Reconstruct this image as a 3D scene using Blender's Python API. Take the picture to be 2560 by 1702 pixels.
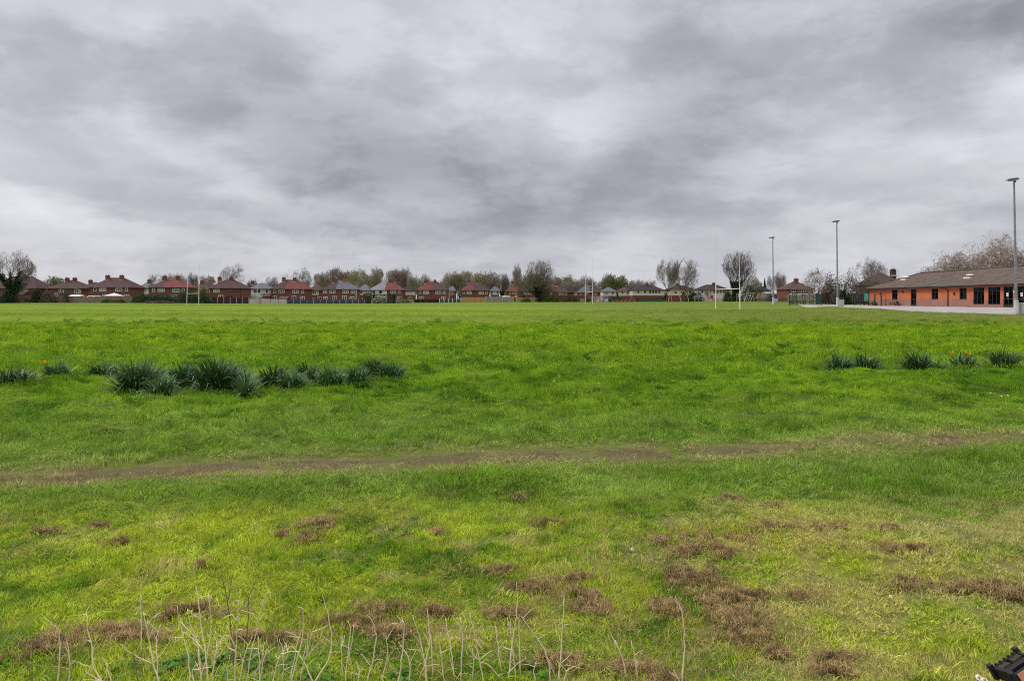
import bpy, math, random
import numpy as np
from mathutils import Vector, Matrix

for _o in list(bpy.data.objects):
    bpy.data.objects.remove(_o)
scn = bpy.context.scene
COL = scn.collection
rad = math.radians

# ------------------------------------------------------------------ camera
EYE = 1.38            # eye height (m)
F = 1706.7            # focal length in pixels of the 2560 px wide photograph (24 mm lens)
HY = 751.0            # horizon row, CX centre column
CX = 1280.0
cam_d = bpy.data.cameras.new('camera')
cam = bpy.data.objects.new('camera', cam_d)
COL.objects.link(cam)
cam.location = (0, 0, EYE)
cam.rotation_euler = (rad(90), 0, 0)
cam_d.lens = 24
cam_d.sensor_width = 36
cam_d.shift_y = -(851.0 - HY) / 2560.0
cam_d.clip_start = 0.05
cam_d.clip_end = 6000
scn.camera = cam

# ------------------------------------------------------------------ node helper
class NT:
    def __init__(self, tree):
        self.t = tree
        self.n = tree.nodes
        self.l = tree.links
    def node(self, kind, **props):
        nd = self.n.new(kind)
        for k, v in props.items():
            setattr(nd, k, v)
        return nd
    def put(self, sock, v):
        if v is None:
            return
        if hasattr(v, 'is_linked') or isinstance(v, bpy.types.NodeSocket):
            self.l.new(v, sock)
        else:
            if isinstance(v, (tuple, list)) and sock.type == 'RGBA' and len(v) == 3:
                v = (*v, 1.0)
            sock.default_value = v
    def m(self, op, a, b=None, c=None, clamp=False):
        nd = self.node('ShaderNodeMath', operation=op, use_clamp=clamp)
        for i, v in enumerate((a, b, c)):
            self.put(nd.inputs[i], v)
        return nd.outputs[0]
    def vm(self, op, a, b=None):
        nd = self.node('ShaderNodeVectorMath', operation=op)
        self.put(nd.inputs[0], a)
        if op == 'SCALE':
            self.put(nd.inputs['Scale'], b)
        else:
            self.put(nd.inputs[1], b)
        return nd.outputs[0]
    def mix(self, f, a, b, blend='MIX'):
        nd = self.node('ShaderNodeMix', data_type='RGBA', blend_type=blend)
        self.put(nd.inputs[0], f)
        self.put(nd.inputs[6], a)
        self.put(nd.inputs[7], b)
        return nd.outputs[2]
    def noise(self, vec, scale, detail=3.0, rough=0.55, out=0, dist=0.0):
        nd = self.node('ShaderNodeTexNoise')
        nd.inputs['Scale'].default_value = scale
        nd.inputs['Detail'].default_value = detail
        nd.inputs['Roughness'].default_value = rough
        nd.inputs['Distortion'].default_value = dist
        if vec is not None:
            self.l.new(vec, nd.inputs['Vector'])
        return nd.outputs[out]
    def ss(self, x, lo, hi):
        nd = self.node('ShaderNodeMapRange', interpolation_type='SMOOTHSTEP')
        self.put(nd.inputs[0], x)
        nd.inputs[1].default_value = lo
        nd.inputs[2].default_value = hi
        nd.inputs[3].default_value = 0.0
        nd.inputs[4].default_value = 1.0
        return nd.outputs[0]
    def sep(self, v):
        nd = self.node('ShaderNodeSeparateXYZ')
        self.put(nd.inputs[0], v)
        return nd.outputs
    def comb(self, x, y, z):
        nd = self.node('ShaderNodeCombineXYZ')
        for i, v in enumerate((x, y, z)):
            self.put(nd.inputs[i], v)
        return nd.outputs[0]

# ------------------------------------------------------------------ sky: broken overcast
SUN_EL, SUN_AZ = 42.0, -68.0      # azimuth from +Y towards +X: left, slightly ahead
world = bpy.data.worlds.new('World')
scn.world = world
world.use_nodes = True
T = NT(world.node_tree)
T.n.clear()
w_out = T.node('ShaderNodeOutputWorld')
sky = T.node('ShaderNodeTexSky', sky_type='NISHITA')
sky.sun_disc = False
sky.sun_elevation = rad(SUN_EL)
sky.sun_rotation = rad(SUN_AZ)
bg_sky = T.node('ShaderNodeBackground')
T.l.new(sky.outputs[0], bg_sky.inputs[0])
bg_sky.inputs[1].default_value = 0.1
dirv = T.vm('NORMALIZE', T.node('ShaderNodeTexCoord').outputs['Generated'])
wv = T.noise(T.vm('MULTIPLY', dirv, (1.0, 1.0, 1.9)), 3.0, 8.0, 0.60, out=1)
wv = T.vm('SCALE', T.vm('SUBTRACT', wv, (0.5, 0.5, 0.5)), 0.17)
dw = T.vm('ADD', dirv, wv)
x_, y_, z_ = T.sep(dw)[:3]
az = T.m('ARCTAN2', x_, y_)
el = T.m('ARCSINE', T.m('MINIMUM', T.m('MAXIMUM', z_, -1.0), 1.0))
_, _, z0 = T.sep(dirv)[:3]
x0, y0 = T.sep(dirv)[0], T.sep(dirv)[1]
# cloud sheet seen in perspective
inv = T.m('DIVIDE', 1.0, T.m('ADD', T.m('MAXIMUM', z0, 0.0), 0.22))
sheet = T.comb(T.m('MULTIPLY', x0, inv), T.m('MULTIPLY', T.m('MULTIPLY', y0, inv), 1.15), 0.0)
n_big = T.noise(sheet, 1.25, 7.0, 0.58, dist=0.35)
n_fine = T.noise(sheet, 4.2, 8.0, 0.60, dist=0.5)
ELB = T.ss(z0, 0.42, 0.95)
base = T.m('ADD', 0.622, T.m('MULTIPLY', ELB, 1.35))
L = T.m('ADD', base, T.m('MULTIPLY', T.m('SUBTRACT', n_big, 0.5), 0.22))
L = T.m('ADD', L, T.m('MULTIPLY', T.m('SUBTRACT', n_fine, 0.5), 0.20))
# the larger cloud masses of this sky: azimuth / elevation of centre (from photo column, row), half sizes, tilt, brightness
n_lump = T.noise(T.vm('MULTIPLY', T.vm('ADD', dirv, T.vm('SCALE', wv, 0.35)), (1.0, 1.0, 2.3)), 5.5, 7.0, 0.60)
L = T.m('ADD', L, T.m('MULTIPLY', T.m('SUBTRACT', T.ss(n_lump, 0.40, 0.60), 0.5), 0.115))
CLOUDS = [
    # px,   py,  rx,  ry, tilt, amount
    (640, 300, 420, 75, -24, -0.12),
    (930, 330, 330, 130, -24, -0.10),
    (1060, 400, 330, 75, -14, -0.08),
    (800, 440, 130, 40, -8, -0.10),
    (1330, 480, 460, 85, -3, -0.14),
    (1560, 440, 220, 55, 8, -0.08),
    (1720, 310, 180, 130, 10, -0.10),
    (1880, 190, 330, 120, 12, -0.09),
    (1640, 130, 200, 130, 10, -0.06),
    (2520, 70, 230, 75, 8, -0.26),
    (2300, 40, 300, 60, 8, -0.08),
    (150, 180, 200, 60, -12, -0.10),
    (110, 300, 130, 40, -32, -0.07),
    (420, 500, 280, 45, -14, -0.10),
    (850, 545, 160, 30, -6, -0.10),
    (480, 600, 200, 22, -4, -0.06),
    (1000, 575, 260, 18, -4, -0.05),
    (1850, 520, 260, 26, 5, -0.05),
    (2150, 600, 260, 24, 3, -0.05),
    (250, 560, 220, 18, -8, 0.06),
    (820, 585, 240, 14, -5, 0.07),
    (600, 110, 260, 60, -30, -0.05),
    (1000, 60, 330, 70, 4, 0.07),
    (350, 30, 120, 40, 0, 0.11),
    (1180, 180, 120, 120, -40, 0.08),
    (1490, 320, 90, 80, -35, 0.17),
    (1330, 330, 110, 110, 0, 0.06),
    (480, 370, 130, 35, -28, 0.20),
    (330, 300, 120, 40, -20, 0.09),
    (60, 330, 130, 60, -30, 0.12),
    (100, 510, 100, 30, -14, 0.16),
    (2290, 375, 150, 50, 18, 0.10),
    (2545, 180, 60, 50, -20, 0.22),
    (2000, 280, 140, 90, -30, 0.05),
    (1150, 595, 120, 26, -4, 0.14),
    (1440, 610, 220, 26, -4, 0.07),
    (700, 620, 350, 20, -6, 0.05),
    (900, 330, 30, 20, -20, 0.05),
]
for (px, py, rx, ry, tilt, amt) in CLOUDS:
    a0 = math.atan2(px - CX, F)
    e0 = math.atan2(HY - py, math.hypot(F, px - CX))
    ra, re = rx / F * math.cos(a0), ry / F
    ct, st = math.cos(rad(tilt)), math.sin(rad(tilt))
    da = T.m('SUBTRACT', az, a0)
    de = T.m('SUBTRACT', el, e0)
    u = T.m('MULTIPLY_ADD', da, ct / ra, T.m('MULTIPLY', de, st / ra))
    v = T.m('MULTIPLY_ADD', da, -st / re, T.m('MULTIPLY', de, ct / re))
    q = T.m('MULTIPLY_ADD', u, u, T.m('MULTIPLY', v, v))
    g = T.m('POWER', 2.7183, T.m('MULTIPLY', q, -0.75))
    L = T.m('MULTIPLY_ADD', g, amt * (0.88 if amt < 0 else 0.75), L)
L = T.m('MAXIMUM', L, 0.22)
tint = T.mix(T.ss(L, 0.28, 0.70), (0.945, 0.955, 1.085), (0.970, 0.976, 1.055))
cl = T.vm('SCALE', tint, L)
bg_cl = T.node('ShaderNodeBackground')
T.l.new(cl, bg_cl.inputs[0])
bg_cl.inputs[1].default_value = 1.0
mixs = T.node('ShaderNodeMixShader')
mixs.inputs[0].default_value = 0.95      # cloud cover
T.l.new(bg_sky.outputs[0], mixs.inputs[1])
T.l.new(bg_cl.outputs[0], mixs.inputs[2])
T.l.new(mixs.outputs[0], w_out.inputs[0])
world.cycles.sampling_method = 'MANUAL'
world.cycles.sample_map_resolution = 512

# ------------------------------------------------------------------ sun behind cloud
sun_d = bpy.data.lights.new('sun', 'SUN')
sun_d.energy = 1.5
sun_d.angle = rad(14)
sun_d.color = (1.0, 0.96, 0.9)
sun = bpy.data.objects.new('sun', sun_d)
COL.objects.link(sun)
sdir = Vector((math.sin(rad(SUN_AZ)) * math.cos(rad(SUN_EL)), math.cos(rad(SUN_AZ)) * math.cos(rad(SUN_EL)), math.sin(rad(SUN_EL))))
sun.rotation_euler = sdir.to_track_quat('Z', 'Y').to_euler()
sun.location = sdir * 100

vs = scn.view_settings
vs.view_transform = 'Standard'
vs.look = 'None'
vs.exposure = 0.0
vs.gamma = 1.0
vs.use_curve_mapping = False
scn.cycles.use_denoising = False
scn.cycles.filter_width = 1.05
scn.cycles.max_bounces = 6
scn.cycles.transparent_max_bounces = 12

# ------------------------------------------------------------------ object helpers
def W(px, d):
    return (px - CX) / F * d
def ZP(py, d):
    return EYE - (py - HY) / F * d
def link(o, parent=None):
    COL.objects.link(o)
    if parent is not None:
        o.parent = parent
    return o
def tag(o, label=None, cat=None, group=None, kind=None):
    if label: o['label'] = label
    if cat: o['category'] = cat
    if group: o['group'] = group
    if kind: o['kind'] = kind
    return o
def empty(name, loc, label, cat, group=None, rz=0.0):
    o = bpy.data.objects.new(name, None)
    o.empty_display_size = 0.3
    link(o)
    o.location = loc
    o.rotation_euler = (0, 0, rz)
    return tag(o, label, cat, group)
def dup(root, loc, rz=None, scale=None, label=None, group=None):
    r = root.copy()
    COL.objects.link(r)
    r.location = loc
    if rz is not None: r.rotation_euler = (0, 0, rz)
    if scale is not None: r.scale = scale
    if label: r['label'] = label
    if group: r['group'] = group
    for ch in list(root.children):
        c = ch.copy()
        COL.objects.link(c)
        c.parent = r
        for g in ch.children:
            e = g.copy()
            COL.objects.link(e)
            e.parent = c
    return r

def np_mesh(name, V, Fc, smooth=False, mats=None):
    """V (n,3) array, Fc list of (m,k) index arrays"""
    me = bpy.data.meshes.new(name)
    V = np.asarray(V, dtype=np.float32)
    if not isinstance(Fc, list):
        Fc = [Fc]
    Fc = [np.asarray(f, dtype=np.int32) for f in Fc if len(f)]
    me.vertices.add(len(V))
    me.vertices.foreach_set('co', V.ravel())
    nl = sum(f.size for f in Fc)
    npoly = sum(len(f) for f in Fc)
    me.loops.add(nl)
    me.loops.foreach_set('vertex_index', np.concatenate([f.ravel() for f in Fc]))
    me.polygons.add(npoly)
    tot = np.concatenate([np.full(len(f), f.shape[1], dtype=np.int32) for f in Fc])
    st = np.concatenate([[0], np.cumsum(tot)[:-1]]).astype(np.int32)
    me.polygons.foreach_set('loop_start', st)
    me.polygons.foreach_set('loop_total', tot)
    if smooth:
        me.polygons.foreach_set('use_smooth', np.ones(npoly, dtype=bool))
    for m in (mats or []):
        me.materials.append(m)
    me.update(calc_edges=True)
    return me

class MB:
    """collects boxes, tubes and polygons; build() links them as ONE mesh object"""
    def __init__(self):
        self.v, self.f, self.mi = [], [], []
        self.cur = 0
    def poly(self, pts, flip=False):
        b = len(self.v)
        self.v += [tuple(p) for p in pts]
        ix = list(range(b, b + len(pts)))
        self.f.append(ix[::-1] if flip else ix)
        self.mi.append(self.cur)
        return self
    def box(self, x0, x1, y0, y1, z0, z1, M=None):
        b = len(self.v)
        P = [(x0, y0, z0), (x1, y0, z0), (x1, y1, z0), (x0, y1, z0), (x0, y0, z1), (x1, y0, z1), (x1, y1, z1), (x0, y1, z1)]
        if M is not None:
            P = [tuple(M @ Vector(p)) for p in P]
        self.v += P
        for q in ((0, 3, 2, 1), (4, 5, 6, 7), (0, 1, 5, 4), (1, 2, 6, 5), (2, 3, 7, 6), (3, 0, 4, 7)):
            self.f.append([b + i for i in q])
            self.mi.append(self.cur)
        return self
    def tube(self, pts, r, n=8, cap=True):
        pts = [Vector(p) for p in pts]
        rr = r if isinstance(r, (list, tuple)) else [r] * len(pts)
        b = len(self.v)
        up = Vector((0.13, 0.21, 0.97))
        t0 = (pts[1] - pts[0]).normalized()
        if abs(t0.dot(up)) > 0.95: up = Vector((0.96, 0.2, 0.1))
        for i, p in enumerate(pts):
            t = (pts[min(i + 1, len(pts) - 1)] - pts[max(i - 1, 0)]).normalized()
            s = t.cross(up).normalized()
            u = s.cross(t)
            for k in range(n):
                a = 2 * math.pi * k / n
                self.v.append(tuple(p + (s * math.cos(a) + u * math.sin(a)) * rr[i]))
        for i in range(len(pts) - 1):
            for k in range(n):
                a, c = b + i * n + k, b + i * n + (k + 1) % n
                self.f.append([a, c, c + n, a + n])
                self.mi.append(self.cur)
        if cap:
            self.f.append([b + k for k in range(n)][::-1]); self.mi.append(self.cur)
            e = b + (len(pts) - 1) * n
            self.f.append([e + k for k in range(n)]); self.mi.append(self.cur)
        return self
    def build(self, name, mat, parent=None, loc=None, smooth=False, bevel=0.0):
        me = bpy.data.meshes.new(name)
        me.from_pydata(self.v, [], self.f)
        for m in (mat if isinstance(mat, (list, tuple)) else [mat]):
            me.materials.append(m)
        me.polygons.foreach_set('material_index', self.mi)
        if smooth:
            me.polygons.foreach_set('use_smooth', [True] * len(me.polygons))
        me.update()
        o = bpy.data.objects.new(name, me)
        link(o, parent)
        if loc is not None: o.location = loc
        if bevel > 0:
            md = o.modifiers.new('bevel', 'BEVEL')
            md.width = bevel
            md.segments = 2
            md.limit_method = 'ANGLE'
        return o

def segs(P0, P1, R0, R1, n=3):
    """tapered prisms for many segments at once -> V, F"""
    P0, P1 = np.asarray(P0, float), np.asarray(P1, float)
    R0, R1 = np.asarray(R0, float), np.asarray(R1, float)
    T_ = P1 - P0
    Ln = np.linalg.norm(T_, axis=1, keepdims=True) + 1e-9
    T_ = T_ / Ln
    up = np.where(np.abs(T_[:, 2:3]) > 0.9, np.array([[1.0, 0.1, 0]]), np.array([[0.05, 0.1, 1.0]]))
    S = np.cross(T_, up)
    S /= np.linalg.norm(S, axis=1, keepdims=True) + 1e-9
    U = np.cross(S, T_)
    N = len(P0)
    V = np.zeros((N, 2, n, 3))
    for k in range(n):
        a = 2 * math.pi * k / n
        dv = S * math.cos(a) + U * math.sin(a)
        V[:, 0, k] = P0 + dv * R0[:, None]
        V[:, 1, k] = P1 + dv * R1[:, None]
    base = (np.arange(N) * 2 * n)[:, None]
    Fs = []
    for k in range(n):
        k2 = (k + 1) % n
        Fs.append(np.concatenate([base + k, base + k2, base + n + k2, base + n + k], axis=1))
    return V.reshape(-1, 3), np.concatenate(Fs)

def cards(C, size, rng, aspect=1.6, nrm=None, droop=0.0):
    """small diamond leaves at centres C"""
    N = len(C)
    a = rng.normal(size=(N, 3))
    a /= np.linalg.norm(a, axis=1, keepdims=True)
    a[:, 2] -= droop
    b = rng.normal(size=(N, 3))
    b -= a * np.sum(a * b, axis=1, keepdims=True) / np.sum(a * a, axis=1, keepdims=True)
    b /= np.linalg.norm(b, axis=1, keepdims=True)
    s = np.asarray(size) * np.ones(N)
    A = a * (s * aspect * 0.5)[:, None]
    B = b * (s * 0.5)[:, None]
    V = np.stack([C - A, C + B, C + A, C - B], axis=1).reshape(-1, 3)
    Fq = (np.arange(N) * 4)[:, None] + np.array([[0, 1, 2, 3]])
    return V, Fq
def join_vf(parts):
    Vs, Fs, o = [], [], 0
    for V, Fq in parts:
        Vs.append(V)
        Fs.append(np.asarray(Fq) + o)
        o += len(V)
    return np.concatenate(Vs), Fs
def np_obj(name, V, Fc, mat, parent=None, smooth=False, loc=None):
    o = bpy.data.objects.new(name, np_mesh(name, V, Fc, smooth, [mat]))
    link(o, parent)
    if loc is not None: o.location = loc
    return o

# ------------------------------------------------------------------ materials
def mat(name, c1, c2=None, scale=3.0, rough=0.8, bump=0.0, detail=4.0, metal=0.0, spec=None, rand=0.0, lo=0.35, hi=0.65, trans=0.0, coord='Object', stretch=None):
    m = bpy.data.materials.new(name)
    m.use_nodes = True
    t = NT(m.node_tree)
    bs = t.n['Principled BSDF']
    bs.inputs['Roughness'].default_value = rough
    bs.inputs['Metallic'].default_value = metal
    bs.inputs['Specular IOR Level'].default_value = spec if spec is not None else (0.08 if rough >= 0.8 else 0.35)
    if c2 is None:
        c2 = tuple(c * 0.82 for c in c1)
    v = t.node('ShaderNodeTexCoord').outputs[coord] if coord != 'World' else t.node('ShaderNodeNewGeometry').outputs['Position']
    if stretch:
        v = t.vm('MULTIPLY', v, stretch)
    n = t.noise(v, scale, detail, 0.6)
    col = t.mix(t.ss(n, lo, hi), c1, c2)
    if rand > 0:
        r = t.node('ShaderNodeObjectInfo').outputs['Random']
        f = t.m('MULTIPLY_ADD', r, 2 * rand, 1.0 - rand)
        col = t.vm('SCALE', col, f)
    t.put(bs.inputs['Base Color'], col)
    if bump > 0:
        b = t.node('ShaderNodeBump')
        b.inputs['Strength'].default_value = 0.6
        b.inputs['Distance'].default_value = bump
        t.l.new(n, b.inputs['Height'])
        t.l.new(b.outputs[0], bs.inputs['Normal'])
    if trans > 0:
        tr = t.node('ShaderNodeBsdfTranslucent')
        t.put(tr.inputs[0], col)
        mx = t.node('ShaderNodeMixShader')
        mx.inputs[0].default_value = trans
        t.l.new(bs.outputs[0], mx.inputs[1])
        t.l.new(tr.outputs[0], mx.inputs[2])
        t.l.new(mx.outputs[0], t.n['Material Output'].inputs[0])
    return m
# ------------------------------------------------------------------ terrain
def d_for(py):
    return F * EYE / (py - HY)
CTRL = []
for x in (-120, -60, -25, 0, 25, 60, 120):
    for y in (-30, 5, 25, 42):
        CTRL.append((x, y, 0.0, 18.0))
for x in (-150, -80, -40, 0, 25): CTRL.append((x, 75, 0.0, 18.0))
for x in (-90, -40, 0, 28): CTRL.append((x, 110, 0.0, 18.0))
def ctrl_px(px, py, d, s=16.0):
    CTRL.append((W(px, d), d, ZP(py, d), s))
ctrl_px(466, 765, 166); ctrl_px(497, 765, 166)
ctrl_px(20, 758, 186); ctrl_px(100, 757, 188); ctrl_px(300, 757.2, 188); ctrl_px(450, 758, 192); ctrl_px(570, 758.8, 200); ctrl_px(700, 759.4, 208); ctrl_px(820, 759.2, 212)
ctrl_px(930, 758.3, 220); ctrl_px(1060, 757, 228); ctrl_px(1160, 756, 240); ctrl_px(1250, 755.4, 250); ctrl_px(1340, 755.2, 262); ctrl_px(1450, 755, 275); ctrl_px(1580, 755, 258)
ctrl_px(1700, 754.6, 225); ctrl_px(1850, 754.2, 200); ctrl_px(1920, 754.0, 185)
ctrl_px(1789, 774.3, 101); ctrl_px(1850, 775.4, 95); ctrl_px(1463, 761, 170); ctrl_px(1481, 761.5, 168)
CTRL += [(44.3, 60, 0.11, 9.0), (45.3, 95, 0.48, 9.0), (46.3, 121, 0.66, 9.0), (44, 85, 0.38, 9.0), (44, 48, 0.05, 9.0)]
for d in (60, 80, 90, 100, 113, 125, 140): CTRL.append((59, d, 0.53, 7.0)); CTRL.append((70, d, 0.53, 9.0))
CTRL += [(52, 118, 0.62, 8.0), (52, 150, 0.8, 14.0), (60, 170, 0.9, 14.0)]
for x in (-200, -100, 0, 100, 200):
    for y in (330, 500, 900): CTRL.append((x, y, 0.8, 60.0))
CT = np.array(CTRL)
def gz0(X, Y):
    X, Y = np.atleast_1d(np.asarray(X, float)), np.atleast_1d(np.asarray(Y, float))
    out = np.zeros(X.shape)
    for i0 in range(0, X.size, 20000):
        xs, ys = X.ravel()[i0:i0 + 20000, None], Y.ravel()[i0:i0 + 20000, None]
        d2 = ((xs - CT[None, :, 0]) ** 2 + (ys - CT[None, :, 1]) ** 2) / CT[None, :, 3] ** 2
        w = 1.0 / (d2 + 0.04) ** 2
        out.ravel()[i0:i0 + 20000] = (w * CT[None, :, 2]).sum(1) / w.sum(1)
    return out
_rs = np.random.RandomState(5)
_LAT = _rs.rand(256, 256)
def vnoise(X, Y, s):
    x, y = np.asarray(X) / s + 1000.0, np.asarray(Y) / s + 1000.0
    xi, yi = np.floor(x).astype(int), np.floor(y).astype(int)
    fx, fy = x - xi, y - yi
    fx, fy = fx * fx * (3 - 2 * fx), fy * fy * (3 - 2 * fy)
    g = lambda a, b: _LAT[a % 256, b % 256]
    return (g(xi, yi) * (1 - fx) + g(xi + 1, yi) * fx) * (1 - fy) + (g(xi, yi + 1) * (1 - fx) + g(xi + 1, yi + 1) * fx) * fy
def bumpz(X, Y):
    """tussocks of the rough grass; the mown pitch is smooth"""
    X, Y = np.asarray(X, float), np.asarray(Y, float)
    k = np.clip((46 - Y) / 6.0, 0, 1) * np.clip((Y - 4.2) / 3.0, 0.35, 1)
    tr = np.clip((np.abs(Y - 5.95 - 0.17 * X) - 0.25) / 0.5, 0.2, 1)
    return k * tr * (0.19 * (vnoise(X, Y, 0.75) - 0.5) + 0.09 * (vnoise(X + 31, Y, 0.33) - 0.5) + 0.12 * (vnoise(X, Y + 77, 2.6) - 0.5))
def gz(X, Y):
    return gz0(X, Y) + bumpz(X, Y)
def G(x, y):
    return float(gz0(x, y)[0])

# ---- colour of the turf as a function of the place (shared by soil sheet and blades)
tg = bpy.data.node_groups.new('turf_colour', 'ShaderNodeTree')
tg.interface.new_socket('Position', in_out='INPUT', socket_type='NodeSocketVector')
tg.interface.new_socket('Color', in_out='OUTPUT', socket_type='NodeSocketColor')
t = NT(tg)
gi = t.node('NodeGroupInput')
go_ = t.node('NodeGroupOutput')
pos = gi.outputs[0]
X_, Y_, _z = t.sep(pos)[:3]
flat = t.comb(X_, Y_, 0.0)
n3 = t.noise(flat, 0.30, 3, 0.55)
n1 = t.noise(flat, 1.1, 4, 0.6)
n05 = t.noise(flat, 3.6, 4, 0.65)
nf = t.noise(flat, 14.0, 3, 0.7)
lush, bright = (0.112, 0.222, 0.012), (0.215, 0.342, 0.018)
f = t.m('ADD', t.m('MULTIPLY', n3, 0.5), t.m('MULTIPLY', n1, 0.5))
col = t.mix(t.ss(f, 0.40, 0.62), lush, bright)
clump = t.m('ADD', t.m('MULTIPLY', t.noise(t.vm('MULTIPLY', flat, (0.75, 1.0, 1.0)), 1.9, 5, 0.68), 0.6), t.m('MULTIPLY', n05, 0.4))
col = t.mix(t.m('MULTIPLY', t.ss(clump, 0.49, 0.59), 0.85), col, (0.050, 0.125, 0.008))
col = t.mix(t.m('MULTIPLY', t.ss(clump, 0.45, 0.38), 0.5), col, (0.25, 0.385, 0.018))
# brighter, yellower band of the rough grass further off
farm = t.ss(Y_, 11.0, 24.0)
fcl = t.noise(t.vm('MULTIPLY', flat, (0.55, 1.0, 1.0)), 0.95, 6, 0.72)
col = t.mix(t.m('MULTIPLY', farm, t.m('MULTIPLY_ADD', t.ss(fcl, 0.57, 0.47), 0.85, 0.0)), col, t.mix(t.ss(n1, 0.38, 0.66), (0.158, 0.272, 0.008), (0.295, 0.388, 0.014)))
# zone between track and daffodils: greyer green
midm = t.m('MULTIPLY', t.ss(Y_, 10.5, 7.0), t.ss(Y_, 4.0, 5.2))
col = t.mix(t.m('MULTIPLY', midm, t.m('MULTIPLY_ADD', t.ss(n1, 0.35, 0.65), 0.45, 0.15)), col, (0.23, 0.305, 0.07))
# foreground: fresh yellow-green growth and straw
near = t.ss(Y_, 5.0, 4.1)
yel = t.m('MULTIPLY', near, t.ss(t.m('ADD', t.m('MULTIPLY', t.noise(flat, 0.85, 3, 0.55), 0.55), t.m('MULTIPLY', t.noise(flat, 4.5, 4, 0.7), 0.45)), 0.42, 0.55))
col = t.mix(t.m('MULTIPLY', yel, 0.68), col, (0.450, 0.490, 0.040))
dryn = t.ss(t.m('ADD', t.noise(flat, 2.4, 6, 0.70), t.m('MULTIPLY', t.ss(X_, -0.8, 2.2), 0.13)), 0.52, 0.66)
col = t.mix(t.m('MULTIPLY', t.m('MULTIPLY', near, dryn), 0.58), col, (0.48, 0.39, 0.17))
# worn footpath
tl = t.m('ABSOLUTE', t.m('SUBTRACT', t.m('SUBTRACT', Y_, t.m('MULTIPLY_ADD', X_, 0.17, 5.95)), t.m('MULTIPLY', t.m('SUBTRACT', n1, 0.5), 0.55)))
halo = t.ss(tl, 0.62, 0.12)
col = t.mix(t.m('MULTIPLY', halo, t.ss(n05, 0.30, 0.62)), col, (0.34, 0.30, 0.12))
mud = t.m('MULTIPLY', t.ss(tl, 0.26, 0.08), t.ss(t.m('SUBTRACT', t.noise(flat, 2.3, 4, 0.6), t.m('MULTIPLY', t.ss(X_, 1.3, 3.2), 0.07)), 0.36, 0.50))
col = t.mix(mud, col, t.mix(nf, (0.145, 0.098, 0.064), (0.33, 0.235, 0.145)))
# mown pitch
pit = t.ss(t.m('ADD', Y_, t.m('MULTIPLY', n3, 3.0)), 33.0, 49.0)
band = t.m('SINE', t.m('MULTIPLY', t.m('ADD', Y_, t.m('ADD', t.m('MULTIPLY', X_, 0.22), t.m('MULTIPLY', n3, 8.0))), 0.24))
pa, pb = (0.215, 0.290, 0.036), (0.150, 0.225, 0.022)
pc = t.mix(t.m('MULTIPLY_ADD', band, 0.5, 0.5), pa, pb)
east = t.ss(X_, -8.0, 26.0)
pc = t.mix(t.m('MULTIPLY', east, 0.85), pc, t.mix(t.ss(t.noise(flat, 0.2, 5, 0.65), 0.35, 0.65), (0.120, 0.165, 0.026), (0.165, 0.190, 0.040)))
pc = t.mix(t.m('MULTIPLY', t.ss(t.noise(t.vm('MULTIPLY', flat, (0.12, 0.5, 1.0)), 0.55, 5, 0.7), 0.52, 0.66), 0.5), pc, (0.185, 0.185, 0.055))
pc = t.mix(t.m('MULTIPLY', t.ss(Y_, 110.0, 165.0), 0.55), pc, (0.105, 0.170, 0.026))
col = t.mix(pit, col, pc)
col = t.mix(t.m('MULTIPLY', t.ss(nf, 0.45, 0.7), 0.15), col, (0.10, 0.16, 0.02))
t.l.new(col, go_.inputs[0])

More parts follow.
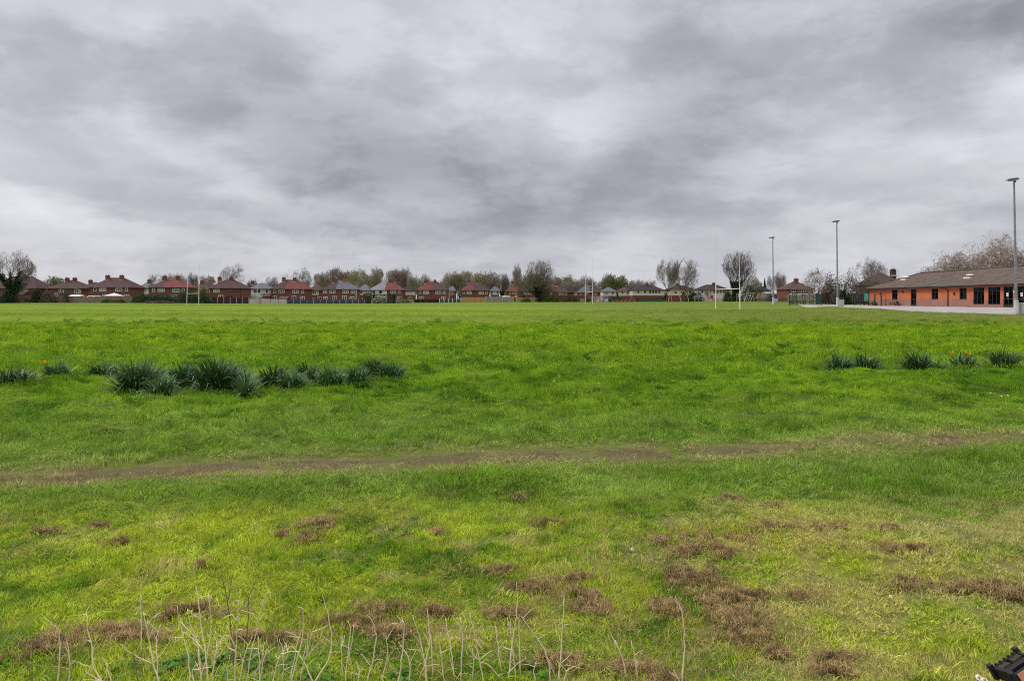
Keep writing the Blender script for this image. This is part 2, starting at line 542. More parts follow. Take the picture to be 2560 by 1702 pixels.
def turf_mat(name, blade):
    m = bpy.data.materials.new(name)
    m.use_nodes = True
    t = NT(m.node_tree)
    bs = t.n['Principled BSDF']
    ps = t.node('ShaderNodeNewGeometry').outputs['Position']
    g = t.node('ShaderNodeGroup')
    g.node_tree = tg
    t.l.new(ps, g.inputs[0])
    col = g.outputs[0]
    if blade:
        at = t.node('ShaderNodeAttribute', attribute_name='sh')
        sh = at.outputs['Fac']
        rn = t.node('ShaderNodeObjectInfo').outputs['Random']
        k = t.m('MULTIPLY', t.m('MULTIPLY_ADD', sh, 1.15, 0.76), t.m('MULTIPLY_ADD', rn, 0.5, 0.84))
        dk = t.node('ShaderNodeAttribute', attribute_name='dk').outputs['Fac']
        col = t.mix(t.m('MULTIPLY', dk, 0.85), col, (0.055, 0.135, 0.008))
        col = t.vm('SCALE', col, k)
        col = t.mix(t.m('MULTIPLY', t.ss(sh, 0.86, 0.92), t.m('MULTIPLY_ADD', t.ss(t.sep(ps)[1], 7.5, 5.0), 0.40, 0.22)), col, (0.50, 0.41, 0.18))
        bs.inputs['Roughness'].default_value = 0.6
        bs.inputs['Specular IOR Level'].default_value = 0.03
        t.put(bs.inputs['Base Color'], col)
        tr = t.node('ShaderNodeBsdfTranslucent')
        t.put(tr.inputs[0], col)
        mx = t.node('ShaderNodeMixShader')
        mx.inputs[0].default_value = 0.35
        t.l.new(bs.outputs[0], mx.inputs[1])
        t.l.new(tr.outputs[0], mx.inputs[2])
        t.l.new(mx.outputs[0], t.n['Material Output'].inputs[0])
    else:
        bs.inputs['Roughness'].default_value = 0.95
        bs.inputs['Specular IOR Level'].default_value = 0.02
        fl = t.vm('MULTIPLY', ps, (1.0, 1.0, 0.0))
        nn = t.noise(fl, 9.0, 6, 0.75)
        n2 = t.noise(fl, 1.3, 5, 0.7)
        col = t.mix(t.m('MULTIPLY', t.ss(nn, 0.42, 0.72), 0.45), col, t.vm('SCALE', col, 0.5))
        # earth and old litter under rough grass, darkened to paint in the blades' self-shade
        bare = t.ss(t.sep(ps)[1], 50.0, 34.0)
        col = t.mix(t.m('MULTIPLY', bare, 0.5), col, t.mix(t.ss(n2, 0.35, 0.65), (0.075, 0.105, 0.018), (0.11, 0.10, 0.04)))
        t.put(bs.inputs['Base Color'], col)
        b = t.node('ShaderNodeBump')
        b.inputs['Strength'].default_value = 0.8
        b.inputs['Distance'].default_value = 0.10
        t.l.new(t.m('ADD', nn, n2), b.inputs['Height'])
        t.l.new(b.outputs[0], bs.inputs['Normal'])
    return m
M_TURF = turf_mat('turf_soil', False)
M_BLADE = turf_mat('grass_blade', True)

ny = 330
ys = np.concatenate([np.linspace(-60, 1.2, 24), 1.5 * np.power(2600 / 1.5, np.linspace(0, 1, ny))])
nx = 261
u = np.linspace(-1, 1, nx)
uu = np.sign(u) * np.abs(u) ** 1.7
YY = np.repeat(ys[:, None], nx, 1)
XX = uu[None, :] * (34 + 1.25 * np.maximum(YY, 0))
ZZ = gz(XX, YY)
V = np.stack([XX, YY, ZZ], -1).reshape(-1, 3)
r, c = np.meshgrid(np.arange(len(ys) - 1), np.arange(nx - 1), indexing='ij')
a = (r * nx + c).ravel()
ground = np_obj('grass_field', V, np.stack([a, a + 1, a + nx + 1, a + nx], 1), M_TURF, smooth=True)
tag(ground, kind='structure')

# ---- grass blades (uncountable): tufts scattered on the field
def tuft(name, seed, nb, radius, hmin, hmax, wid, dark=0.0):
    rng = np.random.RandomState(seed)
    ang, rr = rng.rand(nb) * 6.283, radius * np.sqrt(rng.rand(nb))
    B = np.stack([rr * np.cos(ang), rr * np.sin(ang), np.full(nb, -0.012)], 1)
    h = hmin + (hmax - hmin) * rng.rand(nb)
    la = rng.rand(nb) * 6.283
    lean = (0.25 + 0.75 * rng.rand(nb)) * h
    D = np.stack([np.cos(la), np.sin(la), np.zeros(nb)], 1)
    Pv = np.stack([-np.sin(la), np.cos(la), np.zeros(nb)], 1) * (wid * (0.6 + 0.8 * rng.rand(nb)))[:, None] * 0.5
    up = np.array([[0, 0, 1.0]])
    mid = B + D * (lean * 0.3)[:, None] + up * (h * 0.6)[:, None]
    tip = B + D * lean[:, None] + up * h[:, None]
    V = np.stack([B - Pv, B + Pv, mid - Pv * 0.75, mid + Pv * 0.75, tip], 1).reshape(-1, 3)
    b = (np.arange(nb) * 5)[:, None]
    me = np_mesh(name, V, [b + np.array([[0, 1, 3, 2]]), b + np.array([[2, 3, 4]])], False, [M_BLADE])
    at = me.attributes.new('sh', 'FLOAT', 'POINT')
    at.data.foreach_set('value', np.repeat(rng.rand(nb) * (0.86 if dark else 1.0), 5).astype(np.float32))
    at = me.attributes.new('dk', 'FLOAT', 'POINT')
    at.data.foreach_set('value', np.full(nb * 5, dark, dtype=np.float32))
    return bpy.data.objects.new(name, me)
tuft_col = bpy.data.collections.new('tuft_shapes')
spec = []
for k in range(5): spec.append((80, 0.065, 0.014, 0.038, 0.0030))
for k in range(4): spec.append((90, 0.13, 0.018, 0.045, 0.0050))
for k in range(4): spec.append((100, 0.30, 0.022, 0.060, 0.012))
for k in range(4): spec.append((200, 0.15, 0.045, 0.100, 0.0060, 1.0))
for k, s in enumerate(spec):
    tuft_col.objects.link(tuft('tuft_%02d' % k, 40 + k, *s))
rng = np.random.RandomState(11)
def path_mask(X, Y):
    w = np.abs(Y - 5.95 - 0.17 * X - (vnoise(X, Y, 0.8) - 0.5) * 0.4)
    m = np.clip((w - 0.10) / 0.28, 0, 1)
    patchy = vnoise(X + 9, Y, 0.45) > (0.32 + 0.2 * np.clip((X - 1.3) / 2, 0, 1))
    return np.where(patchy, m, np.clip(m + 0.5, 0, 1))
P, IDX, ROT, SCL = [], [], [], []
for (d0, d1, dens, lo, hi, drop) in ((0.6, 5.4, 430, 0, 5, 0), (4.8, 14.5, 110, 5, 9, 0), (13.0, 48.5, 18, 9, 13, 0), (47.5, 95.0, 3.4, 9, 13, 1)):
    n = int(dens * (2.1 * (d1 ** 2 - d0 ** 2) / 2 + 8.0 * (d1 - d0)))
    Y = d0 + (d1 - d0) * rng.rand(int(n * 2.2))
    Y = Y[rng.rand(len(Y)) < (1.05 * Y + 4.0) / (1.05 * d1 + 4.0)][:n]
    n = len(Y)
    X = (rng.rand(n) * 2 - 1) * (1.05 * Y + 4.0)
    keep = (rng.rand(n) < np.clip(path_mask(X, Y), 0.20, 1)) & ((X < 43.2) | (Y < 38))
    # thin out towards the mown pitch
    if not drop: keep &= rng.rand(n) < np.clip((48.5 - Y) / 16.0, 0.25, 1)
    X, Y = X[keep], Y[keep]
    n = len(X)
    z = gz(X, Y)
    big = np.clip((Y - 6.5) / 3, 0, 1)
    cl = 0.55 * vnoise(X * 0.75 + 90, Y, 0.55) + 0.45 * vnoise(X + 50, Y, 0.22)
    hgt = 0.30 + 1.0 * vnoise(X, Y, 0.5) * (1 - 0.5 * big) + (1.0 + 1.8 * big) * np.clip(cl - 0.46, 0, 1) * 2.6
    near = np.clip((5.0 - Y) / 0.8, 0, 1)
    hgt *= 1 - 0.32 * near
    hgt *= 0.45 + 0.55 * np.clip((np.abs(Y - 5.95 - 0.17 * X) - 0.15) / 0.6, 0, 1)
    hgt = np.maximum(hgt, 0.2)
    hgt *= 0.28 + 0.72 * np.clip((45.0 - Y) / 16.0, 0, 1)
    s = (0.85 + 0.4 * rng.rand(n)) * (1.6 if drop else 1.0)
    if drop: hgt *= 0.55
    P.append(np.stack([X, Y, z], 1))
    IDX.append(lo + (rng.rand(n) * (hi - lo)).astype(int))
    tx = (vnoise(X, Y + 200, 0.9) - 0.5) * 1.3
    ty = (vnoise(X, Y + 300, 0.9) - 0.5) * 1.3
    ROT.append(np.stack([tx, ty, rng.rand(n) * 6.283], 1))
    SCL.append(np.stack([s, s, s * hgt * 1.1], 1))
# lush dark tussocks standing out of the rough grass
n = 11000
Y = 6.6 + (45 - 6.6) * rng.rand(n) ** 0.78
X = (rng.rand(n) * 2 - 1) * (1.05 * Y + 3.0)
cl = 0.6 * vnoise(X * 0.7 + 400, Y + 17, 1.1) + 0.4 * vnoise(X * 0.8 + 40, Y + 170, 0.45)
keep = (rng.rand(n) < np.clip((cl - 0.48) * 8, 0.015, 1)) & (np.abs(Y - 5.95 - 0.17 * X) > 0.8) & (rng.rand(n) < np.clip(2.6 / Y ** 0.5, 0, 1))
X, Y = X[keep], Y[keep]
n = len(X)
s = (0.7 + 0.7 * rng.rand(n)) * (1 + np.clip(Y - 10, 0, 40) / 40)
P.append(np.stack([X, Y, gz(X, Y)], 1))
IDX.append(13 + (rng.rand(n) * 4).astype(int))
ROT.append(np.stack([0.3 * rng.normal(size=n), 0.3 * rng.normal(size=n), rng.rand(n) * 6.283], 1))
SCL.append(np.stack([s * 1.25, s * 0.9, (0.40 + 0.45 * rng.rand(n)) * np.minimum(s, 1.3)], 1))
P, IDX, ROT, SCL = map(np.concatenate, (P, IDX, ROT, SCL))
me = bpy.data.meshes.new('grass_blades')
me.vertices.add(len(P))
me.vertices.foreach_set('co', P.astype(np.float32).ravel())
a_ = me.attributes.new('idx', 'INT', 'POINT'); a_.data.foreach_set('value', IDX.astype(np.int32))
a_ = me.attributes.new('rot', 'FLOAT_VECTOR', 'POINT'); a_.data.foreach_set('vector', ROT.astype(np.float32).ravel())
a_ = me.attributes.new('scl', 'FLOAT_VECTOR', 'POINT'); a_.data.foreach_set('vector', SCL.astype(np.float32).ravel())
me.materials.append(M_BLADE)
grass = bpy.data.objects.new('grass_blades', me)
link(grass)
tag(grass, 'short uneven green grass covering the field in front of the pitch', 'grass', kind='stuff')
gn = bpy.data.node_groups.new('scatter_tufts', 'GeometryNodeTree')
gn.interface.new_socket('Geometry', in_out='INPUT', socket_type='NodeSocketGeometry')
gn.interface.new_socket('Geometry', in_out='OUTPUT', socket_type='NodeSocketGeometry')
q_in, q_out = gn.nodes.new('NodeGroupInput'), gn.nodes.new('NodeGroupOutput')
iop = gn.nodes.new('GeometryNodeInstanceOnPoints')
ci = gn.nodes.new('GeometryNodeCollectionInfo')
ci.inputs['Collection'].default_value = tuft_col
ci.inputs['Separate Children'].default_value = True
ci.inputs['Reset Children'].default_value = True
def nattr(nm, ty):
    nd = gn.nodes.new('GeometryNodeInputNamedAttribute')
    nd.data_type = ty
    nd.inputs['Name'].default_value = nm
    return nd.outputs[0]
iop.inputs['Pick Instance'].default_value = True
gn.links.new(q_in.outputs[0], iop.inputs['Points'])
gn.links.new(ci.outputs[0], iop.inputs['Instance'])
gn.links.new(nattr('idx', 'INT'), iop.inputs['Instance Index'])
e2r = gn.nodes.new('FunctionNodeEulerToRotation')
gn.links.new(nattr('rot', 'FLOAT_VECTOR'), e2r.inputs[0])
gn.links.new(e2r.outputs[0], iop.inputs['Rotation'])
gn.links.new(nattr('scl', 'FLOAT_VECTOR'), iop.inputs['Scale'])
gn.links.new(iop.outputs[0], q_out.inputs[0])
md = grass.modifiers.new('scatter', 'NODES')
md.node_group = gn
# ------------------------------------------------------------------ materials for the built things
BR = {
 'brick': mat('red_brown_brick', (0.215, 0.083, 0.060), (0.150, 0.060, 0.046), 1.6, 0.9, detail=8),
 'brick2': mat('orange_brick', (0.40, 0.155, 0.075), (0.30, 0.11, 0.06), 1.6, 0.9, detail=8),
 'umber': mat('umber_brick', (0.115, 0.072, 0.054), (0.080, 0.052, 0.040), 1.6, 0.9, detail=8),
 'cream': mat('cream_render', (0.66, 0.59, 0.51), (0.58, 0.50, 0.43), 0.7, 0.9),
 'white': mat('white_render', (0.74, 0.72, 0.68), (0.66, 0.63, 0.58), 0.7, 0.9),
 'pink': mat('pinkish_render', (0.66, 0.53, 0.45), (0.58, 0.46, 0.39), 0.7, 0.9),
}
RF = {
 'brown': mat('brown_roof_tiles', (0.110, 0.068, 0.060), (0.072, 0.048, 0.044), 1.3, 0.85, detail=8, lo=0.3, hi=0.7),
 'red': mat('red_roof_tiles', (0.205, 0.072, 0.060), (0.130, 0.050, 0.045), 1.3, 0.85, detail=8, lo=0.3, hi=0.7),
 'slate': mat('grey_slate_roof', (0.110, 0.112, 0.128), (0.080, 0.080, 0.092), 1.3, 0.7, detail=8),
 'grey': mat('pale_slate_roof', (0.215, 0.215, 0.235), (0.16, 0.16, 0.18), 1.3, 0.7, detail=8),
 'dark': mat('dark_brown_roof', (0.062, 0.046, 0.046), (0.044, 0.035, 0.036), 1.3, 0.85, detail=8),
}
M_UPVC = mat('white_window_frame', (0.80, 0.80, 0.80), (0.74, 0.74, 0.74), 2, 0.4)
M_FDARK = mat('dark_window_frame', (0.030, 0.034, 0.045), (0.022, 0.026, 0.034), 2, 0.5)
M_PANE = mat('window_glass', (0.030, 0.034, 0.040), (0.055, 0.060, 0.066), 0.5, 0.12, spec=0.7)
M_PANE2 = mat('curtained_glass', (0.36, 0.36, 0.37), (0.14, 0.15, 0.16), 0.8, 0.15, spec=0.6)
M_LEAD = mat('lead_flashing', (0.46, 0.44, 0.42), None, 3, 0.6)
M_POT = mat('clay_chimney_pot', (0.32, 0.12, 0.075), None, 3, 0.9)
M_PIPE = mat('black_pipe', (0.02, 0.02, 0.022), None, 3, 0.5)
M_GUT = mat('dark_gutter', (0.035, 0.032, 0.034), None, 3, 0.5)
M_WHITE = mat('white_paint', (0.80, 0.79, 0.76), (0.66, 0.65, 0.61), 4, 0.45)
M_GALV = mat('galvanised_steel', (0.30, 0.31, 0.33), (0.22, 0.23, 0.26), 2.5, 0.45, metal=0.35)
M_CONC = mat('pale_concrete', (0.52, 0.49, 0.45), (0.42, 0.39, 0.35), 3, 0.9)

def window(parent, x, z, w, h, y=0.0, n=3, frame=None, pane=None, door=False):
    """window in a wall whose outer face lies at local y (outside towards -y)"""
    fr, m, t = frame or M_UPVC, MB(), 0.12
    m.box(x - w / 2, x + w / 2, y - 0.05, y + 0.03, z - h / 2, z - h / 2 + t)
    m.box(x - w / 2, x + w / 2, y - 0.05, y + 0.03, z + h / 2 - t, z + h / 2)
    for k in range(n + 1):
        xc = x - w / 2 + t / 2 + (w - t) * k / n
        m.box(xc - t / 2, xc + t / 2, y - 0.047, y + 0.027, z - h / 2 + t, z + h / 2 - t)
    if not door and n >= 2:      # opening top lights
        for k in range(0, n, 2):
            xa = x - w / 2 + t + (w - t) * k / n
            m.box(xa, xa + (w - t) / n - t, y - 0.044, y + 0.02, z + h / 2 - 0.36 * h, z + h / 2 - 0.36 * h + 0.06)
    else:
        if door:
            m.box(x - w / 2 + t, x + w / 2 - t, y - 0.044, y + 0.02, z - h / 2 + t, z - h / 2 + 0.55)
    f_ = m.build('door' if door else 'window', fr, parent)
    g = MB().box(x - w / 2 + 0.02, x + w / 2 - 0.02, y - 0.02, y - 0.004, z - h / 2 + 0.02, z + h / 2 - 0.02)
    g.build('pane', pane or M_PANE, f_)
    return f_

def hip_roof(x0, x1, y0, y1, ze, zr, split, inset, gable=False):
    """two lists of polygons (left, right of split) of a closed hipped roof"""
    ym = (y0 + y1) / 2
    xl, xr = x0 + inset, x1 - inset
    if gable: xl, xr = x0, x1
    split = min(max(split, xl + 0.05), xr - 0.05)
    zb = ze - 0.12
    Lf = [[(x0, y0, ze), (split, y0, ze), (split, ym, zr), (xl, ym, zr)],
          [(split, y1, ze), (x0, y1, ze), (xl, ym, zr), (split, ym, zr)],
          [(x0, y1, ze), (x0, y0, ze), (xl, ym, zr)],
          [(x0, y0, zb), (split, y0, zb), (split, y0, ze), (x0, y0, ze)], [(x0, y1, zb), (x0, y0, zb), (x0, y0, ze), (x0, y1, ze)],
          [(split, y1, zb), (x0, y1, zb), (x0, y1, ze), (split, y1, ze)], [(x0, y1, zb), (split, y1, zb), (split, y0, zb), (x0, y0, zb)]]
    Rt = [[(split, y0, ze), (x1, y0, ze), (xr, ym, zr), (split, ym, zr)],
          [(x1, y1, ze), (split, y1, ze), (split, ym, zr), (xr, ym, zr)],
          [(x1, y0, ze), (x1, y1, ze), (xr, ym, zr)],
          [(split, y0, zb), (x1, y0, zb), (x1, y0, ze), (split, y0, ze)], [(x1, y0, zb), (x1, y1, zb), (x1, y1, ze), (x1, y0, ze)],
          [(x1, y1, zb), (split, y1, zb), (split, y1, ze), (x1, y1, ze)], [(split, y1, zb), (x1, y1, zb), (x1, y0, zb), (split, y0, zb)]]
    return Lf, Rt

HOUSE_GRP = 'houses behind the gardens'
def house(label, l, r, d, roof, wall='brick', eave_py=None, ridge_py=None, split=None, chim=(), wins=(), depth=8.0, low=None,
          over=0.35, half=None, gable=False, inset=None, pipes=(), name='house', chim_wall='brick', ext=None, group=HOUSE_GRP):
    """l, r: facade columns in the photo at distance d"""
    xl, xr = W(l, d), W(r, d)
    xc = (xl + xr) / 2
    zb = G(xc, d)
    ze = ZP(eave_py, d) - zb
    zr = ZP(ridge_py, d + depth / 2) - zb
    rt = empty(name, (xc, d, zb), label, 'house', group)
    hx = (xr - xl) / 2
    # walls: two storeys can differ
    wt = MB()
    z_low = -0.6
    if low:
        zs = low[1]
        MB().box(-hx, hx, 0, depth, z_low, zs).build('wall', BR[low[0]], rt)
        z_low = zs
    if half:
        sx = W(half[0], d) - xc
        MB().box(-hx, sx, 0, depth, z_low, ze).build('wall', BR[half[1]], rt)
        MB().box(sx, hx, 0, depth, z_low, ze).build('wall', BR[wall], rt)
    else:
        MB().box(-hx, hx, 0, depth, z_low, ze).build('wall', BR[wall], rt)
    sp = W(split, d + depth / 2) - xc if split else 0.0
    ins = inset if inset is not None else depth / 2 + over
    Lf, Rt = hip_roof(-hx - over, hx + over, -over, depth + over, ze + 0.02, zr, sp, min(ins, hx), gable)
    if gable:      # brick gable ends
        g = MB()
        for sx in (-hx, hx - 0.2):
            g.poly([(sx, 0, ze - .1), (sx + 0.2, 0, ze - .1), (sx + 0.2, depth / 2, zr - 0.25), (sx, depth / 2, zr - 0.25)])
            g.poly([(sx, depth, ze - .1), (sx, depth / 2, zr - 0.25), (sx + 0.2, depth / 2, zr - 0.25), (sx + 0.2, depth, ze - .1)])
            g.poly([(sx, 0, ze - .1), (sx, depth / 2, zr - 0.25), (sx, depth, ze - .1)])
            g.poly([(sx + 0.2, 0, ze - .1), (sx + 0.2, depth, ze - .1), (sx + 0.2, depth / 2, zr - 0.25)])
        g.build('gable_wall', BR[wall], rt)
    rl, rr = roof if isinstance(roof, tuple) else (roof, roof)
    if rl == rr:
        m = MB()
        for p in Lf + Rt: m.poly(p)
        ro = [m.build('roof', RF[rl], rt)]
    else:
        ro = []
        for polys, k in ((Lf, rl), (Rt, rr)):
            m = MB()
            for p in polys: m.poly(p)
            ro.append(m.build('roof', RF[k], rt))
    # gutter along the front and right eaves
    gt = MB()
    gt.box(-hx - over - 0.02, hx + over + 0.02, -over - 0.11, -over - 0.01, ze - 0.13, ze - 0.01)
    gt.box(hx + over + 0.01, hx + over + 0.11, -over, depth + over, ze - 0.13, ze - 0.01)
    gt.build('gutter', M_GUT, rt)
    for c in chim:
        px, mw = c if isinstance(c, tuple) else (c, chim_wall)
        x = W(px, d + depth / 2) - xc
        m = MB()
        m.box(x - 0.50, x + 0.50, depth / 2 - 0.95, depth / 2 - 0.15, zr - 1.5, zr + 0.62)
        m.box(x - 0.56, x + 0.56, depth / 2 - 1.01, depth / 2 - 0.09, zr + 0.42, zr + 0.55)
        m.cur = 1
        for k in (-0.24, 0.24):
            m.tube([(x + k, depth / 2 - 0.55, zr + 0.62), (x + k, depth / 2 - 0.55, zr + 0.88)], [0.15, 0.12], 8)
        m.cur = 2
        m.box(x - 0.62, x + 0.62, depth / 2 - 1.12, depth / 2 - 0.96, zr - 0.92, zr - 0.62)
        m.build('chimney', [BR[mw], M_POT, M_LEAD], ro[0] if (len(ro) == 1 or x < sp) else ro[1])
    for wv in wins:
        px, py, kind = wv[:3]
        x = W(px, d) - xc
        z = ZP(py, d) - zb
        if kind == 's': window(rt, x, z, 0.85, 1.0, n=1)
        elif kind == 'w': window(rt, x, z, 2.05, 1.05, n=3, pane=M_PANE if len(wv) < 4 else M_PANE2)
        elif kind == 'm': window(rt, x, z, 1.25, 1.05, n=2)
        elif kind == 'd': window(rt, x, z, 1.9, 1.1, n=3, frame=M_FDARK)
        elif kind == 'e': window(rt, x, z, 0.8, 1.0, n=1, frame=M_FDARK)
        elif kind == 'l': window(rt, x, z, 1.55, 1.45, n=2)
        elif kind == 'f': window(rt, x, max(z, 1.15), 1.5, 2.0, n=2, door=True)
        elif kind == 'k': window(rt, x, z, 0.65, 0.95, n=1, frame=M_FDARK, pane=M_PANE)
    for (px, y0, y1, mt) in pipes:
        x = W(px, d) - xc
        MB().tube([(x, -0.10, ZP(y1, d) - zb), (x, -0.10, ZP(y0, d) - zb)], 0.055, 6).build('drainpipe', mt, rt)
    return rt

def link_house(*a, **k):
    return house(*a, **k)

# ---- the row of houses, left to right
house('brown-roofed brick house behind the ivy-covered tree at far left', -30, 92, 205, 'brown', eave_py=721, ridge_py=691, wins=[(65, 724, 'm')], chim=[10])
house('brick pair with brown roof right of the dark evergreen bush, seen over weathered fence', 117, 205, 207, 'brown', eave_py=721, ridge_py=700, wins=[(152, 727, 'm'), (162, 729, 's'), (192, 728, 'l'), (199, 729, 's'), (140, 737, 'm')], chim=[171, 190], inset=5.0)
house('small brown-roofed house squeezed behind two brick pairs at left', 207, 232, 222, 'brown', eave_py=721, ridge_py=705, wins=[(216, 728, 's'), (213, 730, 'm')], chim=[229], inset=3)
house('large brick pair with brown roof and two chimneys behind the white gazebo', 223, 325, 203, 'brown', eave_py=718.5, ridge_py=694, wins=[(237.5, 724, 's'), (257, 724, 'w', 1), (297, 724, 'w'), (316, 724, 's'), (262, 742, 'l'), (317, 743, 'l')], chim=[272, 307], pipes=[(325.3, 719, 755, M_PIPE)])
house('white-walled house with grey roof between two brick pairs at left', 343, 370, 224, 'slate', 'white', eave_py=721, ridge_py=704, wins=[(362, 726, 'm')], chim=[376], inset=3.5)
house('brick pair with roof half brown, half red, behind the ivy hedge', 372, 462, 203, ('brown', 'red'), eave_py=718.5, ridge_py=696, split=420, wins=[(384, 725, 's'), (403, 725, 'w', 1), (440, 725.5, 'w'), (458, 725, 's'), (437, 744, 'l')], chim=[414, 447], pipes=[(372.5, 719, 750, M_PIPE)])
house('low brown-roofed brick house behind the tall rugby posts at left', 478, 520, 232, 'brown', eave_py=723, ridge_py=706, wins=[(491, 726, 'm'), (504, 725, 'm')], chim=[507], inset=3.5)
house('brick pair with dark blue windows above the brown fence', 522, 603, 216, 'brown', eave_py=720.5, ridge_py=698, wins=[(520.5, 727, 's'), (541, 727, 'w', 1), (575, 726, 'd'), (593, 726, 'e'), (573, 744, 'd'), (552, 743, 'l')], chim=[551, 580], pipes=[(601, 721, 752, M_PIPE)])
house('cream house with long grey roof above the teal garage roof', 619, 672, 236, 'slate', 'cream', eave_py=722, ridge_py=707, wins=[(624, 728, 'k'), (637, 728, 'k'), (643, 728, 'k'), (648, 728, 'k'), (667, 728, 'k')], chim=[633], inset=4)
house('brick pair with roof half brown, half crimson, and dark red awning', 677, 764, 231, ('brown', 'red'), eave_py=722.5, ridge_py=699, split=722, wins=[(687, 728.5, 's'), (704, 728, 'w'), (739, 729, 'w'), (756, 729, 's'), (686, 745, 'l'), (735, 747, 'f'), (756, 746.5, 'l')], chim=[711, 738], pipes=[(675.8, 723, 752, M_PIPE), (765.5, 723, 752, M_PIPE)])
house('small brick house with orange panel between two brick pairs', 769, 802, 243, 'brown', 'brick', eave_py=725.5, ridge_py=711.5, low=('brick', 2.6), half=(797, 'cream'), wins=[(784, 731.5, 'w'), (785, 747, 's'), (798, 747, 'l'), (773, 746, 'e')], inset=4)
house('brick pair with roof half brown, half grey slate', 806, 887, 231, ('brown', 'slate'), eave_py=723, ridge_py=701.5, split=847, wins=[(813, 729, 'm'), (831, 729, 'w'), (864, 729, 'w'), (882, 729, 'm'), (814, 747, 'l'), (837, 747.5, 'f'), (861, 747, 'f'), (880, 747, 'l')], chim=[835, (861, 'brick2')], pipes=[(888, 711, 753, M_WHITE), (891, 724, 753, M_WHITE)])
house('cream house over brick ground floor with slate roof beside white pipes', 893, 922, 243, 'slate', 'cream', eave_py=726, ridge_py=711, low=('brick', 2.7), wins=[(903, 731, 's'), (896, 747, 'e'), (909, 747, 's')], inset=4.5)
house('pair half white with grey slate, half brick with red tiles, behind clipped hedge', 924, 1005, 247, ('grey', 'red'), 'brick', eave_py=725, ridge_py=703.5, split=967, half=(967.5, 'white'), wins=[(935, 730, 'k'), (950, 730, 'k'), (953, 730, 'e'), (983, 730, 'w'), (998, 730, 's'), (998, 746, 'l')], chim=[977], pipes=[(929, 725, 750, M_PIPE)])
house('white house with brick-red patch on its wall and dark roof', 1010, 1031, 258, 'dark', 'white', eave_py=727, ridge_py=714, low=('brick', 2.7), wins=[(1025, 746, 'l')], inset=3)
house('brick pair with roof half red, half brown, above the black-brown fence', 1042, 1119, 247, ('red', 'brown'), eave_py=725, ridge_py=704.5, split=1080, wins=[(1050, 731, 's'), (1065, 731, 'w', 1), (1096, 731, 'w'), (1111, 731, 'm'), (1053, 746, 'l'), (1108, 746, 'l')], chim=[1065, 1088], pipes=[(1040, 725, 752, M_PIPE)])
house('small orange-walled house with slate roof behind the white fence posts', 1121, 1136, 262, 'slate', 'brick2', eave_py=727.5, ridge_py=715, low=('brick', 2.7), wins=[(1128, 733, 'm')], inset=3)
house('brick pair with orange-red and brown roof above the new orange fence', 1152, 1222, 267, ('red', 'brown'), eave_py=726.5, ridge_py=704, split=1185, wins=[(1159, 731.5, 's'), (1173, 731.5, 'w', 1), (1203, 732, 'w', 1), (1216, 732, 's'), (1145, 731, 's')], chim=[1171, 1193], pipes=[(1152.5, 727, 752, M_PIPE)])
house('white two-window house with blue-grey slate roof right of orange-red roof', 1226, 1247, 280, 'slate', 'white', eave_py=727.5, ridge_py=715.5, low=('brick', 2.9), wins=[(1229.5, 732, 'k'), (1244, 732, 'k')], inset=3.5)
house('red-roofed brick house left of the big ivy-bottomed bare tree', 1266, 1335, 280, ('red', 'brown'), eave_py=728, ridge_py=707, split=1295, wins=[(1275, 733, 's'), (1287, 732.5, 'w'), (1315, 733, 'w'), (1326, 733, 's')], chim=[1281], pipes=[(1336.5, 728, 744, M_WHITE)])
house('brick pair with red and dark roof half hidden by reddish shrubs', 1352, 1422, 305, ('red', 'brown'), eave_py=730, ridge_py=711, split=1382, wins=[(1350.5, 734, 's'), (1376, 733.5, 'w', 1), (1403, 734, 'w'), (1415, 734, 's')], chim=[1391], pipes=[(1399, 730, 744, M_WHITE)])
house('dark-roofed brick pair behind the middle rugby posts', 1447, 1509, 316, ('slate', 'brown'), eave_py=731, ridge_py=711, split=1472, wins=[(1453, 734.5, 's'), (1465, 734, 'w'), (1487, 734, 'w'), (1439, 734, 's')], chim=[(1474, 'brick')])
house('brick gable-roofed house between two brick pairs, seen above the box hedge', 1424, 1444, 330, 'brown', 'brick', eave_py=731, ridge_py=713.5, wins=[(1437, 735, 's'), (1442, 735, 's')], inset=3)
house('first of the cream houses with dark roofs, right of middle posts', 1507, 1541, 300, 'slate', 'cream', eave_py=728.5, ridge_py=717.5, low=('brick', 2.6), wins=[(1516, 733, 'w'), (1532, 733, 'k')], inset=5)
house('cream house partly hidden by a small bare street tree', 1546, 1582, 300, 'brown', 'cream', eave_py=728, ridge_py=718, low=('brick', 2.6), wins=[(1556, 732, 'k'), (1570, 732, 'k')], inset=5)
house('cream pair with dark roof left of the two round bare trees', 1581, 1661, 262, 'dark', 'cream', eave_py=725.5, ridge_py=712, low=('brick', 2.5), wins=[(1596, 730, 'k'), (1613, 730, 'k'), (1625, 730, 'k'), (1633, 730, 'k'), (1640, 730, 'k'), (1648, 730, 'k')], chim=[1617], inset=4.5)
house('cream pair with dark roof right behind the two round bare trees', 1669, 1742, 262, 'dark', 'cream', eave_py=725.5, ridge_py=713, low=('brick', 2.5), wins=[(1690, 730.5, 'k'), (1715, 730, 'k'), (1725, 730, 'k'), (1733, 730, 'k')], chim=[1693], inset=4.5)
house('pinkish cream pair with dark roof behind the nearest rugby posts', 1745, 1827, 250, 'dark', 'pink', eave_py=724.5, ridge_py=711.5, low=('cream', 2.3), wins=[(1756, 729, 'k'), (1786, 729.5, 'k'), (1794, 729.5, 'k'), (1802, 729, 'k'), (1810, 729, 'k'), (1820, 729, 'k')], chim=[1783], inset=4.5)
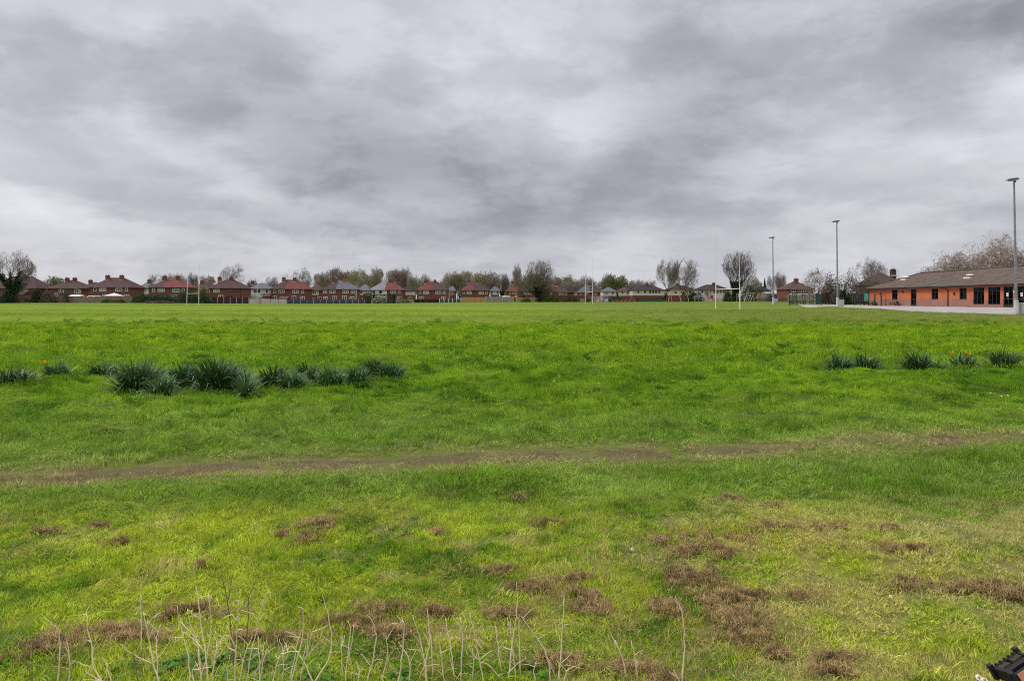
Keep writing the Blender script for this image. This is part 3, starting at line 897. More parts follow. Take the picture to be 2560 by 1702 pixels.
house('low house with grey roof behind tangled shrubs left of first lamp', 1904, 1924, 215, 'dark', 'pink', eave_py=727, ridge_py=715, inset=4)
house('brown-roofed brick house behind the spreading cherry tree', 1972, 2034, 178, ('brown', 'brown'), 'brick', eave_py=723, ridge_py=703, split=1984, wins=[(1983, 726, 'm'), (2003, 726, 'm'), (2020, 727, 'm')], chim=[1988])
house('dark brown house with one broad chimney behind the club building', 2185, 2262, 150, 'brown', 'brick', eave_py=712, ridge_py=681, chim=[2229], chim_wall='umber', wins=[(2225, 725, 'm')])

# ------------------------------------------------------------------ fences, walls, hedges at the far side of the pitch
FM = {
 'weathered': mat('weathered_boards', (0.29, 0.22, 0.175), (0.20, 0.155, 0.125), 1.2, 0.95, detail=8),
 'brown': mat('dark_brown_boards', (0.072, 0.042, 0.036), (0.052, 0.032, 0.028), 1.2, 0.9),
 'blue': mat('blue_grey_boards', (0.085, 0.092, 0.115), (0.060, 0.066, 0.085), 1.2, 0.85),
 'black': mat('black_brown_boards', (0.045, 0.030, 0.028), (0.034, 0.025, 0.024), 1.2, 0.9),
 'orange': mat('new_orange_boards', (0.52, 0.30, 0.135), (0.44, 0.25, 0.11), 1.0, 0.85),
 'grey': mat('silver_grey_boards', (0.32, 0.29, 0.265), (0.25, 0.225, 0.205), 1.2, 0.9),
 'tan': mat('tan_boards', (0.42, 0.31, 0.20), (0.33, 0.245, 0.165), 1.2, 0.9),
 'red': mat('red_brown_boards', (0.24, 0.085, 0.055), (0.17, 0.065, 0.045), 1.2, 0.9),
 'cream': mat('cream_wall_panels', (0.58, 0.49, 0.42), (0.50, 0.42, 0.36), 1.0, 0.9),
 'green': mat('dark_green_boards', (0.020, 0.070, 0.048), (0.016, 0.055, 0.040), 1.2, 0.7),
}
def fence(label, l, r, d0, d1, top_py, mt, n, post=None, name='garden_fence', cat='fence', ph=0.06, pw=0.06, base_off=0.0):
    """n panels between posts from column l (distance d0) to column r (distance d1)"""
    A, B = Vector((W(l, d0), d0, 0)), Vector((W(r, d1), d1, 0))
    mid = (A + B) / 2
    zb = G(mid.x, mid.y)
    rt = empty(name, (mid.x, mid.y, zb), label, cat, None)
    ang = math.atan2(B.y - A.y, B.x - A.x)
    rt.rotation_euler = (0, 0, ang)
    Lh = (B - A).length
    rj = random.Random(int(l * 7))
    h = ZP(top_py, (d0 + d1) / 2) - zb
    for k in range(n):
        a, b = -Lh / 2 + Lh * k / n + pw, -Lh / 2 + Lh * (k + 1) / n - pw
        m = MB()
        dz = rj.uniform(-0.03, 0.03)
        m.box(a, b, -0.012, 0.012, -0.3, h - 0.04 + dz)
        nb = max(4, int((b - a) / 0.14))
        for q in range(nb):     # overlapping boards
            xa = a + (b - a) * q / nb
            m.box(xa + 0.004, xa + (b - a) / nb - 0.012, -0.034, -0.0135, -0.3, h - 0.05 + dz)
        m.box(a + .001, b - .001, -0.04, 0.02, h - 0.06 + dz, h + dz)
        m.build('fence_panel', FM[mt], rt)
    if post is not None:
        for k in range(n + 1):
            x = -Lh / 2 + Lh * k / n
            MB().box(x - pw + .002, x + pw - .002, -0.07, 0.07, -0.3, h + ph).build('post', post, rt)
    return rt
fence('long weathered grey-brown board fence at the left end of the row', 92, 330, 188, 188, 740.5, 'weathered', 15)
fence('dark brown board fence with concrete posts below the blue windows', 527, 622, 197, 203, 743.5, 'brown', 6, M_CONC)
fence('cream garden wall panels under the teal garage roof', 622, 647, 203, 205, 747.5, 'cream', 1, name='garden_wall', cat='wall')
fence('narrow orange wooden gate between two cream garden walls', 647.6, 654, 204.6, 205, 747, 'orange', 1, name='garden_gate', cat='gate', pw=0.03)
fence('longer cream garden wall below the dark red awning', 655, 717, 205, 208, 747.5, 'cream', 3, name='garden_wall', cat='wall')
fence('long blue-grey panel fence with concrete posts in the middle of the row', 717, 912, 208, 217, 749.3, 'blue', 12, M_CONC)
fence('low grey mesh-like board fence right of the clipped hedge', 986, 1034, 222, 226, 748, 'grey', 3)
fence('black-brown board fence below the red and brown roof', 1035, 1098, 226, 231, 748, 'black', 4)
fence('dark fence with six bright white posts', 1099, 1152, 231, 238, 748.3, 'blue', 5, M_WHITE, ph=0.3, pw=0.12)
fence('new bright orange board fence', 1153, 1212.5, 238, 243, 743.3, 'orange', 5)
fence('silver-grey board fence with pale posts right of the orange fence', 1214, 1284, 244, 250, 741.5, 'grey', 5, M_CONC)
fence('tan board fence below the red-roofed house', 1289, 1349, 251, 258, 744, 'tan', 5)
fence('short grey fence stub left of the painted mural wall', 1449, 1476, 275, 275, 746, 'grey', 2)
fence('red-brown board fence right of the parked grey car', 1532, 1596, 262, 258, 749, 'red', 6, M_CONC, ph=0.02)
fence('low dark green fence along the left end of the playground', 1596, 1668, 235, 225, 748.5, 'green', 8, None)
fence('orange-brown low fence behind the swings', 1893, 1966, 205, 196, 738.5, 'orange', 5)
fence('brown board fence behind the mesh enclosure', 1966, 2098, 172, 160, 737, 'weathered', 9)
fence('dark grey-brown board fence left of the club building', 2118, 2196, 150, 146, 733.5, 'brown', 6, None)

# graffiti wall: painted shapes are paint on the wall (flat colour panels)
def mural():
    d = 268
    l, r = W(1477, d), W(1521, d)
    zb = G((l + r) / 2, d)
    rt = empty('mural_wall', ((l + r) / 2, d, zb), 'low wall painted with pink, orange and blue-grey graffiti', 'wall')
    h = ZP(740.3, d) - zb
    hw = (r - l) / 2
    MB().box(-hw, hw, 0, 0.3, -0.3, h).build('wall', mat('grey_blue_wall_paint', (0.34, 0.36, 0.44), (0.20, 0.22, 0.30), 1.1, 0.8), rt)
    cols = [mat('pink_paint', (0.52, 0.10, 0.24), None, 3, 0.7), mat('orange_paint', (0.75, 0.26, 0.05), None, 3, 0.7), mat('pale_paint', (0.62, 0.64, 0.68), None, 3, 0.7), mat('blue_paint', (0.10, 0.13, 0.24), None, 3, 0.7)]
    sx = lambda px: (px - 1499) / 22 * hw
    sz = lambda py: (755.6 - py) / 15.3 * h
    shapes = [(0, [(1477.5, 755), (1480.5, 755), (1481, 741.5), (1478, 742)]), (0, [(1485, 755), (1488, 755), (1492, 741), (1489, 741)]), (1, [(1486, 755), (1491, 755), (1493.5, 748), (1490, 746)]),
              (1, [(1492, 748), (1494, 741.5), (1498, 741.5), (1500, 749), (1496, 746)]), (1, [(1498, 750), (1500, 748), (1503, 755), (1500, 755)]), (2, [(1491.5, 755), (1497, 755), (1498, 750), (1494, 749.5)]),
              (0, [(1505, 741), (1507.5, 741), (1510.5, 753), (1508.5, 755)]), (2, [(1500.5, 742), (1504.5, 742), (1506.5, 751), (1503, 752)]), (3, [(1510.5, 742), (1519, 742), (1518, 746), (1512, 748)]),
              (2, [(1512, 749), (1518.5, 747), (1519.5, 753), (1513, 754)]), (3, [(1482, 745), (1485.5, 743), (1485, 750), (1482, 752)])]
    for k, (ci_, pts) in enumerate(shapes):
        m = MB()
        y = -0.006 - 0.002 * (k % 3)
        f_ = [(sx(a), y, sz(b)) for a, b in pts]
        bk = [(a, -0.001, c) for a, _, c in f_]
        m.poly(f_, flip=False)
        for i in range(len(pts)):
            j = (i + 1) % len(pts)
            m.poly([f_[j], f_[i], bk[i], bk[j]])
        m.build('painted_shape', cols[ci_], rt)
mural()

# garage, awning, shed, gazebo, sheds
def lean_roof(label, l, r, d, ty, by, mt, wallm, name, cat, depth=4.0):
    x0, x1 = W(l, d), W(r, d)
    xc, zb = (x0 + x1) / 2, G((x0 + x1) / 2, d)
    rt = empty(name, (xc, d, zb), label, cat)
    hx, zt, zl = (x1 - x0) / 2, ZP(ty, d) - zb, ZP(by, d) - zb
    MB().box(-hx + .15, hx - .15, 0, depth, -0.4, zl).build('wall', wallm, rt)
    m = MB()
    A = [(-hx, -0.3, zl + .01), (hx, -0.3, zl + .01), (hx, depth * 0.55, zt), (-hx, depth * 0.55, zt)]
    Bk = [(-hx, depth * 0.55, zt), (hx, depth * 0.55, zt), (hx, depth + .3, zl + .01), (-hx, depth + .3, zl + .01)]
    m.poly(A); m.poly(Bk)
    m.poly([A[1], Bk[2], Bk[1]]); m.poly([A[0], A[3], Bk[3]])
    m.poly([A[0], Bk[3], Bk[2], A[1]])
    m.build('roof', mt, rt)
    return rt
lean_roof('small outbuilding with teal-green sheet roof behind cream wall', 622, 652, 222, 738, 745.5, mat('teal_sheet_roof', (0.075, 0.125, 0.125), (0.055, 0.10, 0.10), 1, 0.6), BR['cream'], 'garage', 'garage')
lean_roof('low brick extension with sloping brown roof left of the crimson roof', 650, 674, 228, 733, 741, RF['brown'], BR['brick'], 'outbuilding', 'outbuilding')
lean_roof('dark-gabled brick outhouse beside the ivy tree', 34, 58, 196, 727.5, 736, RF['dark'], BR['brick'], 'outhouse', 'outhouse')
lean_roof('dark red awning roof of a patio on the half crimson pair', 697, 720, 224, 740.5, 746, mat('maroon_sheet', (0.085, 0.03, 0.04), None, 1, 0.7), BR['brick'], 'patio_shelter', 'shelter', 2.5)
lean_roof('pale grey garden shed left of the first lamp post', 1914, 1928, 198, 730, 734, mat('pale_shed_roof', (0.40, 0.42, 0.44), None, 1, 0.7), mat('pale_shed_boards', (0.34, 0.33, 0.30), None, 1, 0.8), 'garden_shed', 'shed', 2.5)
lean_roof('white-roofed garden shed with long eaves behind the weathered fence', 170, 200, 196, 737, 740.5, M_WHITE, FM['weathered'], 'garden_shed', 'shed', 2.5)
lean_roof('shed with white roof edge left of the gazebo', 214, 244, 196, 739.5, 743.5, M_WHITE, FM['weathered'], 'garden_shed', 'shed', 2.5)
lean_roof('white summerhouse roof showing above the grey fence', 1254, 1276, 262, 740, 743.5, M_WHITE, FM['grey'], 'summerhouse', 'summerhouse', 3)
def gazebo():
    d = 196
    x0, x1 = W(269, d), W(302, d)
    xc, zb = (x0 + x1) / 2, G((x0 + x1) / 2, d)
    rt = empty('gazebo', (xc, d, zb), 'white garden gazebo with pointed fabric roof', 'gazebo')
    hx, za, ze = (x1 - x0) / 2, ZP(732.5, d) - zb, ZP(739, d) - zb
    m = MB()
    c = [(-hx, -1.6, ze), (hx, -1.6, ze), (hx, 1.6, ze), (-hx, 1.6, ze)]
    ap = (0, 0, za)
    for i in range(4):
        j = (i + 1) % 4
        m.poly([c[i], c[j], ap])
        lo = [(c[i][0], c[i][1], ze - 0.25), (c[j][0], c[j][1], ze - 0.25)]
        m.poly([lo[0], lo[1], c[j], c[i]])
    m.build('canopy', M_WHITE, rt)
    for sx in (-1, 1):
        for sy in (-1, 1):
            MB().tube([(sx * (hx - .06), sy * 1.54, -0.1), (sx * (hx - .06), sy * 1.54, ze)], 0.04, 6).build('leg', M_WHITE, rt)
gazebo()
def yellow_sign():
    d = 251
    x, zb = W(1290, d), G(W(1290, d), d)
    rt = empty('yellow_panel', (x, d + 2, zb), 'small bright yellow board above the fence left of tan fence', 'board')
    MB().box(-0.55, 0.55, -0.05, 0.05, ZP(744, d) - zb, ZP(738, d) - zb).build('board', mat('yellow_paint', (0.75, 0.36, 0.03), None, 2, 0.6), rt)
    MB().box(-0.05, 0.05, 0.06, 0.14, -0.2, ZP(739, d) - zb).build('post', FM['tan'], rt)
yellow_sign()
# thin street poles and aerials
for (lab, px, d, y0, y1, rr, mt) in (('white street pole at left of the first brown-roofed pair', 113, 212, 740, 706, 0.10, M_WHITE), ('pale street pole in front of the cream house', 643, 214, 752, 700, 0.09, M_WHITE),
                                     ('tall pale pole between red-brown roofs in the middle', 1123, 243, 750, 709, 0.10, M_CONC)):
    zb = G(W(px, d), d)
    h = ZP(y1, d) - zb
    rt = empty('street_pole', (W(px, d), d, zb), lab, 'pole')
    MB().tube([(0, 0, -0.2), (0, 0, h)], [rr, rr * 0.6], 8).build('pole', mt, rt)
    MB().box(-rr * 0.8, rr * 0.8, -rr * .8, rr * .8, h + .002, h + 0.12).build('cap', M_GALV, rt)
# ------------------------------------------------------------------ bare trees
M_BARK = {
 'grey': mat('grey_bark', (0.105, 0.090, 0.078), (0.07, 0.06, 0.052), 3, 0.95, rand=0.2),
 'brown': mat('brown_bark', (0.090, 0.066, 0.054), (0.06, 0.045, 0.038), 3, 0.95, rand=0.2),
}
M_TWIG = {
 'dark': mat('dark_twigs', (0.215, 0.172, 0.148), (0.160, 0.130, 0.115), 0.6, 0.95, rand=0.25),
 'brown': mat('brown_twigs', (0.29, 0.238, 0.190), (0.22, 0.182, 0.148), 0.6, 0.95, rand=0.25),
 'russet': mat('russet_twigs', (0.31, 0.236, 0.198), (0.24, 0.182, 0.152), 0.6, 0.95, rand=0.25),
 'pale': mat('pale_budding_twigs', (0.40, 0.34, 0.27), (0.30, 0.26, 0.20), 0.6, 0.95, rand=0.2),
}
M_LEAF = {
 'olive': mat('olive_buds', (0.260, 0.265, 0.090), (0.18, 0.19, 0.07), 0.5, 0.8, rand=0.3, trans=0.3),
 'green': mat('fresh_leaves', (0.205, 0.250, 0.080), (0.145, 0.185, 0.055), 0.5, 0.8, rand=0.3, trans=0.3),
 'khaki': mat('khaki_buds', (0.31, 0.255, 0.160), (0.23, 0.185, 0.12), 0.5, 0.8, rand=0.3, trans=0.3),
 'blossom': mat('pale_pink_blossom', (0.62, 0.50, 0.46), (0.48, 0.37, 0.34), 0.7, 0.8, rand=0.1, trans=0.3),
 'ivy': mat('dark_ivy_leaves', (0.030, 0.058, 0.020), (0.018, 0.036, 0.014), 0.8, 0.5, trans=0.15),
 'ever': mat('evergreen_leaves', (0.032, 0.062, 0.024), (0.020, 0.040, 0.016), 0.8, 0.6, trans=0.15),
 'hedge': mat('hedge_leaves', (0.060, 0.105, 0.036), (0.040, 0.070, 0.028), 0.8, 0.7, trans=0.15),
 'clipped': mat('clipped_conifer_leaves', (0.032, 0.082, 0.026), (0.020, 0.055, 0.018), 0.8, 0.7, trans=0.15),
 'golden': mat('golden_privet_leaves', (0.115, 0.105, 0.030), (0.060, 0.070, 0.022), 0.8, 0.7, trans=0.15),
 'bramble': mat('brown_bramble_stems', (0.19, 0.150, 0.112), (0.13, 0.105, 0.078), 0.8, 0.9, trans=0.1),
 'bush': mat('olive_bush_leaves', (0.165, 0.175, 0.060), (0.11, 0.12, 0.04), 0.8, 0.8, trans=0.15),
}
def grow(seed, trunk_h=0.22, trunk_r=0.022, spread=0.55, levels=5, kids=(6, 5, 4, 4, 3), up=0.25, lens=(0.30, 0.21, 0.13, 0.08, 0.05), forks=1, wob=0.25, twig_r=0.0011, crown_ratio=0.9, side=0.4):
    """unit-height tree -> (trunk segments, crown segments, tips)"""
    rg = np.random.RandomState(seed)
    trunk, crown, tips = [], [], []
    def branch(p, dirv, ln, r, lv):
        n = 4 if lv <= 1 else (3 if lv == 2 else 2)
        q, dv = np.array(p, float), np.array(dirv, float)
        pts, rad_ = [q.copy()], [r]
        for i in range(n):
            dv = dv + rg.normal(size=3) * wob * (0.5 if lv == 0 else 1) / n * 1.6 + np.array([0, 0, up]) * (0.6 if lv else 0.1) / n
            dv /= np.linalg.norm(dv)
            q = q + dv * ln / n
            pts.append(q.copy())
            rad_.append(max(r * (1 - 0.62 * (i + 1) / n), twig_r * 0.8))
        tgt = trunk if lv == 0 else crown
        for i in range(n):
            tgt.append((pts[i], pts[i + 1], rad_[i], rad_[i + 1], lv))
        if lv >= levels:
            tips.append(q)
            return
        nk = kids[min(lv, len(kids) - 1)]
        for k in range(nk):
            fpos = 1.0 if (k < forks and lv > 0) else (0.45 + 0.55 * rg.rand() if lv == 0 else 0.22 + 0.78 * rg.rand())
            fi = fpos * n
            i0 = min(int(fi), n - 1)
            s = pts[i0] + (pts[i0 + 1] - pts[i0]) * (fi - i0)
            base_r = rad_[i0] + (rad_[min(i0 + 1, n)] - rad_[i0]) * (fi - i0)
            ang = rg.rand() * 6.283
            a = np.array([math.cos(ang), math.sin(ang), 0])
            ax = dv
            perp = a - ax * a.dot(ax)
            perp /= np.linalg.norm(perp) + 1e-6
            sp = spread * (0.55 + 0.8 * rg.rand()) * (0.7 if k < forks else 1.15)
            nd = ax + perp * sp
            nd[2] += (0.10 if lv else 0.05)
            nd /= np.linalg.norm(nd)
            branch(s, nd, lens[min(lv, len(lens) - 1)] * (0.65 + 0.6 * rg.rand()), max(base_r * (0.72 if lv else 0.62), twig_r), lv + 1)
    branch((0, 0, -0.03), (0.02, 0.02, 1), trunk_h + 0.03, trunk_r, 0)
    # fill a lumpy dome: draw stray shoots in towards the crown's outline
    tp = np.array(tips)
    cz = 0.45 * tp[:, 2].min() + 0.55 * np.median(tp[:, 2])
    ctr = np.array([tp[:, 0].mean(), tp[:, 1].mean(), cz])
    ex = np.array([np.percentile(np.abs(tp[:, 0] - ctr[0]), 84), np.percentile(np.abs(tp[:, 1] - ctr[1]), 84), np.percentile(np.abs(tp[:, 2] - cz), 86)])
    def dome(p):
        v = (p - ctr) / ex
        r_ = np.linalg.norm(v)
        ph = math.atan2(v[1], v[0])
        lim = 0.98 + 0.13 * math.sin(3 * ph + seed) + 0.12 * math.sin(5 * ph + 3.1 * v[2] / (r_ + 1e-6))
        if r_ > lim * 0.75:
            r2 = lim * 0.75 + lim * 0.62 * math.tanh((r_ - lim * 0.75) / (lim * 0.8))
            return ctr + v * (r2 / r_) * ex
        return p
    crown = [(dome(a), dome(b), c_, d_, e_) for (a, b, c_, d_, e_) in crown]
    tips = [dome(p) for p in tips]
    # normalise to unit height
    allp = np.array([c[1] for c in crown])
    hmax = np.percentile(allp[:, 2], 99.6)
    rmax = np.percentile(np.hypot(allp[:, 0], allp[:, 1]), 97)
    return trunk, crown, np.array(tips), hmax, rmax
PROTO = {}
TB = 'trees behind the row of houses'
def proto(key, seed, bark='grey', twig='dark', leaf=None, leaf_n=0, leaf_s=0.02, ivy=0, **kw):
    trunk, crown, tips, hmax, rmax = grow(seed, **kw)
    def mk(S, n):
        P0, P1 = np.array([s[0] for s in S]) / hmax, np.array([s[1] for s in S]) / hmax
        R0, R1 = np.array([s[2] for s in S]) / hmax, np.array([s[3] for s in S]) / hmax
        return segs(P0, P1, R0, R1, n)
    big = trunk + [s for s in crown if s[4] == 1]
    small = [s for s in crown if s[4] > 1]
    V, Fq = mk(big, 7)
    me_t = np_mesh('trunk', V, Fq, True, [M_BARK[bark]])
    V, Fq = mk(small, 3)
    me_c = np_mesh('crown', V, Fq, False, [M_TWIG[twig]])
    me_l = None
    rg = np.random.RandomState(seed + 1)
    if leaf:
        tp = tips / hmax
        C = tp[rg.randint(0, len(tp), leaf_n)] + rg.normal(size=(leaf_n, 3)) * 0.012
        V, Fq = cards(C, leaf_s * (0.6 + 0.8 * rg.rand(leaf_n)), rg, 1.3)
        me_l = np_mesh('foliage', V, Fq, False, [M_LEAF[leaf]])
    me_i = None
    if ivy:
        P0, P1 = np.array([s[0] for s in big]) / hmax, np.array([s[1] for s in big]) / hmax
        R = np.array([s[2] for s in big]) / hmax
        ok = np.where(P1[:, 2] < ivy)[0]
        wts = np.linalg.norm(P1 - P0, axis=1)[ok] * (1.25 - P1[ok, 2] / ivy)
        nI = 5200
        ii = ok[rg.choice(len(ok), nI, p=wts / wts.sum())]
        f_ = rg.rand(nI)[:, None]
        C = P0[ii] * (1 - f_) + P1[ii] * f_ + rg.normal(size=(nI, 3)) * (0.012 + 0.030 * np.clip(1 - P1[ii, 2] / ivy, 0, 1))[:, None]
        C[:, 2] = np.maximum(C[:, 2], 0.0)
        V, Fq = cards(C, 0.021 * (0.6 + 0.8 * rg.rand(nI)), rg, 1.2)
        me_i = np_mesh('ivy', V, Fq, False, [M_LEAF['ivy']])
    PROTO[key] = (me_t, me_c, me_l, me_i, rmax / hmax)
proto('round', 3, 'grey', 'dark', trunk_h=0.17, spread=0.66, up=0.26, kids=(9, 6, 5, 5, 3), lens=(0.44, 0.26, 0.15, 0.09, 0.05))
proto('round2', 8, 'grey', 'dark', trunk_h=0.19, spread=0.62, up=0.30, kids=(9, 6, 5, 5, 3), lens=(0.40, 0.25, 0.15, 0.09, 0.05))
proto('upright', 21, 'brown', 'dark', trunk_h=0.15, spread=0.52, up=0.50, kids=(9, 6, 5, 4, 3), lens=(0.46, 0.26, 0.15, 0.09, 0.05), ivy=0.42)
proto('ivy', 33, 'brown', 'dark', trunk_h=0.30, trunk_r=0.034, spread=0.52, up=0.40, kids=(7, 6, 5, 4, 3), lens=(0.44, 0.24, 0.15, 0.10, 0.06), ivy=0.62)
proto('birch', 14, 'grey', 'brown', 'khaki', 1700, 0.020, trunk_h=0.24, spread=0.52, up=0.24, kids=(13, 5, 4, 3, 2), lens=(0.26, 0.16, 0.11, 0.07, 0.05))
proto('olive', 15, 'grey', 'brown', 'olive', 2600, 0.022, trunk_h=0.13, spread=0.62, up=0.20, kids=(10, 6, 5, 3, 2), lens=(0.30, 0.20, 0.13, 0.08, 0.05))
proto('green', 16, 'grey', 'brown', 'green', 3600, 0.026, trunk_h=0.14, spread=0.62, up=0.20, kids=(9, 6, 5, 3, 2), lens=(0.32, 0.20, 0.13, 0.08, 0.05))
proto('pale', 17, 'grey', 'pale', 'khaki', 2400, 0.018, trunk_h=0.14, spread=0.58, up=0.24, kids=(10, 6, 5, 4, 2), lens=(0.34, 0.20, 0.12, 0.08, 0.05))
proto('russet', 18, 'brown', 'russet', None, trunk_h=0.13, spread=0.66, up=0.18, kids=(9, 6, 5, 4, 3), lens=(0.32, 0.22, 0.14, 0.09, 0.05))
proto('cherry', 19, 'brown', 'russet', 'blossom', 260, 0.016, trunk_h=0.30, spread=0.95, up=0.06, kids=(8, 6, 5, 4, 3), lens=(0.46, 0.27, 0.17, 0.10, 0.06), wob=0.35)
proto('blossom', 24, 'brown', 'brown', 'blossom', 3000, 0.016, trunk_h=0.30, spread=0.85, up=0.16, kids=(9, 6, 5, 4, 3), lens=(0.42, 0.26, 0.17, 0.11, 0.07), wob=0.35)
proto('wide', 27, 'grey', 'dark', None, trunk_h=0.18, spread=0.80, up=0.22, kids=(7, 6, 5, 4, 3), lens=(0.50, 0.30, 0.18, 0.11, 0.06), wob=0.32)
def tree(kind, px, d, top_py, wpx, label, name='bare_tree', group=None, rz=0.0, cat='tree'):
    me_t, me_c, me_l, me_i, rr = PROTO[kind]
    x = W(px, d)
    zb = G(x, d)
    h = ZP(top_py, d) - zb
    sx = (wpx / F * d / 2) / rr
    rt = empty(name, (x, d, zb), label, cat, group, rz)
    k_ = 1.3 if group == TB else 1.1
    rt.scale = (sx * k_, sx * k_, h)
    for me_, nm in ((me_t, 'trunk'), (me_c, 'crown'), (me_l, 'foliage'), (me_i, 'ivy')):
        if me_ is not None:
            link(bpy.data.objects.new(nm, me_), rt)
    return rt
rt_ = random.Random(4)
TB = 'trees behind the row of houses'
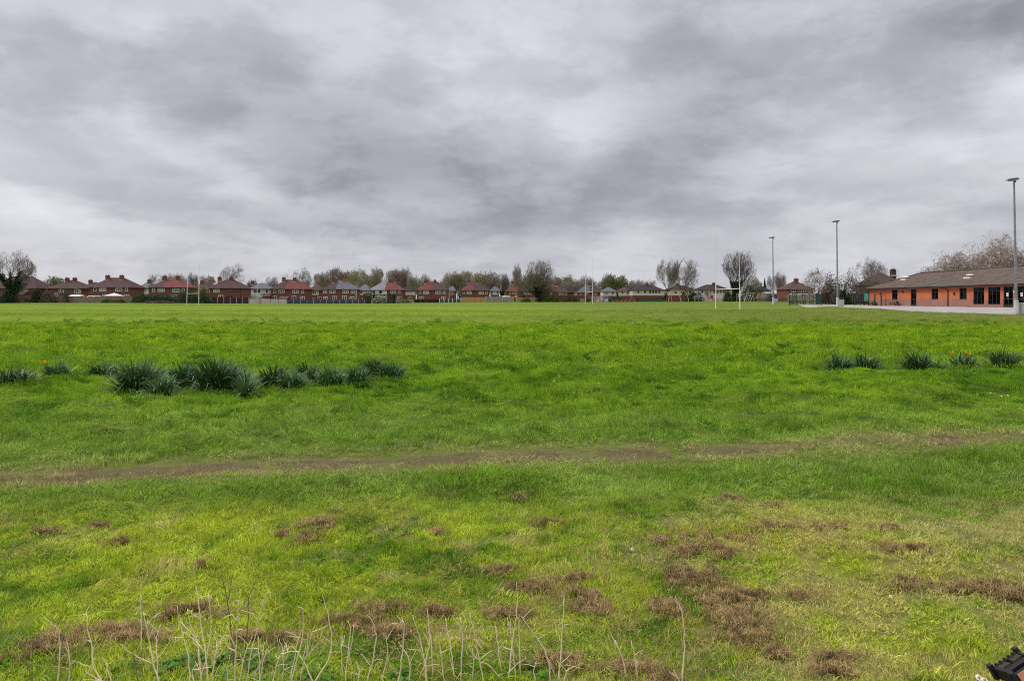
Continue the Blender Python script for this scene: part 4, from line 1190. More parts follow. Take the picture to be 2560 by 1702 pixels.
TREES = [
 ('ivy', 24, 186, 627, 100, 'big ivy-clad bare tree at the far left edge', 'ivy_tree', None),
 ('green', 140, 245, 693, 52, 'greenish budding tree behind the first brown-roofed pair', 'budding_tree', TB),
 ('round', 395, 262, 686, 50, 'left bare treetop above the half brown, half red roof at left', 'bare_tree', TB),
 ('round2', 423, 262, 683, 46, 'middle bare treetop above the half brown, half red roof at left', 'bare_tree', TB),
 ('russet', 447, 258, 684, 36, 'right bare treetop above the half brown, half red roof at left', 'bare_tree', TB),
 ('round2', 487, 262, 681, 34, 'bare tree seen between the tall rugby posts at left', 'bare_tree', TB),
 ('birch', 520, 250, 690, 40, 'brownish budding tree left of the roof with blue windows below', 'budding_tree', TB),
 ('wide', 564, 258, 659, 78, 'wide dark bare tree rising above the house with blue windows', 'bare_tree', TB),
 ('round2', 632, 290, 698, 30, 'small dark bare tree behind the cream house chimney', 'bare_tree', TB),
 ('round', 684, 275, 692, 34, 'faint small bare tree left of the crimson roof', 'bare_tree', TB),
 ('wide', 752, 262, 670, 66, 'dark bare tree with open fork right behind the crimson roof', 'bare_tree', TB),
 ('birch', 800, 285, 683, 40, 'brown treetop left of the half slate roof', 'budding_tree', TB),
 ('birch', 835, 285, 671, 42, 'spindly birch treetop above the brown half of the half slate roof', 'budding_tree', TB),
 ('russet', 815, 290, 690, 44, 'reddish treetop low behind the brick pair with half slate roof', 'bare_tree', TB),
 ('birch', 862, 285, 679, 40, 'brown birch above the orange chimney of the half slate roof', 'budding_tree', TB),
 ('olive', 905, 280, 673, 52, 'broad brown-green treetop right of the half slate roof', 'budding_tree', TB),
 ('birch', 880, 295, 686, 40, 'low tangled treetop right of the orange chimney', 'budding_tree', TB),
 ('birch', 945, 285, 671, 34, 'tall thin birch left of the grey and red roof', 'budding_tree', TB),
 ('olive', 930, 300, 686, 34, 'small brown treetop beside the tall thin birch', 'budding_tree', TB),
 ('birch', 982, 290, 674, 40, 'bushy brown treetop above the red half of the grey and red roof', 'budding_tree', TB),
 ('birch', 1003, 290, 676, 34, 'brown treetop over the dark roof of the white patched house', 'budding_tree', TB),
 ('round2', 1020, 285, 668, 36, 'taller bare tree over the dark roof of the white patched house', 'bare_tree', TB),
 ('olive', 1033, 280, 690, 32, 'low olive tree left of the half red, half brown roof', 'budding_tree', TB),
 ('russet', 1052, 290, 684, 38, 'rounded reddish bare tree behind the half red, half brown roof', 'bare_tree', TB),
 ('pale', 1122, 285, 682, 46, 'pale whitish budding tree behind the tall pale pole', 'budding_tree', TB),
 ('olive', 1150, 285, 682, 44, 'brownish-green round tree right of the pale whitish tree', 'budding_tree', TB),
 ('birch', 1170, 300, 678, 44, 'taller brown tree above the orange-red roof', 'budding_tree', TB),
 ('olive', 1200, 290, 680, 48, 'pale olive tree above the brown half of the orange-red roof', 'budding_tree', TB),
 ('pale', 1230, 290, 680, 46, 'pale olive rounded tree above the blue-grey slate roof', 'budding_tree', TB),
 ('upright', 1255, 300, 683, 34, 'dark thin bare tree right of the blue-grey slate roof', 'bare_tree', TB),
 ('round2', 1302, 268, 660, 40, 'upright bare tree just left of the big ivy-bottomed tree', 'bare_tree', None),
 ('upright', 1344, 258, 650, 74, 'big bare tree with ivy-clad lower half in the middle of the row', 'bare_tree', None),
 ('olive', 1343, 259, 684, 84, 'dense olive undergrowth tree around the foot of the big middle tree', 'budding_tree', None),
 ('birch', 1385, 330, 692, 46, 'brown treetop right of the big middle tree', 'budding_tree', TB),
 ('olive', 1412, 345, 690, 44, 'pale brown treetop above the gap left of the box hedge', 'budding_tree', TB),
 ('pale', 1425, 340, 702, 60, 'pale yellowish low trees behind the gable-roofed house', 'budding_tree', TB),
 ('russet', 1452, 340, 688, 46, 'reddish treetop left of the middle rugby posts', 'bare_tree', TB),
 ('russet', 1478, 345, 694, 34, 'small reddish treetop between the middle rugby posts', 'bare_tree', TB),
 ('russet', 1506, 335, 686, 46, 'reddish-brown tree right of the middle rugby posts', 'bare_tree', TB),
 ('green', 1530, 325, 686, 34, 'fresh green tree, left of the green pair above cream houses', 'leafing_tree', TB),
 ('green', 1553, 325, 690, 38, 'yellow-green rounded tree, right of the green pair above cream houses', 'leafing_tree', TB),
 ('green', 1519, 322, 706, 18, 'small bright green bushy tree under the fresh green tree', 'leafing_tree', TB),
 ('russet', 1578, 335, 700, 34, 'brown bare treetop right of the yellow-green tree', 'bare_tree', TB),
 ('round', 1572, 268, 714, 22, 'small bare street tree in front of the cream houses', 'bare_tree', None),
 ('round2', 1667, 222, 648, 76, 'left of the two large round bare trees by the playground', 'bare_tree', 'pair of round bare trees by the playground'),
 ('round', 1706, 220, 649, 74, 'right of the two large round bare trees by the playground', 'bare_tree', 'pair of round bare trees by the playground'),
 ('round', 1772, 235, 716, 20, 'small bare sapling in front of the pinkish house', 'bare_tree', None),
 ('upright', 1838, 205, 629, 82, 'tall upright bare tree with dark ivy base behind the nearest rugby posts', 'bare_tree', None),
 ('russet', 1888, 215, 690, 52, 'brown rounded bare tree left of the dark conifer', 'bare_tree', None),
 ('round', 1925, 230, 688, 26, 'thin bare tree just left of the first lamp post', 'bare_tree', None),
 ('round2', 1956, 200, 680, 46, 'bare tree with several upright stems right of the first lamp post', 'bare_tree', None),
 ('round', 1944, 196, 692, 34, 'low tangled bare tree under the first lamp post', 'bare_tree', None),
 ('cherry', 2044, 150, 671, 112, 'spreading reddish cherry tree left of the second lamp post', 'cherry_tree', None),
 ('wide', 2172, 165, 645, 78, 'broad bare treetop left of the broad chimney', 'bare_tree', None),
 ('wide', 2206, 165, 646, 90, 'broad bare treetop right behind the broad chimney', 'bare_tree', None),
 ('blossom', 2372, 128, 634, 150, 'low pale blossoming tree over the left part of the club roof', 'blossom_tree', 'blossom trees behind the club building'),
 ('blossom', 2452, 124, 612, 150, 'pale pink blossoming tree over the middle of the club roof', 'blossom_tree', 'blossom trees behind the club building'),
 ('blossom', 2490, 118, 590, 120, 'tallest blossoming tree left of the near lamp post', 'blossom_tree', 'blossom trees behind the club building'),
 ('cherry', 2530, 120, 606, 130, 'sparser reddish tree right behind the near lamp post', 'cherry_tree', 'blossom trees behind the club building'),
 ('blossom', 2590, 112, 600, 130, 'blossoming tree cut off by the right edge of the photo', 'blossom_tree', 'blossom trees behind the club building'),
]
for k, (kind, px, d, ty, w_, lab, nm, grp) in enumerate(TREES):
    tree(kind, px, d, ty, w_, lab, nm, grp, rt_.uniform(0, 6.28))

# ------------------------------------------------------------------ bushes and hedges
def bush(label, px, d, top_py, wpx, mt, kind='dome', dep=None, n=None, size=0.16, name='bush', cat='bush', lift=0.0, seed=None):
    x = W(px, d)
    zb = G(x, d)
    h = ZP(top_py, d) - zb
    w = wpx / F * d / 2
    dp = (dep if dep else w * 1.2) / 2 if kind != 'box' else (dep or 1.6) / 2
    rg = np.random.RandomState(seed if seed is not None else int(px * 3 + d))
    n = n or int(min(5200, max(900, 190 * (w * h * 2 + w * dp * 2) / (size / 0.16) ** 2)))
    if kind == 'dome':
        a = rg.normal(size=(n, 3)); a /= np.linalg.norm(a, axis=1, keepdims=True)
        a[:, 2] = np.abs(a[:, 2])
        ph, th = np.arctan2(a[:, 1], a[:, 0]), a[:, 2]
        lump = 1 + 0.16 * np.sin(3 * ph + seed_ph(px)) + 0.12 * np.sin(5 * ph + 4 * th + px) + 0.1 * np.sin(9 * ph - 7 * th)
        rr = (0.55 + 0.5 * rg.rand(n) ** 0.5) * lump
        C = a * rr[:, None] * np.array([w, dp, h])
        C[:, 2] *= 0.96
    elif kind == 'cone':
        t_ = rg.rand(n) ** 1.4
        ang = rg.rand(n) * 6.283
        rr = (1 - t_) * (0.5 + 0.55 * rg.rand(n) ** 0.5) * (1 + 0.15 * np.sin(14 * t_ + 3 * ang))
        C = np.stack([rr * np.cos(ang) * w, rr * np.sin(ang) * dp, t_ * h], 1)
    else:
        C = (rg.rand(n, 3) * 2 - 1)
        ax = rg.randint(0, 3, n)
        sg = np.sign(rg.rand(n) - 0.4)
        C[np.arange(n), ax] = sg * (0.90 + 0.12 * rg.rand(n))
        C = C * np.array([w, dp, h / 2]) + np.array([0, 0, h / 2])
        C[:, 2] += 0.10 * np.sin(C[:, 0] * 1.3 + px) + 0.06 * np.sin(C[:, 0] * 3.1)
    C[:, 2] = np.maximum(C[:, 2], 0.02)
    V, Fq = cards(C, size * (0.6 + 0.9 * rg.rand(n)), rg, 1.4)
    rt = empty(name, (x, d, zb), label, cat)
    np_obj('foliage', V, Fq, M_LEAF[mt], rt)
    # stems inside
    ns = 26
    ang, q = rg.rand(ns) * 6.283, np.sqrt(rg.rand(ns))
    P0 = np.stack([np.cos(ang) * q * w * 0.5, np.sin(ang) * q * dp * 0.5, np.zeros(ns) - 0.1], 1)
    if kind == 'box': P0[:, 0] *= 1.8
    P1 = P0 * np.array([1.4 if kind != 'cone' else 0.3, 1.4 if kind != 'cone' else 0.3, 1]) + np.stack([np.zeros(ns), np.zeros(ns), h * (0.5 + 0.3 * rg.rand(ns))], 1)
    if kind == 'box': P1[:, 0] = P0[:, 0]
    V, Fq = segs(P0, P1, np.full(ns, 0.04), np.full(ns, 0.015), 5)
    np_obj('stems', V, Fq, M_BARK['brown'], rt)
    return rt
def seed_ph(px): return (px * 0.37) % 6.28
BUSHES = [
 ('low brown bramble thicket right of the ivy tree', 50, 187, 741, 66, 'bramble', 'dome', {}),
 ('dark mound of ivy at the foot of the far-left tree', 22, 185, 730, 44, 'ivy', 'dome', {}),
 ('tall dark evergreen bush right of the ivy tree', 92, 186, 722, 26, 'ever', 'dome', {}),
 ('russet-brown shrub between dark bush and weathered fence', 120, 186, 729, 40, 'bramble', 'dome', {}),
 ('leggy brown bush against the weathered fence', 131, 186.5, 736, 22, 'bush', 'dome', {}),
 ('bare brown sapling bush in front of the first brown-roofed pair', 165, 187, 706, 26, 'bramble', 'dome', {'n': 420}),
 ('left of the two low olive bushes below the gazebo', 268, 186.5, 746.5, 28, 'bush', 'dome', {}),
 ('right of the two low olive bushes below the gazebo', 298, 186.5, 748, 36, 'bush', 'dome', {}),
 ('left half of the long ragged ivy hedge', 362, 189, 736, 60, 'hedge', 'dome', {}),
 ('right half of the long ragged ivy hedge', 412, 190, 736, 66, 'hedge', 'dome', {}),
 ('bare reddish shrub low in front of the ivy hedge', 400, 187, 752.5, 80, 'bramble', 'dome', {'dep': 3.0}),
 ('tall dense dark bush behind the left tall rugby post', 470, 193, 728, 50, 'hedge', 'dome', {}),
 ('yellowish loose bush behind the right tall rugby post', 505, 194, 722, 34, 'bush', 'dome', {}),
 ('dark bush closing the brown fence at its left end', 514, 193, 738, 30, 'hedge', 'dome', {}),
 ('narrow clipped green bush left of the person in orange', 918.5, 218, 734, 17, 'clipped', 'box', {'name': 'clipped_bush'}),
 ('wide clipped green hedge right of the person in orange', 960, 221, 736, 54, 'clipped', 'box', {'name': 'clipped_hedge', 'cat': 'hedge', 'dep': 2.2}),
 ('low pale shrub at the short grey fence right of the clipped hedge', 1012, 222, 748, 30, 'bush', 'dome', {'n': 500}),
 ('round green bush in front of the tan fence', 1316, 252, 744.5, 22, 'bush', 'dome', {}),
 ('dark green bush above the tan fence', 1309, 262, 738, 10, 'ever', 'dome', {}),
 ('tall reddish-brown shrub in front of the red and dark roof', 1378, 262, 713, 40, 'bramble', 'dome', {'n': 2600}),
 ('green-brown shrub below the tall reddish-brown shrub', 1362, 259, 735, 34, 'bush', 'dome', {}),
 ('dark tree-like bush left of the tall reddish-brown shrub', 1361, 266, 718, 20, 'ever', 'dome', {}),
 ('spiky olive shrub at the right foot of the reddish shrub', 1388, 259, 738, 24, 'bush', 'dome', {}),
 ('left half of the squared hedge with golden top', 1411, 270, 740, 27, 'golden', 'box', {'name': 'clipped_hedge', 'cat': 'hedge'}),
 ('right half of the squared hedge with golden top', 1436.5, 270, 740, 24, 'golden', 'box', {'name': 'clipped_hedge', 'cat': 'hedge'}),
 ('green bush between grey fence stub and mural wall', 1471, 274, 743, 16, 'bush', 'dome', {}),
 ('dark bush between mural wall and grey car', 1540, 270, 743, 40, 'hedge', 'dome', {'dep': 2}),
 ('yellow-green trimmed hedge in front of the cream houses', 1625, 240, 743, 66, 'golden', 'box', {'name': 'clipped_hedge', 'cat': 'hedge'}),
 ('dark green bush right of the two round trees', 1737, 225, 730, 40, 'hedge', 'dome', {}),
 ('brown ivy growth between trunks of the two round trees', 1716, 228, 716, 22, 'bramble', 'dome', {'n': 700}),
 ('yellowish shrub left of the nearest right rugby post', 1820, 210, 728, 26, 'golden', 'dome', {}),
 ('big yellow-green bush right of the tall upright tree', 1873, 210, 708, 46, 'bush', 'dome', {}),
 ('dark conifer left of the first lamp post', 1912, 218, 695, 17, 'ever', 'cone', {'name': 'conifer', 'cat': 'tree'}),
 ('brown shrubs right of the pale shed', 1935, 192, 735, 40, 'bramble', 'dome', {}),
 ('green-brown bush right of the cherry trunk', 2072, 152, 716, 44, 'bush', 'dome', {}),
 ('large brown thicket behind the second lamp post', 2118, 140, 686, 66, 'bramble', 'dome', {'n': 3600, 'size': 0.14}),
 ('dark brown thicket left of the second lamp post', 2078, 150, 690, 46, 'bramble', 'dome', {'n': 2600}),
 ('tall brown thicket under the broad bare treetop', 2170, 150, 682, 66, 'bramble', 'dome', {'n': 3600, 'size': 0.14}),
 ('olive thicket against the club gable end', 2192, 140, 706, 56, 'bush', 'dome', {'n': 3000, 'size': 0.14}),
 ('dark leafy tree base right of the second lamp post', 2110, 136, 722, 30, 'ivy', 'dome', {}),
]
for (lab, px, d, ty, w_, mt, kind, kw) in BUSHES:
    bush(lab, px, d, ty, w_, mt, kind, **kw)

# ------------------------------------------------------------------ far wood behind the estate: one continuous low band of bare trees
rg = np.random.RandomState(91)
P0, P1, R0, R1, LC = [], [], [], [], []
for k in range(230):
    px = rg.uniform(540, 1640)
    d = rg.uniform(330, 400)
    x = W(px, d)
    env = 697 - 9 * np.exp(-((px - 930) / 170) ** 2) - 8 * np.exp(-((px - 1210) / 120) ** 2) - 5 * np.exp(-((px - 1480) / 110) ** 2) + rg.uniform(-4, 6) + (8 if px < 760 else 0)
    zt = ZP(env, d)
    zb = 0.6
    h = zt - zb
    P0.append((x, d, zb)); P1.append((x + rg.normal() * .3, d, zb + h * .55)); R0.append(.22); R1.append(.12)
    for j in range(46):
        t0 = 0.25 + 0.5 * rg.rand()
        a = np.array([x + rg.normal() * 0.4, d + rg.normal() * .4, zb + h * t0])
        ang, sp_ = rg.rand() * 6.283, rg.uniform(0.5, 2.4)
        b = a + np.array([math.cos(ang) * sp_, math.sin(ang) * sp_, rg.uniform(0.5, 2.6)])
        b[2] = min(b[2], zt)
        P0.append(a); P1.append(b); R0.append(.075); R1.append(.035)
        for q in range(4):
            c = a + (b - a) * rg.uniform(.3, 1)
            e = c + rg.normal(size=3) * np.array([.55, .55, .45]) + np.array([0, 0, .35])
            P0.append(c); P1.append(e); R0.append(.042); R1.append(.028)
V, Fq = segs(np.array(P0), np.array(P1), np.array(R0), np.array(R1), 3)
far_wood = np_obj('distant_wood', V, Fq, M_TWIG['brown'])
tag(far_wood, 'continuous low band of bare grey-brown trees far behind the houses', 'wood', kind='stuff')
# ------------------------------------------------------------------ rugby posts
M_POST = mat('white_post_paint', (0.84, 0.83, 0.80), (0.72, 0.70, 0.66), 1.5, 0.4)
M_RUST = mat('rusty_paint', (0.30, 0.13, 0.06), (0.55, 0.50, 0.45), 3, 0.8)
def posts(label, a, b, h_a, h_b, bar_py, lower_py):
    """a, b: (base column, base row, distance, top column); one H made of two uprights and a crossbar"""
    A, Bp = Vector((W(a[0], a[2]), a[2], ZP(a[1], a[2]))), Vector((W(b[0], b[2]), b[2], ZP(b[1], b[2])))
    c = (A + Bp) / 2
    rt = empty('rugby_posts', c, label, 'goal posts', 'rugby posts on the pitch')
    for P_, s, hpy in ((A, a, h_a), (Bp, b, h_b)):
        top = Vector((W(s[3], s[2]), s[2], ZP(hpy, s[2])))
        ml = Vector(P_).lerp(top, (ZP(lower_py, s[2]) - P_.z) / (top.z - P_.z))
        m = MB()
        m.tube([P_ - c - Vector((0, 0, .3)), ml - c], [0.075, 0.066], 10)
        m.tube([ml - c, top - c], [0.046, 0.034], 8)
        o = m.build('upright', M_POST, rt)
        MB().tube([P_ - c - Vector((0, 0, .2)), P_ - c + Vector((0, 0, 0.16))], 0.082, 10).build('base_sleeve', M_RUST, o)
    za, zb = ZP(bar_py[0], a[2]), ZP(bar_py[1], b[2])
    MB().tube([Vector((A.x, A.y, za)) - c, Vector((Bp.x, Bp.y, zb)) - c], 0.055, 8).build('crossbar', M_POST, rt)
posts('tall far white rugby posts at the left, before dark bushes', (466.6, 765, 166, 470), (496.6, 765, 168, 498.5), 656, 658, (734, 733.6), 690)
posts('far white rugby posts in the middle with thin tall uprights', (1463.3, 761, 171, 1463.3), (1481.3, 761.6, 167, 1480.5), 652, 646, (731.6, 730), 704)
posts('nearest white rugby posts with one upright stained orange', (1789, 774.4, 101, 1791), (1850, 775.6, 95, 1847), 594, 582, (723.8, 721.6), 712)

# ------------------------------------------------------------------ floodlight columns
M_HEADD = mat('dark_lamp_housing', (0.075, 0.078, 0.085), (0.055, 0.057, 0.062), 2, 0.5, metal=0.3)
M_LENS = mat('lamp_glass', (0.66, 0.67, 0.68), None, 2, 0.2)
M_CAB = mat('grey_cabinet', (0.46, 0.46, 0.45), (0.38, 0.38, 0.37), 1.5, 0.6)
M_BASEW = mat('white_base_paint', (0.66, 0.66, 0.65), (0.54, 0.54, 0.53), 2, 0.6)
def lamp(label, px, by, ty, d, tx, ang, box_x, box_h):
    x, zb = W(px, d), ZP(by, d)
    rt = empty('floodlight_column', (x, d, zb), label, 'lamp post', 'floodlight columns along the paving')
    h = ZP(ty, d) - zb
    dx = W(tx, d) - x
    L_ = lambda z: dx * z / h
    m = MB()
    m.tube([(0, 0, -0.1), (L_(1.3), 0, 1.3)], 0.17, 14)
    m.build('base_compartment', M_BASEW, rt)
    m = MB()
    m.tube([(L_(1.301), 0, 1.301), (L_(1.5), 0, 1.5), (L_(h * 0.45), 0, h * 0.45), (L_(h - 0.35), 0, h - 0.35)], [0.14, 0.115, 0.098, 0.070], 12)
    o = m.build('column', M_GALV, rt)
    MB().box(-0.13, 0.13, -0.13, 0.13, -0.1, 0.14).build('foot_plate', M_PIPE, rt)
    # flat asymmetric lamp head pointing over the pitch, with short bracket
    m = MB()
    R_ = Matrix.Translation((L_(h - 0.3), 0, h - 0.22)) @ Matrix.Rotation(ang, 4, 'Z') @ Matrix.Rotation(rad(-5), 4, 'Y')
    top = [(-0.95, -0.08, 0.02), (-0.5, -0.30, 0.03), (0.30, -0.30, 0.05), (0.36, 0, 0.05), (0.30, 0.30, 0.05), (-0.5, 0.30, 0.03), (-0.95, 0.08, 0.02)]
    hi = [(-0.80, -0.04, 0.06), (-0.42, -0.2, 0.19), (0.2, -0.2, 0.21), (0.26, 0, 0.21), (0.2, 0.2, 0.21), (-0.42, 0.2, 0.19), (-0.80, 0.04, 0.06)]
    T3 = lambda p: tuple(R_ @ Vector(p))
    n = len(top)
    m.poly([T3(p) for p in hi])
    m.poly([T3(p) for p in top], flip=True)
    for i in range(n):
        j = (i + 1) % n
        m.poly([T3(top[i]), T3(top[j]), T3(hi[j]), T3(hi[i])])
    m.tube([T3((0.05, 0, -0.2)), T3((0.05, 0, 0.02))], 0.10, 10)
    hd = m.build('lamp_head', M_HEADD, rt)
    MB().box(-0.42, 0.16, -0.22, 0.22, -0.045, 0.017, R_).build('lens', M_LENS, hd)
    # roadside cabinet bolted beside the foot
    b = MB()
    b.box(box_x - 0.34, box_x + 0.34, -0.32, 0.22, 0.02, box_h)
    b.box(box_x - 0.37, box_x + 0.37, -0.35, 0.25, box_h, box_h + 0.05)
    cb = b.build('cabinet', M_CAB, rt)
    MB().box(box_x - 0.29, box_x + 0.29, -0.335, -0.325, 0.12, box_h - 0.08).build('cabinet_door', M_CAB, cb)
lamp('nearest lamp post at the right edge, in front of the club building', 2541, 787, 445, 60, 2535, rad(14), 0.62, 1.02)
lamp('middle lamp post with white cabinet left of the club building', 2094, 767.5, 551, 95, 2092, rad(12), 0.42, 1.02)
lamp('farthest lamp post right of the nearest rugby posts', 1933.5, 761.5, 592, 121, 1932, rad(4), 0.36, 1.05)

# ------------------------------------------------------------------ club building (long single storey, hipped roof)
BX, BZ, EV, RX, RZ = 59.0, 0.53, 3.23, 64.5, 5.70
Y0, Y1 = 58.0, 112.9          # near end (outside the picture) and far end
def brick_mat(name, c1, c2, mortar):
    m = bpy.data.materials.new(name)
    m.use_nodes = True
    t = NT(m.node_tree)
    bs = t.n['Principled BSDF']
    bs.inputs['Roughness'].default_value = 0.9
    bs.inputs['Specular IOR Level'].default_value = 0.08
    o = t.sep(t.node('ShaderNodeTexCoord').outputs['Object'])
    nd = t.node('ShaderNodeTexBrick')
    t.l.new(t.comb(t.m('ADD', o[0], o[1]), o[2], 0.0), nd.inputs['Vector'])
    nd.inputs['Color1'].default_value = (*c1, 1)
    nd.inputs['Color2'].default_value = (*c2, 1)
    nd.inputs['Mortar'].default_value = (*mortar, 1)
    nd.inputs['Scale'].default_value = 1.0
    nd.inputs['Mortar Size'].default_value = 0.009
    nd.inputs['Brick Width'].default_value = 0.225
    nd.inputs['Row Height'].default_value = 0.075
    n = t.noise(t.node('ShaderNodeTexCoord').outputs['Object'], 0.9, 5, 0.6)
    t.put(bs.inputs['Base Color'], t.mix(t.m('MULTIPLY', t.ss(n, 0.35, 0.7), 0.3), nd.outputs[0], tuple(c * 0.6 for c in c1)))
    return m
M_B1 = brick_mat('club_orange_brick', (0.66, 0.170, 0.070), (0.56, 0.138, 0.060), (0.48, 0.25, 0.155))
M_B2 = brick_mat('club_brown_brick', (0.40, 0.165, 0.115), (0.31, 0.125, 0.09), (0.42, 0.31, 0.25))
def tile_mat():
    m = bpy.data.materials.new('club_roof_tiles')
    m.use_nodes = True
    t = NT(m.node_tree)
    bs = t.n['Principled BSDF']
    bs.inputs['Roughness'].default_value = 0.85
    bs.inputs['Specular IOR Level'].default_value = 0.1
    ob = t.node('ShaderNodeTexCoord').outputs['Object']
    o = t.sep(ob)
    n = t.noise(t.vm('MULTIPLY', ob, (0.7, 0.7, 4.0)), 1.2, 7, 0.7)
    c = t.mix(t.ss(n, 0.36, 0.66), (0.150, 0.108, 0.084), (0.080, 0.059, 0.050))
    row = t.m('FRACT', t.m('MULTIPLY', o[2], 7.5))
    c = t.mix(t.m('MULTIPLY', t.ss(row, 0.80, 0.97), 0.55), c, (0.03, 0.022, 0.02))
    t.put(bs.inputs['Base Color'], c)
    b = t.node('ShaderNodeBump')
    b.inputs['Distance'].default_value = 0.03
    t.l.new(row, b.inputs['Height'])
    t.l.new(b.outputs[0], bs.inputs['Normal'])
    return m
M_TILE = tile_mat()
M_GLASS = bpy.data.materials.new('club_glass')
M_GLASS.use_nodes = True
t = NT(M_GLASS.node_tree)
gls = t.node('ShaderNodeBsdfGlossy'); gls.inputs['Roughness'].default_value = 0.03; gls.inputs['Color'].default_value = (0.7, 0.75, 0.8, 1)
trn = t.node('ShaderNodeBsdfTransparent'); trn.inputs['Color'].default_value = (0.9, 0.93, 0.93, 1)
fr_ = t.node('ShaderNodeFresnel'); fr_.inputs['IOR'].default_value = 1.5
mx = t.node('ShaderNodeMixShader')
t.l.new(fr_.outputs[0], mx.inputs[0]); t.l.new(trn.outputs[0], mx.inputs[1]); t.l.new(gls.outputs[0], mx.inputs[2])
t.l.new(mx.outputs[0], t.n['Material Output'].inputs[0])
M_ROOM = mat('room_wall', (0.46, 0.43, 0.40), (0.34, 0.31, 0.28), 0.7, 0.9)
M_CURT = mat('pale_curtain', (0.85, 0.85, 0.85), (0.7, 0.7, 0.7), 3.0, 0.9, stretch=(6, 6, 0.3))
M_FRAME = mat('charcoal_frame', (0.028, 0.032, 0.040), (0.020, 0.023, 0.030), 2, 0.45)
M_CHAIRO = mat('orange_chair', (0.42, 0.17, 0.05), None, 2, 0.6)
M_PAPER = mat('white_paper', (0.80, 0.78, 0.80), None, 2, 0.8)
club = empty('club_building', (BX, (Y0 + Y1) / 2, BZ), 'long low orange-brick club building with brown hipped roof', 'building')
YC = (Y0 + Y1) / 2
ly = lambda d: d - YC
ZP1 = 1.03                    # top of the brown plinth above the floor
HE = EV - BZ
# openings: (far, near, bottom, kind)
OPEN = [(106.0, 104.5, 1.03, 'win'), (101.0, 99.6, 0.04, 'door'), (96.0, 94.55, 1.06, 'win'), (90.0, 88.6, 1.06, 'win'), (87.3, 85.3, 0.35, 'big'), (84.6, 82.5, 0.35, 'big'),
        (81.95, 80.4, 0.06, 'door2'), (79.7, 78.1, 0.06, 'door2'), (76.5, 74.4, 0.35, 'big'), (72.0, 70.4, 1.06, 'win'), (66.0, 64.4, 1.06, 'win')]
TOPZ = HE - 0.20
up, lo = MB(), MB()
cur = Y1
T_ = 0.28
def wseg(a, b, z0, z1, ins=0.0):
    """solid wall between distances a (far) and b (near)"""
    if z1 <= z0 + 1e-4: return
    for (m, za, zb_, px_) in ((lo, max(z0, -0.5), min(z1, ZP1), 0.012), (up, max(z0, ZP1), z1, 0.0)):
        if zb_ > za + 1e-4:
            m.box(-px_, T_, ly(b), ly(a), za, zb_)
for (fa, nb, zb_, kd) in OPEN:
    wseg(cur, fa, -0.5, HE)
    wseg(fa, nb, -0.5, zb_)
    wseg(fa, nb, TOPZ, HE)
    cur = nb
wseg(cur, Y0, -0.5, HE)
WX = 2 * (RX - BX)
for (y_a, y_b) in ((Y1 - T_, Y1), (Y0, Y0 + T_)):
    lo.box(T_ + .001, WX, ly(y_a), ly(y_b), -0.5, ZP1)
    up.box(T_ + .001, WX, ly(y_a), ly(y_b), ZP1, HE)
lo.box(WX - T_, WX - .001, ly(Y0 + T_) + .001, ly(Y1 - T_) - .001, -0.5, ZP1)
up.box(WX - T_, WX - .001, ly(Y0 + T_) + .001, ly(Y1 - T_) - .001, ZP1, HE)
up.build('wall', M_B1, club)
lo.build('plinth', M_B2, club)
# roof
ov = 0.55
x0, x1, ya, yb = -ov, WX + ov, ly(Y0) - ov, ly(Y1) + ov
xm, zr = RX - BX, RZ - BZ
ze = HE + 0.10
ins = xm + ov
m = MB()
m.poly([(x0, yb, ze), (x0, ya, ze), (xm, ya + ins, zr), (xm, yb - ins, zr)])
m.poly([(x1, ya, ze), (x1, yb, ze), (xm, yb - ins, zr), (xm, ya + ins, zr)])
m.poly([(x1, yb, ze), (x0, yb, ze), (xm, yb - ins, zr)])
m.poly([(x0, ya, ze), (x1, ya, ze), (xm, ya + ins, zr)])
m.poly([(x0, ya, ze - .02), (x0, yb, ze - .02), (x1, yb, ze - .02), (x1, ya, ze - .02)])
roof = m.build('roof', M_TILE, club)
m = MB()
m.tube([(xm, ya + ins, zr + 0.02), (xm, yb - ins, zr + 0.02)], 0.11, 8)
m.tube([(x0, yb, ze + 0.02), (xm, yb - ins, zr + 0.02)], 0.10, 8)
m.build('ridge_tiles', M_TILE, roof)
m = MB()
m.box(x0 - 0.12, x0 - .003, ya - 0.12, yb + 0.12, ze - 0.20, ze - 0.03)
m.box(x0, x1, yb + .003, yb + 0.12, ze - 0.20, ze - 0.03)
m.box(x0, -0.002, ya, yb, ze - 0.10, ze - 0.025)
m.build('gutter', M_PIPE, club)
# roof vents: white hood on a red base
M_REDV = mat('red_vent_base', (0.42, 0.10, 0.07), None, 2, 0.7)
for (px, py) in ((2264.5, 697.5), (2425, 693)):
    # where the ray meets the front slope
    sl = (zr - ze) / (xm - x0)
    k = (px - CX) / F
    zk = (HY - py) / F
    # z = BZ+ze + sl*(X-BX-x0), X = k*d, z = EYE + zk*d
    d = (EYE - BZ - ze + sl * (BX + x0)) / (sl * k - zk)
    X = k * d
    z = sl * (X - BX - x0) + ze
    ob = MB()
    ob.box(X - BX - 0.5, X - BX + 0.42, ly(d) - 0.62, ly(d) + 0.62, z - 0.30, z + 0.03)
    ob.cur = 1
    ob.box(X - BX - 0.42, X - BX + 0.38, ly(d) - 0.38, ly(d) + 0.38, z + 0.031, z + 0.26)
    ob.cur = 0
    ob.tube([(X - BX, ly(d), z + 0.261), (X - BX, ly(d), z + 0.36), (X - BX, ly(d), z + 0.42)], [0.5, 0.40, 0.1], 12)
    ob.build('roof_vent', [M_WHITE, M_REDV], roof)
